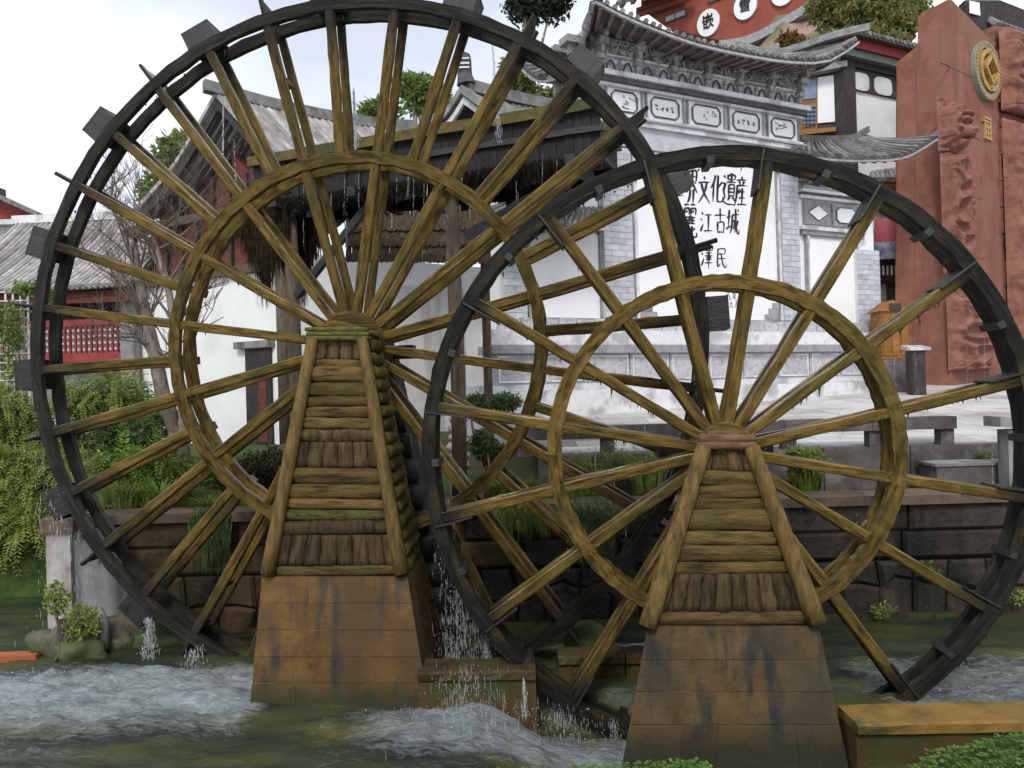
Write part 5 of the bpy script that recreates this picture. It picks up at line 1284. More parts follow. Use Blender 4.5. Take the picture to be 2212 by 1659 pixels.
def gate_roof():
    P, Re, Bl, El, Ll = at(1008, 207, 13.6), at(1222, 246, 15.4), at(1160, 268, 12.4), at(1330, 300, 14.0), at(938, 276, 14.6)
    rd = Re - P
    r = empty('gate_house', (P.x, P.y, 1.6), 0, 'small gatehouse with curved grey roof and upright ridge finial beside the screen wall', 'house')
    tiled_slope(r, [Bl, Bl.lerp(El, .5) - Vector((0, 0, .06)), El], [P, P.lerp(Re, .5) - Vector((0, 0, .05)), Re], 16, .07, .12, world=True, rafters=9, raf=.08)
    tiled_slope(r, [Ll + rd, Ll + rd * .5, Ll], [Re, P.lerp(Re, .5), P], 16, .07, .12, world=True, rafters=9, raf=.08)
    beam_part(r, [P + Vector((0, 0, .18)), P.lerp(Re, .5) + Vector((0, 0, .12)), Re + Vector((0, 0, .12))], .2, .22, 'ridge', 'tile', True)
    for a, b in ((P, Bl), (P, Ll)):
        m = a.lerp(b, .5) - Vector((0, 0, .14))
        off_ = -(rd.normalized()) * .06
        beam_part(r, [a + off_ + Vector((0, 0, .1)), m + off_ + Vector((0, 0, .1)), b + off_ + Vector((0, 0, .16))], .16, .16, 'verge_tiles', 'tile', True)
        beam_part(r, [a + off_ - Vector((0, 0, .09)), m + off_ - Vector((0, 0, .09)), b + off_ - Vector((0, 0, .03))], .05, .13, 'barge_board', 'pale_trim', True)
    # upright finial with curled horns
    T = P + Vector((0, 0, .2)); top = at(1004, 114, P.y); hgt = top.z - T.z
    fn = MB(); fn.tube([T, T + Vector((-.02, 0, hgt * .3)), T + Vector((-.03, 0, hgt * .75)), T + Vector((-.03, 0, hgt * .93)), T + Vector((-.03, 0, hgt))], [.17, .13, .13, .115, .05], 8)
    f = fn.build('finial', MAT['dark_trim'], r, world=True)
    for z in (.42, .55, .70):
        MB().box(T.x - .12, T.x + .07, T.y - .145, T.y - .125, T.z + hgt * z, T.z + hgt * z + .03).build('finial_band', MAT['pale_trim'], f, world=True)
    for s, (u, v) in ((-1, (775, 203)), (1, (1095, 200))):
        e = at(u, v, P.y + (3.2 if s < 0 else .3))
        if s < 0: beam_part(r, [Ll + Vector((-1.0, .6, .32)), Ll + Vector((-.55, .35, .05)), Ll + Vector((0, 0, .14)), P.lerp(Ll, .6) + Vector((0, 0, .1))], .14, .13, 'hip', 'tile', True)
    w0 = P + rd.normalized() * .5
    lw = Ll + rd.normalized() * .5 + (P - Ll) * .12; bw = Bl + rd.normalized() * .5 + (P - Bl) * .12
    poly(r, 'gable_wall', 'timber_brown', [w0 - Vector((0, 0, .2)), lw - Vector((0, 0, .15)), Vector((lw.x, lw.y, lw.z - .7)), Vector((bw.x, bw.y, bw.z - .7)), bw - Vector((0, 0, .15))], .15, rd.normalized())
gate_roof()

def left_house():
    fr = Frame(at(-40, 1000, 20), rad(-4)); o = fr.o; o.z = 1.4
    r = empty('balcony_house', o, rad(-4), 'far left house with pale corrugated tile roof and red lattice balcony', 'house')
    V = lambda x, y, yo=0: Vector((fr.pix(x, y, yo)[0], yo, fr.pix(x, y, yo)[1]))
    xl, xr = fr.pix(-60, 700)[0], fr.pix(283, 700)[0]
    ez = V(150, 617, -.8).z; rz = V(150, 478, 2.4).z
    tiled_slope(r, [Vector((xl - .5, -.8, ez)), Vector(((xl + xr) / 2, -.8, ez - .05)), Vector((xr + .45, -.8, ez))], [Vector((xl - .5, 2.4, rz)), Vector(((xl + xr) / 2, 2.4, rz - .06)), Vector((xr + .45, 2.4, rz))], 34, .075, .16, 'tile_pale', rafters=0)
    beam_part(r, [Vector((xl - .6, 2.4, rz + .1)), Vector((xr + .6, 2.4, rz + .1))], .2, .24, 'ridge', 'pale_trim')
    B = lambda name, m, *a: MB().box(*a).build(name, MAT[m], r)
    B('fascia', 'red_board', xl - .4, xr + .3, -.62, -.54, ez - .42, ez - .12)
    B('upper_wall', 'timber_dark', xl, xr, .7, .9, 2.0, ez + .4)
    B('lower_wall', 'white_grimy', xl, xr, .55, .75, -.2, 2.1)
    z0, z1 = V(190, 778).z, V(190, 702).z
    B('balcony_floor', 'timber_brown', xl, xr, -.30, .7, z0 - .25, z0 - .08)
    B('balcony_rail', 'red_paint', xl, xr - .05, -.28, -.14, z1 - .05, z1 + .12)
    B('balcony_sill', 'red_paint', xl, xr - .05, -.30, -.12, z0 - .06, z0 + .16)
    n = 30
    for i in range(n):
        x = xl + (xr - xl - .1) * i / n
        B('baluster', 'red_paint', x, x + .045, -.27, -.21, z0 + .163, z1 - .053)
    for k in range(4):
        z = z0 + .24 + (z1 - z0 - .42) * k / 3
        B('lattice_bar', 'white', xl, xr - .06, -.205, -.175, z, z + .05)
    B('lattice_backing', 'white_grimy', xl, xr - .1, -.12, -.10, z0 + .17, z1 - .06)
    a, b = fr.pix(276, 700)[0], fr.pix(305, 700)[0]
    B('corner_pillar', 'concrete_grey', a, b, -.35, .1, -.2, ez - .1)
    B('end_wall', 'white', b + .003, fr.pix(345, 700)[0] + .6, .6, .8, -.2, ez - .3)
    # red gable of the house behind
    fr2 = Frame(at(-60, 500, 30), 0)
    g = empty('red_gable_house', (fr2.o.x, fr2.o.y, 1.4), 0, 'red gable end peeping over the far left tile roof', 'house')
    q = lambda x, y: at(x, y, 30)
    poly(g, 'gable_wall', 'red_paint', [q(-160, 470), q(95, 474), q(20, 440), q(-10, 428), q(-60, 395), q(-160, 340)], .4, Vector((0, 1, 0)))
    for (a_, b_) in (((-160, 330), (8, 428)), ((8, 428), (105, 472))):
        MB().beam(q(*a_) - Vector((0, .3, 0)), q(*b_) - Vector((0, .3, 0)), .9, .14).build('verge_tiles', MAT['tile'], g, world=True)
    MB().beam(q(-160, 482), q(100, 482), .5, .2).build('white_band', MAT['pale_trim'], g, world=True)
    MB().box(q(-6, 420).x, q(6, 420).x, 29.8, 30.2, q(0, 432).z, q(0, 408).z).build('finial', MAT['dark_trim'], g, world=True)
    for x_ in (-6,):
        MB().box(q(-160, 500).x, q(60, 500).x, 30.1, 33, 1.4, q(0, 486).z).build('house_body', MAT['white_grimy'], g, world=True)
    # pale trellis by the left edge
    t = empty('garden_trellis', (at(25, 800, 15).x, 15, 1.4), 0, 'pale wire trellis by the left edge, overgrown with leaves', 'trellis')
    for i in range(6):
        p = at(-20 + 16 * i, 640, 15); MB().beam((p.x, 15, 1.5), (p.x, 15, at(0, 628, 15).z), .03, .03).build('upright', MAT['pale_trim'], t, world=True)
    for k in range(11):
        z = at(0, 632 + 19 * k, 15).z; MB().beam((at(-25, 700, 15).x, 14.97, z), (at(62, 700, 15).x, 14.97, z), .022, .022).build('crossbar', MAT['pale_trim'], t, world=True)
left_house()

def black_white_house():
    O = at(1838, 310, 24); fr = Frame(O, rad(26)); 
    r = empty('timber_house', (O.x, O.y, 2.4), rad(26), 'black timbered white house squeezed between screen wall and red pillar', 'house')
    fr.o = Vector((O.x, O.y, 2.4))
    # two faces meet at a corner post: a left face going back, a right face along X
    fl = Frame(fr.o, rad(26) + rad(90 - 24))
    V = lambda x, y, yo=0: Vector((fr.pix(x, y, yo)[0], yo, fr.pix(x, y, yo)[1]))
    B = lambda name, m, *a, p=None: MB().box(*a).build(name, MAT[m], p or r)
    zb, zt = -1.0, V(1842, 135).z
    xr = fr.pix(2000, 250)[0]
    B('right_wall', 'white', .16, xr, .02, .3, zb, zt)
    B('corner_post', 'timber_dark', -.32, .155, -.12, .3, zb, zt)
    B('tie_beam', 'timber_dark', .158, xr, -.05, .0, V(1900, 205).z - .02, V(1900, 198).z + .06)
    B('upper_beam', 'timber_dark', .158, xr, -.10, .01, V(1900, 160).z, zt)
    B('plaque_ground', 'timber_dark', .158, xr, -.03, .018, V(1900, 205).z + .09, V(1900, 160).z - .004)
    for (u0, u1, v0, v1) in ((1841, 1876, 158, 196), (1888, 1925, 168, 206), (1936, 1970, 178, 214)):
        a, b = V((u0), (v0 + v1) / 2, -.04).x, V(u1, (v0 + v1) / 2, -.04).x; c = (a + b) / 2; z0, z1 = V((u0 + u1) / 2, v1, -.04).z, V((u0 + u1) / 2, v0, -.04).z
        h = (z1 - z0) / 2; w = (b - a) / 2
        pts = [(c + w * math.copysign(abs(math.cos(t)) ** .55, math.cos(t)), -.035, (z0 + z1) / 2 + h * math.copysign(abs(math.sin(t)) ** .55, math.sin(t))) for t in [2 * PI * k / 20 for k in range(20)]]
        MB().prism(pts, -.04).build('oval_plaque', MAT['white_grimy'], r)
    B('green_beam', 'green_beam', -.6, xr, -.35, .0, zt + .003, zt + .22)
    B('red_fascia', 'red_paint', -.4, xr, -.45, -.05, zt + .223, zt + .55)
    tiled_slope(r, [Vector((-.8, -.7, zt + .58)), Vector((xr, -.7, zt + .58))], [Vector((-.8, 1.6, zt + 1.0)), Vector((xr, 1.6, zt + 1.0))], 22, .07, .06)
    # left face: white panel, lattice window; its own frame turned towards the viewer's left
    a = rad(26) - rad(52)
    lf = Frame(fr.o, a)
    L3 = lambda x, y, yo=0: (lambda q: (lf.o + lf.X * q[0] + lf.Y * yo + Vector((0, 0, q[1]))))(lf.pix(x, y, yo))
    toL = lambda p: fr.loc(p)
    def panel(name, m, u0, u1, v00, v01, v10, v11, yo, th=.06, parent=None):
        pts = [toL(L3(u0, v01, yo)), toL(L3(u1, v11, yo)), toL(L3(u1, v10, yo)), toL(L3(u0, v00, yo))]
        ax = toL(lf.o + lf.Y) - toL(lf.o)
        return MB().prism(pts, th, ax).build(name, MAT[m], parent or r)
    panel('left_wall', 'timber_dark', 1728, 1836, 160, 330, 130, 330, 0, .2)
    panel('white_panel', 'white', 1763, 1813, 168, 266, 160, 262, -.05)
    wn = panel('lattice_window', 'orange_wood', 1728, 1766, 168, 290, 166, 282, -.06)
    panel('pane', 'glass_blue', 1733, 1764, 172, 215, 170, 212, -.09, .02, wn)
    panel('pane', 'glass_blue', 1735, 1762, 227, 275, 225, 270, -.09, .02, wn)
    for k in range(5):
        y = 232 + 9 * k; panel('lattice_bar', 'timber_dark', 1735, 1762, y, y + 2, y - 1, y + 1, -.11, .015, wn)
    for k in range(3):
        u = 1741 + 8 * k; panel('lattice_bar', 'timber_dark', u, u + 1.6, 228, 274, 228, 272, -.115, .015, wn)
    panel('sill', 'orange_wood', 1722, 1806, 282, 292, 274, 283, -.2, .2)
    panel('eave_board', 'carved', 1715, 1830, 150, 165, 130, 142, -.4, .3)
black_white_house()

def shop_row():
    Y = 24.5
    r = empty('street_shop', (at(1925, 700, Y).x, Y, 2.6), 0, 'narrow shopfront with dark balcony between screen wall and red pillar', 'house')
    q = lambda x, y, d=0: at(x, y, Y + d)
    def rect(name, m, u0, v0, u1, v1, d, th=.1, parent=None):
        a, b = q(u0, v1, d), q(u1, v0, d)
        return MB().box(a.x, b.x, Y + d, Y + d + th, a.z, b.z).build(name, MAT[m], parent or r, world=True)
    rect('upper_wall', 'pale_trim', 1880, 380, 1990, 480, .2)
    rect('eave_board', 'orange_wood', 1895, 388, 1966, 402, -.8, .5)
    for i in range(9):
        a = q(1888 + 10 * i, 388, -.9); b = q(1880 + 10 * i, 358, 1.0)
        mb = MB(); mb.tube([a, b], .09, 6); mb.build('tile_row', MAT['tile'], r, world=True)
    rect('stone_wall', 'rock', 1880, 610, 1990, 700, .15, .4)
    rect('lower_wall', 'timber_brown', 1880, 690, 1990, 840, .3, .3)
    bl = rect('balcony', 'timber_dark', 1893, 558, 1962, 612, -.1, .3)
    for i in range(7): rect('baluster', 'pale_trim', 1898 + 9 * i, 574, 1901 + 9 * i, 594, -.16, .03, bl)
    rect('balcony_rail', 'timber_brown', 1891, 556, 1964, 563, -.2, .1, bl)
    bn = empty('street_banner', q(1924, 560, -.3), 0, 'faded red and blue printed banner hung over the shop balcony', 'banner')
    a, b = q(1892, 560, -.35), q(1957, 470, -.35); zm = q(1920, 522, -.35).z
    for (nm, m, z0, z1) in (('red_print', 'banner_red', zm, b.z), ('photo_print', 'banner_blue', a.z, zm - .002)):
        mb = MB(); n = 10; vs = []; fs = []
        for k in range(n + 1):
            x = a.x + (b.x - a.x) * k / n; yy = Y - .35 + .04 * math.sin(k * 1.1)
            vs += [(x, yy, z0), (x, yy, z1), (x, yy + .02, z0), (x, yy + .02, z1)]
        for k in range(n):
            c = 4 * k; fs += [(c, c + 4, c + 5, c + 1), (c + 2, c + 3, c + 7, c + 6), (c + 1, c + 5, c + 7, c + 3), (c, c + 2, c + 6, c + 4)]
        mb.add(vs, fs).build(nm, MAT[m], bn, world=True)
    # orange kiosk
    Yk = 17.5; g = plaza_z(Yk)
    k = empty('wooden_kiosk', (at(1935, 750, Yk).x, Yk, g), 0, 'small orange wooden kiosk with gabled top beside the red pillar', 'kiosk')
    p = lambda x, y: at(x, y, Yk)
    zt = p(1930, 672).z; a, b = p(1903, 700).x, p(1962, 700).x
    MB().box(a, b, Yk, Yk + .5, p(1930, 775).z, zt).build('cabinet', MAT['orange_wood'], k, world=True)
    MB().prism([(a - .08, Yk - .06, zt), (b + .08, Yk - .06, zt), ((a + b) / 2 - .05, Yk - .06, p(1930, 648).z)], .62).build('gable_top', MAT['orange_wood'], k, world=True)
    MB().box((a + b) / 2 - .14, (a + b) / 2 + .12, Yk - .09, Yk - .062, zt + .02, zt + .17).build('gable_emblem', MAT['timber_dark'], k, world=True)
    MB().box(a - .05, b + .05, Yk - .03, Yk + .53, g - .1, p(1930, 776).z).build('stone_foot', MAT['rail_stone'], k, world=True)
    for i in range(3): MB().box(a + .03 + (b - a) * i / 3, a + (b - a) * (i + 1) / 3 - .03, Yk - .025, Yk + .0, p(1930, 768).z, zt - .06).build('door_panel', MAT['orange_wood'], k, world=True)
    # bin with a pale lid
    Yb = 16.6
    bn2 = empty('litter_bin', (at(1985, 790, Yb).x, Yb, plaza_z(Yb)), 0, 'dark litter bin with a pale sloping lid before the red pillar', 'bin')
    a, b = at(1972, 800, Yb).x, at(2000, 800, Yb).x
    MB().box(a, b, Yb, Yb + .3, plaza_z(Yb) - .05, at(1985, 757, Yb).z).build('bin_body', MAT['timber_dark'], bn2, world=True)
    MB().hexa([(a - .06, Yb - .06, at(1985, 757, Yb).z + .004), (b + .1, Yb - .06, at(1985, 757, Yb).z + .004), (b + .1, Yb + .36, at(1985, 752, Yb).z), (a - .06, Yb + .36, at(1985, 752, Yb).z), (a - .06, Yb - .06, at(1985, 751, Yb).z), (b + .1, Yb - .06, at(1985, 751, Yb).z), (b + .1, Yb + .36, at(1985, 744, Yb).z), (a - .06, Yb + .36, at(1985, 744, Yb).z)]).build('bin_lid', MAT['pale_trim'], bn2, world=True)
shop_row()

# ================================================================== RED SANDSTONE MONUMENT
def monument():
    C = at(2055, 830, 19); fr = Frame((C.x, C.y, plaza_z(19) - .05), rad(36)); C = fr.o
    r = empty('stone_monument', C, rad(36), 'tall carved red sandstone pillar with a round gilded emblem', 'monument')
    V = lambda x, y, yo=0: Vector((fr.pix(x, y, yo)[0], yo, fr.pix(x, y, yo)[1]))
    # right face lies on y = 0 from the corner at x = 0; the left face runs back along +y
    b0 = Vector((-.02, 0, -.3)); t0 = V(2052, -4); topR = V(2146, 92); botR = V(2202, 790)
    zt = t0.z; th = .80
    MB().hexa([(b0.x, 0, -.3), (botR.x, 0, -.3), (botR.x, th + .1, -.3), (b0.x - .12, th + .1, -.3), (t0.x, 0, zt), (topR.x, 0, topR.z), (topR.x, th, topR.z), (t0.x - .0, th, zt - .12)]).build('shaft', MAT['sandstone'], r)
    # stepped shoulder on the left face
    sh = V(1968, 106, 1.0).z
    MB().hexa([(-.10, .70, -.3), (.5, .70, -.3), (.5, 1.36, -.3), (-.14, 1.36, -.3), (t0.x - .03, .76, sh), (.5, .76, sh), (.5, 1.36, sh - .25), (t0.x - .05, 1.36, sh - .25)]).build('shoulder', MAT['sandstone'], r)
    # block courses as shallow joints on the face
    for k in range(5):
        z = zt * (.18 + .16 * k)
        MB().box(-.03, .05 + botR.x * .5, -.012, .02, z, z + .018).build('joint_line', MAT['sandstone_carved'], r)
    # gilded emblem: toothed bronze ring, gold ring, tilted square joined to the circle
    ec = V(2125, 156); R = .70
    em = empty('emblem', (ec.x, -.02, ec.z)); em.parent = r
    def circ(rr, n=40): return [(rr * math.cos(2 * PI * k / n), rr * math.sin(2 * PI * k / n)) for k in range(n)]
    def ringm(r0, r1, y0, y1, n=40):
        mb = MB(); vs = []; fs = []
        for k in range(n):
            a = 2 * PI * k / n; c, s = math.cos(a), math.sin(a)
            vs += [(r0 * c, y0, r0 * s), (r1 * c, y0, r1 * s), (r1 * c, y1, r1 * s), (r0 * c, y1, r0 * s)]
        for k in range(n):
            j = (k + 1) % n
            for q in range(4): fs.append((4 * k + q, 4 * k + (q + 1) % 4, 4 * j + (q + 1) % 4, 4 * j + q))
        return mb.add(vs, fs)
    ringm(.86 * R, 1.12 * R, -.10, .02).build('bronze_ring', MAT['patina'], em)
    mb = MB()
    for k in range(44):
        a = 2 * PI * k / 44; c = Vector((math.cos(a), 0, math.sin(a)))
        mb.beam(c * .98 * R - Vector((0, .10, 0)), c * 1.09 * R - Vector((0, .10, 0)), .05, .04, (0, 1, 0))
    tag(mb.build('ring_lettering', MAT['gold'], em), kind='stuff')
    MB().prism([(x, -.03, z) for x, z in circ(.855 * R)], .03).build('disc', MAT['gold'], em)
    ringm(.62 * R, .80 * R, -.15, -.032).build('gold_circle', MAT['gold'], em)
    s = .43 * R; w = .12 * R; mb = MB()
    sq = [(0, s * 1.25), (s * 1.25, 0), (0, -s * 1.25), (-s * 1.25, 0)]
    for k in range(4):
        a, b = sq[k], sq[(k + 1) % 4]; mb.beam((a[0], -.14, a[1]), (b[0], -.14, b[1]), w, .16, (0, 1, 0))
    mb.build('gold_square', MAT['gold'], em)
    for k in (-1, 1):
        MB().beam((0, -.135, k * s * 1.15), (0, -.135, k * R * .7), w * .9, .14, (0, 1, 0)).build('link_bar', MAT['gold'], em)
    # gilt lettering under the emblem
    gx = V(2126, 262)
    mb = MB(); mb.box(gx.x - .02, gx.x + .02, -.025, .01, gx.z + .5, V(2126, 235).z + .4); mb.build('hanger_line', MAT['sandstone_carved'], r)
    p = V(2131, 278)
    for (dx, dz, w_, h_) in ((0, .26, .42, .06), (-.05, .17, .5, .05), (-.16, -.06, .06, .40), (.16, -.06, .06, .40), (0, -.06, .06, .38), (0, .02, .34, .05), (0, -.14, .34, .05), (0, -.27, .46, .06)):
        MB().box(p.x + dx - w_ / 2, p.x + dx + w_ / 2, -.05 - rnd.uniform(0, .004), .0, p.z + dz - h_ / 2, p.z + dz + h_ / 2).build('gilt_stroke', MAT['gold_stone'], r)
    # carved beast standing out of the corner: head, mane, scaled body
    hz = V(2083, 300).z
    def relief(name, root_, x0, x1, z0, z1, nx, nz, hf, mat='sandstone_carved', y=0.0):
        mb = MB(); vs = []; fs = []
        for j in range(nz + 1):
            for i in range(nx + 1):
                u, v = i / nx, j / nz; e = sstep(0, .10, u) * (1 - sstep(.90, 1, u)) * sstep(0, .02, v) * (1 - sstep(.98, 1, v))
                vs.append((x0 + (x1 - x0) * u, y + .01 - e * hf(u, v), z0 + (z1 - z0) * v))
        w = nx + 1
        fs = [(j * w + i, j * w + i + 1, (j + 1) * w + i + 1, (j + 1) * w + i) for j in range(nz) for i in range(nx)]
        return mb.add(vs, fs).build(name, MAT[mat], root_, smooth=True, fix=False)
    def ridged(p, f): return (1 - abs(mnoise.noise(p * f))) ** 3
    def bump_(u, v, cu, cv, ru, rv): return max(0, 1 - ((u - cu) / ru) ** 2 - ((v - cv) / rv) ** 2) ** .5
    def head_h(u, v):
        h = .42 * bump_(u, v, .5, .5, .46, .50) + .22 * bump_(u, v, .62, .34, .24, .14) + .12 * bump_(u, v, .58, .16, .26, .09)
        h += .20 * bump_(u, v, .60, .70, .30, .05) + .12 * bump_(u, v, .46, .60, .09, .05) + .12 * bump_(u, v, .78, .60, .09, .05) - .10 * bump_(u, v, .46, .52, .12, .04) - .10 * bump_(u, v, .78, .52, .12, .04) + .05 * bump_(u, v, .56, .38, .06, .04) + .05 * bump_(u, v, .70, .38, .06, .04)
        h -= .22 * bump_(u, v, .62, .245, .22, .035)
        h += .14 * bump_(u, v, .20, .93, .08, .12) + .14 * bump_(u, v, .72, .95, .08, .12)
        k = sstep(.46, .12, u)
        h += k * .20 * ridged(Vector((u * 1.2, v * 3.2, 1)), 2.2)
        return max(0, h) + .012 * mnoise.noise(Vector((u * 9, v * 12, 0)))
    def body_h(u, v):
        p = Vector((u * 1.3, v * 4.6, 2))
        q = p + Vector((mnoise.noise(p * .9) * .6, mnoise.noise(p * .9 + Vector((7, 1, 0))) * .6, 0))
        return .10 + .20 * ridged(q, 1.25) + .08 * ridged(q, 2.8)
    zb_ = V(2100, 600).z
    relief('carved_beast_head', r, -.28, .92, V(2083, 346).z, V(2083, 234).z, 60, 80, head_h)
    relief('carved_relief', r, -.20, 1.05, zb_, V(2083, 345).z, 60, 150, body_h)
    relief('carved_relief', r, -.10, 2.2, V(2100, 800).z, V(2100, 640).z, 70, 60, body_h)
    # carved block standing behind on the right
    D = at(2190, 830, 21); f2 = Frame((D.x, D.y, plaza_z(21) - .05), rad(30)); D = f2.o
    k2 = empty('relief_block', D, rad(30), 'carved red sandstone relief block at the right edge, beyond the tall pillar', 'monument')
    W = lambda x, y: f2.pix(x, y)
    x0 = W(2160, 300)[0]; zt2 = W(2175, 60)[1]
    n = 14; zs = [-.3 + (zt2 + .3) * i / n for i in range(n + 1)]
    for i in range(n):
        d = rnd.uniform(-.08, .08)
        MB().box(x0 + rnd.uniform(-.05, .05), x0 + 5, d, 1.2, zs[i] + .012, zs[i + 1] - .012).build('carved_course', MAT['sandstone_carved'], k2)
    relief('carved_relief', k2, x0 - .02, x0 + 3, .6, zt2 - 2.6, 70, 160, body_h, y=-.08)
    relief('carved_relief', k2, x0 - .02, x0 + 3, zt2 - 2.4, zt2 - .1, 70, 70, body_h, y=-.08)
    for (u0, v0, u1, v1) in ((2172, 430, 2240, 470), (2176, 520, 2240, 560)):
        a, b = W(u0, v1), W(u1, v0); MB().box(a[0], b[0], -.16, -.081, a[1], b[1]).build('recess_shade', MAT['timber_dark'], k2)  # dark blocks standing in for the shade of carved hollows
    # timber gable and roof corner above the pillar, far behind
    g = empty('roof_corner', at(2160, 60, 34), 0, 'dark timbered roof corner showing above the red pillar', 'house')
    q = lambda x, y: at(x, y, 34)
    poly(g, 'gable_wall', 'timber_dark', [q(2085, 120), q(2260, 120), q(2260, 40), q(2160, 0), q(2085, 0)], .5, Vector((0, 1, 0)))
    poly(g, 'white_field', 'white', [q(2092, 30) - Vector((0, .1, 0)), q(2115, 36) - Vector((0, .1, 0)), q(2113, 8) - Vector((0, .1, 0)), q(2092, 4) - Vector((0, .1, 0))], .05, Vector((0, 1, 0)))
    for i in range(9):
        a = q(2140 + 10 * i, 66 + 3 * i); b = q(2140 + 10 * i, -40 + 9 * i) + Vector((0, 2, 0)); mb = MB(); mb.tube([a - Vector((0, .5, 0)), b], .16, 6); mb.build('tile_row', MAT['tile'], g, world=True)
monument()

# ================================================================== HILL WITH THE RED HALL
def hill():
    def hz(x, y):
        t = sstep(5, 15, x) * sstep(24, 41, y) * (1 - .62 * sstep(16, 23, x))
        return 1.2 + 24 * t * (.9 + .15 * mnoise.noise(Vector((x * .12, y * .12, 0)))) + 1.2 * mnoise.noise(Vector((x * .4, y * .4, 4))) * t
    sheet('hill', MAT['hill_earth'], lin(4, 90, 50), lin(25, 120, 60), hz)
    return hz
hillz = hill()

def red_hall():
    A, Bq = at(1330, 40, 46), at(1790, 40, 38)
    d = Bq - A; d.z = 0; L = d.length; ang = math.atan2(d.y, d.x)
    fr = Frame((A.x, A.y, 12.0), ang)
    r = empty('hill_hall', fr.o, ang, 'brick red hall on the hill with white lettered discs', 'building')
    V = lambda x, y, yo=0: Vector((fr.pix(x, y, yo)[0], yo, fr.pix(x, y, yo)[1]))
    B = lambda name, m, *a, p=None: MB().box(*a).build(name, MAT[m], p or r)
    x0, x1 = V(1380, 40).x, V(1800, 40).x
    zt = V(1560, -120).z
    pts = [V(1385, 20), V(1440, 60), V(1600, 98), V(1690, 60), V(1790, -6), V(1790, -150), V(1385, -150)]
    MB().prism(pts, 3).build('wall', MAT['red_wall'], r)
    # sloping stone coping along the foot
    beam_part(r, [V(1560, 102, -.3), V(1620, 92, -.3), V(1690, 58, -.3), V(1790, -4, -.3)], .9, .5, 'sloping_coping', 'grey_trim')
    for ch, (u, v) in (('嵌', (1531, 50)), ('雪', (1611, 14)), ('樓', (1692, -16))):
        c = V(u, v, -.05); R = V(u, v - 26, -.05).z - c.z
        pl = [(c.x + R * 1.0 * math.cos(t), -.03, c.z + R * 1.12 * math.sin(t)) for t in [2 * PI * k / 32 for k in range(32)]]
        o = MB().prism(pl, -.12).build('white_disc', MAT['white'], r)
        letter(ch, R * 1.25, 'ink', o, (c.x, -.17, c.z), fat=.02, rough=.05, stretch=(.85, 1.05))
    for (u0, v0, u1, v1) in ((1436, 18, 1482, 52), (1530, -10, 1562, 8)):
        a, b = V(u0, v1, -.06), V(u1, v0, -.06)
        w = B('window', 'timber_brown', a.x, b.x, -.08, .05, min(a.z, b.z), max(a.z, b.z))
        m = (a.x + b.x) / 2
        B('pane', 'glass_sky', a.x + .08, m - .04, -.11, -.082, min(a.z, b.z) + .08, max(a.z, b.z) - .08, p=w); B('pane', 'glass_sky', m + .04, b.x - .08, -.11, -.082, min(a.z, b.z) + .08, max(a.z, b.z) - .08, p=w)
    # deep eave at the left with red beams
    tiled_slope(r, [V(1330, 10, -2.2), V(1480, -40, -2.2)], [V(1360, -40, 1.0), V(1480, -70, 1.0)], 12, .14, .1, rafters=6, raf=.22)
    for k in range(2): MB().beam(V(1376, 24 + 8 * k, -.6), V(1500, -16 + 6 * k, -.6), .2, .3).build('eave_beam', MAT['red_wall'], r)
red_hall()

# ================================================================== PLANTS
def leaves(mb, blobs, n, size, flat=.0, droop=0.0, shell=.55, aspect=.45):
    """leaf-sized diamonds through the volume of several uneven lobes, denser near the outside"""
    vol = [b[1][0] * b[1][1] * b[1][2] for b in blobs]; tot = sum(v ** .67 for v in vol)
    for (c, r3), v in zip(blobs, vol):
        k = int(n * v ** .67 / tot)
        for _ in range(k):
            while True:
                p = Vector((rnd.gauss(0, 1), rnd.gauss(0, 1), rnd.gauss(0, 1)))
                if p.length > .01: break
            p.normalize()
            rr = shell + (1 - shell) * rnd.random() if rnd.random() < .8 else rnd.random()
            rr *= 1 + .28 * mnoise.noise(p * 2.3 + Vector(c) * 3.1)
            q = Vector((c[0] + p.x * r3[0] * rr, c[1] + p.y * r3[1] * rr, c[2] + p.z * r3[2] * rr))
            d = Vector((rnd.gauss(0, 1), rnd.gauss(0, 1), rnd.gauss(0, 1) - droop)).normalized()
            nn = Vector((rnd.gauss(0, 1), rnd.gauss(0, 1), rnd.gauss(0, 1) + flat))
            s = d.cross(nn)
            if s.length < .01: continue
            s.normalize(); L = size * rnd.uniform(.6, 1.3); w = L * aspect * .5
            m = q + d * L * .45
            mb.add([q, m + s * w, q + d * L, m - s * w], [(0, 1, 2, 3)])
    return mb

def fronds(mb, blobs, n, L0, leaf):
    """arching sprays with leaflets on both sides, springing through uneven lobes"""
    for _ in range(n):
        c, r3 = rnd.choice(blobs); d = Vector((rnd.gauss(0, 1), rnd.gauss(0, 1), rnd.gauss(.15, .8))).normalized(); k = rnd.uniform(.25, .85)
        p = Vector((c[0] + d.x * r3[0] * k, c[1] + d.y * r3[1] * k, c[2] + d.z * r3[2] * k))
        v = Vector((d.x, d.y * .7, abs(d.z) * .5 + rnd.uniform(.0, .5))).normalized(); L = L0 * rnd.uniform(.6, 1.3); m = 11
        for i in range(m):
            v = (v + Vector((0, 0, -.16))).normalized(); q = p + v * L / m
            s = v.cross(Vector((0, 0, 1)));
            if s.length < .05: s = Vector((1, 0, 0))
            s.normalize(); w = leaf * (1 - .6 * i / m) * rnd.uniform(.8, 1.2)
            for sg in (-1, 1):
                t = (s * sg + v * .7 + Vector((0, 0, rnd.uniform(-.35, .15)))).normalized() * w; o_ = v * w * .22
                mb.add([p, p + t * .5 + o_, p + t, p + t * .5 - o_], [(0, 1, 2, 3)])
            p = q
    return mb

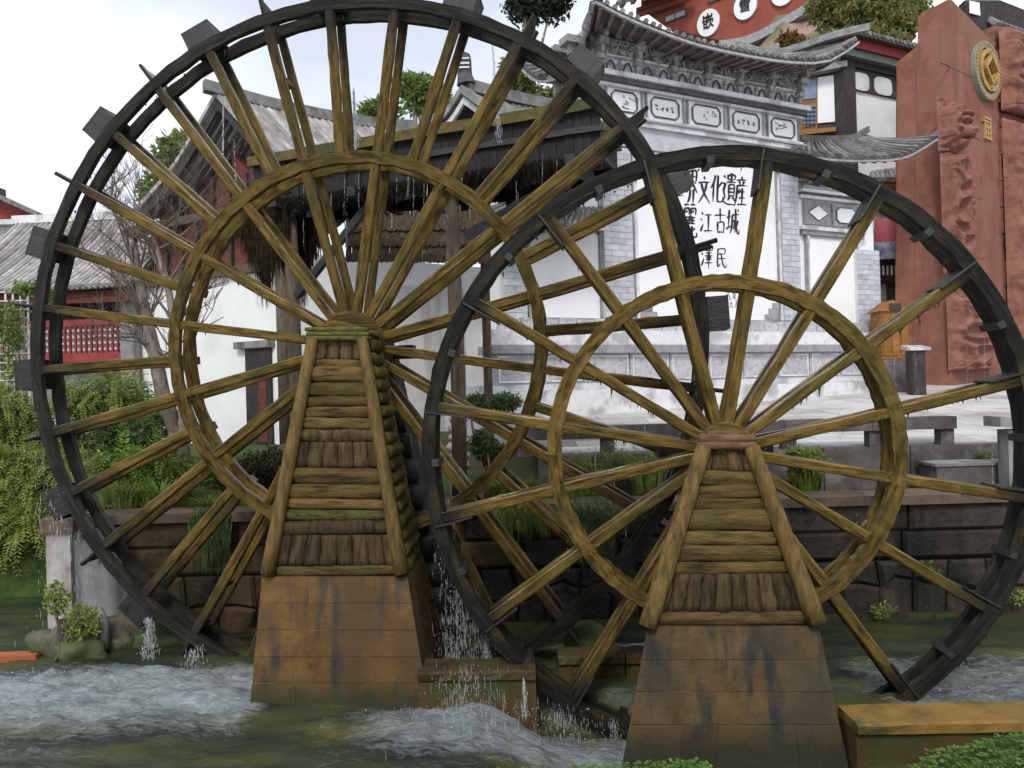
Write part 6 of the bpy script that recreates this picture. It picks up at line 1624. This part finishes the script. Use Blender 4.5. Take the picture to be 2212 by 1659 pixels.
def plant(name, label, cat, base, blobs, n, size, mat, stems=4, stem_r=.02, stem_mat='twig', group=None, **k):
    r = empty(name, base, 0, label, cat, group)
    leaves(MB(), blobs, n, size, **k).build('foliage', MAT[mat], r, world=True, fix=False)
    for i in range(stems):
        c, r3 = blobs[i % len(blobs)]
        e = Vector((c[0] + rnd.uniform(-.4, .4) * r3[0], c[1] + rnd.uniform(-.4, .4) * r3[1], c[2] + rnd.uniform(-.1, .5) * r3[2])); b = Vector(base) + Vector((rnd.uniform(-.1, .1), rnd.uniform(-.1, .1), -.1))
        mid = b.lerp(e, .5) + Vector((rnd.uniform(-.1, .1), rnd.uniform(-.1, .1), .05))
        mb = MB(); mb.tube([b, mid, e], [stem_r, stem_r * .7, stem_r * .3], 6); mb.build('stem', MAT[stem_mat], r, world=True, smooth=True)
    return r

def blob_px(u0, v0, u1, v1, Y, depth=.6):
    a, b = at(u0, (v0 + v1) / 2, Y), at(u1, (v0 + v1) / 2, Y); t, o = at((u0 + u1) / 2, v0, Y), at((u0 + u1) / 2, v1, Y)
    return ((a + b) / 2, (abs(b.x - a.x) / 2, abs(b.x - a.x) / 2 * depth, abs(t.z - o.z) / 2))

def lobes(rects, Y): return [blob_px(*q, Y + rnd.uniform(-.25, .25)) for q in rects]

def bush(label, rects, Y, n, size, mat, gz=1.3, stems=4, frond=0, **k):
    bl = lobes(rects, Y); c = bl[0][0]
    if frond:
        r = plant('garden_bush', label, 'bush', (c.x, c.y, gz), bl, n // 3, size, mat, stems, **k)
        fronds(MB(), bl, frond, .62, .11).build('sprays', MAT[mat], r, world=True, fix=False)
        return r
    return plant('garden_bush', label, 'bush', (c.x, c.y, gz), bl, n, size, mat, stems, **k)

bush('broad green garden bush under the red balcony', [(100, 815, 230, 930), (180, 790, 330, 920), (240, 840, 370, 950), (120, 880, 260, 1000)], 13.0, 11000, .105, 'leaf_bush', 1.4, frond=420, aspect=.26, droop=.3)
bush('pale green bush at the left edge below the trellis', [(-60, 820, 70, 940), (10, 860, 110, 980), (-40, 900, 60, 1010)], 12.2, 8000, .10, 'leaf_bush', 1.35, frond=300, aspect=.26, droop=.4)
bush('dark drooping shrub hanging over the water at the left edge', [(-60, 1010, 90, 1130), (-20, 1080, 130, 1200), (60, 1100, 180, 1210), (-80, 1120, 60, 1240)], 11.0, 8500, .09, 'leaf_bush', .2, frond=330, droop=.9, aspect=.3)
bush('yellow green shrub slope behind the left rim of the big wheel', [(-10, 950, 130, 1060), (80, 960, 210, 1080), (-60, 960, 60, 1080)], 11.6, 8000, .095, 'leaf_bush', 1.3, frond=300, aspect=.24, droop=.5)
bush('yellow green mound behind the lower left spokes', [(200, 960, 330, 1050), (290, 965, 420, 1050), (240, 1000, 400, 1090)], 10.3, 4200, .07, 'leaf_bright', 1.3, frond=160)
bush('dark green undergrowth beneath the leaning bare tree', [(190, 905, 300, 985), (270, 890, 380, 980)], 12.0, 2600, .09, 'leaf_dark', 1.4)
bush('dark brown clipped hedge left of the tall log pier', [(512, 972, 575, 1060), (548, 962, 625, 1060), (520, 1000, 630, 1090)], 9.7, 3800, .05, 'leaf_brown', 1.3)
bush('clipped green hedge on the stone behind the wheels', [(1000, 850, 1065, 892), (1050, 850, 1130, 890)], 12.0, 2200, .07, 'leaf_dark', 1.8)
bush('rounded grey green shrub between the two wheel hubs', [(1012, 925, 1070, 990), (1030, 950, 1100, 1015)], 9.9, 2600, .06, 'leaf_dark', 1.3)
bush('leafy light green shrub right of the short pier', [(1690, 965, 1750, 1010), (1720, 968, 1785, 1020), (1700, 990, 1770, 1050)], 9.2, 2600, .06, 'leaf_bush', 1.3)
bush('small green bush in front of the white house door', [(430, 1000, 520, 1060), (480, 1010, 560, 1075)], 10.0, 2200, .07, 'leaf_dark', 1.3)

def tuft(label, px_, Y, n, hgt, spread, mat, wd=.014, gz=1.28, bend=.35, umbel=False):
    c = at(px_, 1000, Y); r = empty('grass_tuft', (c.x, Y, gz), 0, label, 'grass')
    mb = MB()
    for _ in range(n):
        a = rnd.uniform(0, 6.28); rr = spread * math.sqrt(rnd.random()) * .6
        b = Vector((c.x + math.cos(a) * rr, Y + math.sin(a) * rr * .5, gz - .02)); h = hgt * rnd.uniform(.6, 1.1)
        o = Vector((math.cos(a), math.sin(a) * .6, 0)) * spread * bend * rnd.uniform(.3, 1.3)
        m = b + o * .4 + Vector((0, 0, h * .65)); e = b + o * 1.4 + Vector((0, 0, h * rnd.uniform(.75, 1.0)))
        s = Vector((-math.sin(a), math.cos(a), 0)) * wd * rnd.uniform(.6, 1.2)
        mb.add([b - s, b + s, m + s * .9, m - s * .9, e], [(0, 1, 2, 3), (3, 2, 4)])
        if umbel and rnd.random() < .7:
            for k in range(9):
                t = rnd.uniform(0, 6.28); d = Vector((math.cos(t), math.sin(t), rnd.uniform(-.5, .5))) * rnd.uniform(.07, .14)
                w = Vector((-math.sin(t), math.cos(t), 0)) * .006
                mb.add([e - w, e + w, e + d], [(0, 1, 2)])
    mb.build('blades', MAT[mat], r, world=True, fix=False)
    leaves(MB(), [((c.x, Y, gz + .06), (spread * .7, spread * .4, .08))], max(120, n), .05).build('low_leaves', MAT[mat], r, world=True, fix=False)
tuft('tall reedy grass behind the lowest left spokes of the big wheel', 262, 9.3, 260, .42, .35, 'leaf_bush')
tuft('broad leaved fern clump in the planter near the bare trunk', 345, 9.4, 170, .45, .5, 'leaf_bright', .03, bend=.7)
tuft('bright grass patch left of the tall pier', 450, 9.2, 420, .22, .45, 'leaf_bright')
tuft('low bright grass just beside the tall pier', 540, 9.2, 320, .18, .35, 'leaf_bright')
tuft('green grass mound seen through the small wheel, left of centre', 1110, 9.25, 520, .34, .45, 'leaf_bright')
tuft('short grass on the planter edge under the crossing rings', 1230, 9.1, 380, .16, .5, 'leaf_bright')
tuft('umbrella papyrus clump left of the short pier', 1285, 9.35, 130, .62, .3, 'leaf_bush', .01, bend=.6, umbel=True)
tuft('second papyrus clump close to the short pier', 1405, 9.35, 170, .66, .4, 'leaf_bush', .01, bend=.6, umbel=True)
tuft('grassy tuft below the leafy shrub right of the short pier', 1742, 9.1, 220, .36, .25, 'leaf_bright')

# trees beyond
def tree(name, label, base, crown, n, size, mat, trunk_r=.18, group=None, droop=0):
    r = empty(name, base, 0, label, 'tree', group)
    c = crown[0][0]; b = Vector(base)
    mb = MB(); mb.tube([b, b.lerp(c, .5) + Vector((.1, 0, 0)), c], [trunk_r, trunk_r * .7, trunk_r * .3], 8, jit=.08); mb.build('trunk', MAT['bark_grey'], r, world=True, smooth=True)
    for cc, r3 in crown:
        s = b.lerp(c, .75); mb = MB(); mb.tube([s, s.lerp(cc, .5) + Vector((0, 0, .2)), cc], [trunk_r * .35, trunk_r * .2, trunk_r * .08], 6); mb.build('limb', MAT['bark_grey'], r, world=True, smooth=True)
    leaves(MB(), crown, n, size, droop=droop, shell=.35).build('crown', MAT[mat], r, world=True, fix=False)
tree('broadleaf_tree', 'light green tree behind the left slope of the white house roof', (at(380, 600, 25).x, 25, 1.4), lobes([(330, 290, 430, 380), (350, 340, 440, 440), (300, 370, 390, 470)], 25), 3400, .30, 'leaf_tree', .2)
tree('broadleaf_tree', 'green tree over the roofs left of the ridge finial', (at(890, 600, 30).x, 30, 1.4), lobes([(850, 155, 940, 215), (870, 180, 980, 250), (790, 225, 870, 280)], 30), 3000, .30, 'leaf_tree', .25)
tree('broadleaf_tree', 'small green tree between the finial and the roof tip on its left', (at(800, 600, 28).x, 28, 1.4), lobes([(775, 215, 850, 262), (760, 245, 830, 300)], 28), 1500, .28, 'leaf_tree', .2)
tree('cypress_tree', 'dark conifer rising behind the left corner of the screen wall roof', (at(1160, 600, 27).x, 27, 1.6), lobes([(1085, -40, 1180, 60), (1150, -50, 1240, 50), (1110, -110, 1220, -10)], 27), 4200, .24, 'leaf_conifer', .3)
tree('broadleaf_tree', 'dense olive tree between gatehouse roof and screen wall', (at(1130, 600, 19.5).x, 19.5, 1.8), lobes([(1080, 118, 1160, 190), (1085, 165, 1165, 245), (1150, 190, 1230, 262)], 19.5), 4200, .17, 'leaf_olive', .2)
hill_sh = [('rusty round shrub on the hill beside the red hall coping', [(1680, 70, 1730, 108), (1690, 80, 1745, 112)], 30, 'leaf_rust', 1300), ('pale willow like shrub at the top of the hill', [(1740, -30, 1850, 60), (1780, 0, 1900, 90)], 31, 'leaf_olive', 3800),
           ('tall green shrub on the hill next to the red pillar', [(1860, -40, 1960, 60), (1880, 10, 1990, 100)], 30, 'leaf_olive', 3800), ('low brownish scrub under the hill shrubs', [(1820, 60, 1920, 120), (1890, 70, 1970, 130), (1760, 70, 1840, 115)], 28.5, 'leaf_olive', 3000),
           ('bright green bush in the upper hill hollow', [(1930, -20, 2010, 50), (1840, -50, 1930, 10)], 32, 'leaf_tree', 2200)]
for lb, rc, Y, m, n in hill_sh:
    bl = lobes(rc, Y); c = bl[0][0]
    plant('hill_shrub', lb, 'shrub', (c.x, c.y, hillz(c.x, c.y)), bl, n, .26, m, 3, .05, group='shrubs on the hill', droop=.4)

# leaning bare tree in front of the left houses
def bare_tree():
    b = at(388, 1015, 10.8); b.z = 1.25
    r = empty('bare_tree', b, 0, 'pale leafless tree leaning left behind the big wheel', 'tree')
    pts = [b, at(380, 930, 10.8), at(352, 850, 10.8), at(338, 780, 10.85), at(318, 690, 10.9), at(300, 600, 11), at(290, 520, 11)]
    mb = MB(); mb.tube(pts, [.14, .11, .10, .095, .08, .06, .04], 9, jit=.08); mb.build('trunk', MAT['bark_grey'], r, world=True, smooth=True)
    def limb(p, d, L, rr, depth, mb):
        n = 5; q = [p]; dd = d.copy()
        for i in range(n):
            dd = (dd + Vector((rnd.gauss(0, .13), rnd.gauss(0, .13), rnd.gauss(.05, .10)))).normalized()
            q.append(q[-1] + dd * L / n)
        mb.tube(q, [rr * (1 - .75 * i / n) for i in range(n + 1)], 5 if rr > .012 else 3, cap=False)
        if depth > 0:
            for _ in range(3 if depth > 1 else 4):
                i = rnd.randrange(1, n + 1); s = (dd + Vector((rnd.gauss(0, .6), rnd.gauss(0, .5), rnd.gauss(.25, .4)))).normalized()
                limb(q[i], s, L * rnd.uniform(.5, .75), rr * .55, depth - 1, mb)
    pts2 = [b + Vector((.05, 0, 0)), at(398, 900, 10.75), at(384, 800, 10.75), at(376, 700, 10.8), at(362, 610, 10.85), at(340, 540, 10.9)]
    mb = MB(); mb.tube(pts2, [.10, .08, .07, .06, .045, .03], 8, jit=.08); mb.build('trunk', MAT['bark_grey'], r, world=True, smooth=True)
    starts = []
    for P_, i0 in ((pts, 3), (pts2, 2)):
        for i in range(i0, len(P_)):
            for _ in range(4 if P_ is pts else 3):
                sx = rnd.choice((-1, -1, 1)) if P_ is pts else rnd.choice((-1, 1))
                starts.append((P_[i], (sx * rnd.uniform(.25, .95), rnd.uniform(-.3, .3), rnd.uniform(.45, 1))))
    for p, d in starts:
        mb = MB(); limb(p, Vector(d).normalized(), rnd.uniform(.75, 1.15), .024, 4, mb); mb.build('limb', MAT['twig'], r, world=True, fix=False)
bare_tree()
plant('climbing_vine', 'yellowish vine on the trellis by the left edge', 'vine', (at(40, 700, 14.8).x, 14.8, 1.4), lobes([(60, 600, 118, 650), (20, 610, 80, 640), (-10, 650, 60, 760), (0, 740, 60, 840)], 14.8), 1500, .11, 'leaf_tree', 3)

# ================================================================== ROCKS, DEBRIS, BANK
def rock(name, label, c, r3, mat, amp=.55, cat='rock', squash=True, parent=None):
    bm = bmesh.new(); bmesh.ops.create_icosphere(bm, subdivisions=3, radius=1); sd = rnd.uniform(0, 99)
    for v in bm.verts:
        k = 1 + amp * mnoise.noise(v.co * 1.4 + Vector((sd, 0, 0))) + .22 * mnoise.noise(v.co * 3.5 + Vector((sd, 0, 0)))
        v.co = Vector((v.co.x * r3[0] * k, v.co.y * r3[1] * k, v.co.z * r3[2] * k))
    me = bpy.data.meshes.new(name); bm.to_mesh(me); bm.free(); me.materials.append(MAT[mat])
    me.polygons.foreach_set('use_smooth', [True] * len(me.polygons))
    o = bpy.data.objects.new(name, me); COL.objects.link(o); o.location = c
    if parent: o.parent = parent; o.location = Vector(c) - off(parent)
    else: tag(o, label, cat, kind='thing')
    return o
p = at(1270, 1372, 7.75); rock('boulder', 'rounded moss green boulder in the shadow behind the small wheel', (p.x, 7.75, .08), (.24, .2, .2), 'rock_green', .15)
for (u, Y, r3, m, lb) in ((125, 8.15, (.30, .22, .22), 'rock', 'dark wet rock at the foot of the pale corner pier'), (180, 8.0, (.24, .2, .2), 'rock_green', 'mossy rock beside the pale pier foot'), (255, 8.3, (.36, .2, .22), 'rock', 'brown rock in the water below the left rim of the big wheel'), (345, 8.35, (.30, .18, .2), 'rock_green', 'mossy rock at the wall foot behind the falling drops'), (430, 8.4, (.26, .16, .17), 'rock', 'small dark rock close to the wheel buckets at the waterline')):
    q = at(u, 1380, Y); rock('channel_rock', lb, (q.x, Y, .05), r3, m)
# stacked pale garden stones
c = at(990, 960, 10.4); r = empty('stone_stack', (c.x, 10.4, 1.3), 0, 'stack of pale garden stones behind the left rim of the small wheel', 'rocks')
for i in range(7):
    z = at(990, 1025 - 20 * i, 10.4).z
    rock('stone', None, (c.x + rnd.uniform(-.03, .03), 10.4, z), (rnd.uniform(.11, .15), .14, .075), 'rock_pale', .2, parent=r)
# debris by the corner pier: stump, pipe, plants
q = at(128, 1330, 8.0)
mb = MB(); mb.tube([(q.x, 8.0, -.2), (q.x + .03, 8.0, .38)], .05, 8, jit=.1); tag(mb.build('wooden_stake', MAT['timber_dark'], smooth=True), 'short dark stake in the water before the pale pier', 'stake', kind='thing')
mb = MB(); mb.tube([at(175, 1325, 8.1), at(215, 1320, 8.05), at(226, 1345, 8.05), at(226, 1400, 8.05)], .045, 8); tag(mb.build('drain_pipe', MAT['concrete_grey'], smooth=True), 'grey bent drain pipe below the pale pier', 'pipe', kind='thing')
bush('weedy green plant sprouting at the pale pier foot', [(95, 1255, 150, 1330), (140, 1300, 215, 1385)], 7.95, 900, .06, 'leaf_bush', .1)
q = at(20, 1408, 7.9); MB_ = MB(); MB_.hexa([(q.x - .6, 7.8, .0), (q.x + .26, 7.92, -.02), (q.x + .26, 8.05, -.02), (q.x - .6, 8.0, .0), (q.x - .6, 7.8, .06), (q.x + .26, 7.92, .05), (q.x + .26, 8.05, .05), (q.x - .6, 8.0, .06)])
tag(MB_.build('floating_board', MAT['dead_flag']), 'orange board floating at the left edge of the water', 'board', kind='thing')
# wall weeds
for i, (u, v, lb) in enumerate(((2010, 1230, 'pale dry weed on the channel wall right of the inner ring'), (1905, 1320, 'small green weed in a joint low on the channel wall'), (2190, 1290, 'ochre weed on the channel wall at the right edge'), (2125, 985, 'tiny weed on top of the plaza wall'), (1985, 1045, 'broad leaf lying on the planter soil at right'))):
    Y = 8.36 if i < 3 else 9.5
    c = at(u, v, Y)
    plant('wall_weed', lb, 'weed', c, [((c.x, Y, c.z), (.13, .06, .09))], 130, .05, 'leaf_bush', 2, .006)

def trailing(label, u0, u1, Yo, n, ln, mat):
    a, b = at(u0, 1090, 8.5), at(u1, 1090, 8.5); r = empty('trailing_plant', ((a.x + b.x) / 2, 8.4, 1.36), 0, label, 'plant'); mb = MB()
    for _ in range(n):
        x = rnd.uniform(a.x, b.x); y = wall_y(x) - .11 - rnd.uniform(0, .05); z = 1.36 + rnd.uniform(-.02, .06); l = ln * rnd.uniform(.2, 1) ** 1.3
        p = Vector((x, y + .12, z)); m = Vector((x + rnd.uniform(-.03, .03), y, z - l * .4)); e = Vector((x + rnd.uniform(-.06, .06), y - .01, z - l)); w = Vector((rnd.uniform(.004, .010), 0, 0))
        mb.add([p - w, p + w, m + w, m - w, e], [(0, 1, 2, 3), (3, 2, 4)])
    mb.build('blades', MAT[mat], r, world=True, fix=False)
    leaves(MB(), [(((a.x + b.x) / 2, wall_y(a.x) - .13, 1.36 - ln * .3), ((b.x - a.x) / 2, .06, ln * .35))], n, .045, droop=.8).build('foliage', MAT[mat], r, world=True, fix=False)
trailing('green grass trailing down the channel wall behind the inner ring of the small wheel', 1240, 1330, 0, 260, .85, 'leaf_dark')
trailing('grass trailing over the coping between the two wheels', 1060, 1190, 0, 300, .45, 'leaf_bush')
trailing('dark moss hanging down the brown wall left of the tall pier', 400, 490, 0, 240, .8, 'leaf_dark')

def bank():
    kx = [-4, -2, -.83, .2, .66, .86, 1.2, 1.46, 1.62, 2.0, 3.2, 5]; kz = [.80, .98, 1.172, 1.19, 1.205, 1.12, 1.03, 1.12, 1.225, 1.285, 1.36, 1.4]
    def crest(x):
        for i in range(len(kx) - 1):
            if kx[i] <= x <= kx[i + 1]: return kz[i] + (kz[i + 1] - kz[i]) * sstep(kx[i], kx[i + 1], x)
        return kz[0] if x < kx[0] else kz[-1]
    def bz(x, y):
        c = crest(x) - .03
        return c - .25 * sstep(2.6, -1, y) * .4 + .012 * mnoise.noise(Vector((x * 5, y * 5, 0))) if y < 2.95 else c + (-1.7) * sstep(2.95, 3.7, y)
    sheet('bank', MAT['grass_earth'], lin(-4, 4.5, 90), lin(-1.5, 3.75, 60), bz)
    mb = MB()
    for _ in range(26000):
        x = rnd.uniform(-1.3, 2.6); y = rnd.uniform(2.15, 3.22)
        z = bz(x, y) + rnd.uniform(.0, .035)
        a = rnd.uniform(0, 6.28); L = rnd.uniform(.010, .024)
        d = Vector((math.cos(a), math.sin(a), rnd.uniform(-.15, .5))).normalized() * L; s = Vector((-math.sin(a), math.cos(a), rnd.uniform(-.3, .3))).normalized() * L * .45
        p = Vector((x, y, z))
        mb.add([p, p + d * .5 + s, p + d, p + d * .5 - s], [(0, 1, 2, 3)])
    o = mb.build('clover_cover', MAT['clover'], fix=False)
    tag(o, 'bright green clover covering the near bank', 'ground cover', kind='stuff')
bank()

# ================================================================== FALLING WATER
def drops():
    mb = MB()
    def drop(p, r, l):
        mb.add([p + Vector((r, 0, 0)), p + Vector((-r * .5, r * .87, 0)), p + Vector((-r * .5, -r * .87, 0)), p + Vector((0, 0, l)), p - Vector((0, 0, l))], [(0, 1, 3), (1, 2, 3), (2, 0, 3), (1, 0, 4), (2, 1, 4), (0, 2, 4)])
    def stream(u0, v0, u1, v1, Y, n, spread, r=.006, l=.016):
        a, b = at(u0, v0, Y), at(u1, v1, Y); H_ = (a - b).length
        for _ in range(n):
            t = rnd.random(); p = a.lerp(b, t) + Vector((rnd.gauss(0, spread * (.35 + t)), rnd.gauss(0, spread), 0))
            if rnd.random() < .45:      # a thread
                ln_ = min(H_ * .35, rnd.uniform(.03, .14)); drop(p, r * rnd.uniform(.25, .5), ln_ / 2)
            else: drop(p, r * rnd.uniform(.3, .8), l * rnd.uniform(.4, 1.2))
    stream(764, 195, 768, 335, 8.5, 330, .014, .007, .022)
    stream(1064, 95, 1078, 310, 8.6, 300, .016, .007, .022)
    stream(482, 215, 482, 335, 7.9, 90, .003)
    stream(505, 300, 512, 460, 7.9, 40, .006)
    stream(322, 1335, 322, 1450, 7.9, 330, .045)
    stream(420, 1400, 422, 1450, 7.7, 160, .07)
    stream(1000, 1270, 1010, 1430, 7.2, 700, .12, .006, .012)
    stream(1050, 1390, 1054, 1450, 6.9, 160, .025)
    stream(955, 1050, 985, 1430, 7.1, 320, .10, .005)
    stream(1132, 1470, 1134, 1548, 6.2, 150, .012)
    stream(1010, 1450, 1030, 1560, 6.3, 600, .24, .005, .008)
    stream(1200, 1540, 1230, 1580, 6.15, 240, .12, .005, .008)
    stream(1325, 1560, 1328, 1600, 6.2, 60, .03)
    stream(130, 1060, 150, 1420, 8.1, 420, .16, .005, .009)
    stream(60, 760, 110, 1060, 8.2, 150, .10, .004, .010)
    for _ in range(26):
        u = rnd.uniform(560, 1290); v = rnd.uniform(330, 420); stream(u, v, u + rnd.uniform(-3, 3), v + rnd.uniform(50, 170), 8.35, 22, .004, .004, .018)
    for _ in range(22):
        u = rnd.uniform(1140, 2150); v = rnd.uniform(700, 1250); stream(u, v, u + 2, v + rnd.uniform(40, 120), 6.75, 12, .004, .0035, .014)
    # spray thrown up where the foam is
    for _ in range(700):
        X = rnd.uniform(-6, 4.6); Y = rnd.uniform(5.4, 7.9); f = foam_at(X, Y)
        if f > .6 and rnd.random() < f * .9: drop(Vector((X, Y, rnd.uniform(.0, .09) * f)), rnd.uniform(.004, .009), rnd.uniform(.004, .009))
    o = mb.build('falling_drops', MAT['drops'], fix=False)
    tag(o, 'white drops and threads of water falling from the wheels', 'water drops', kind='stuff')
drops()
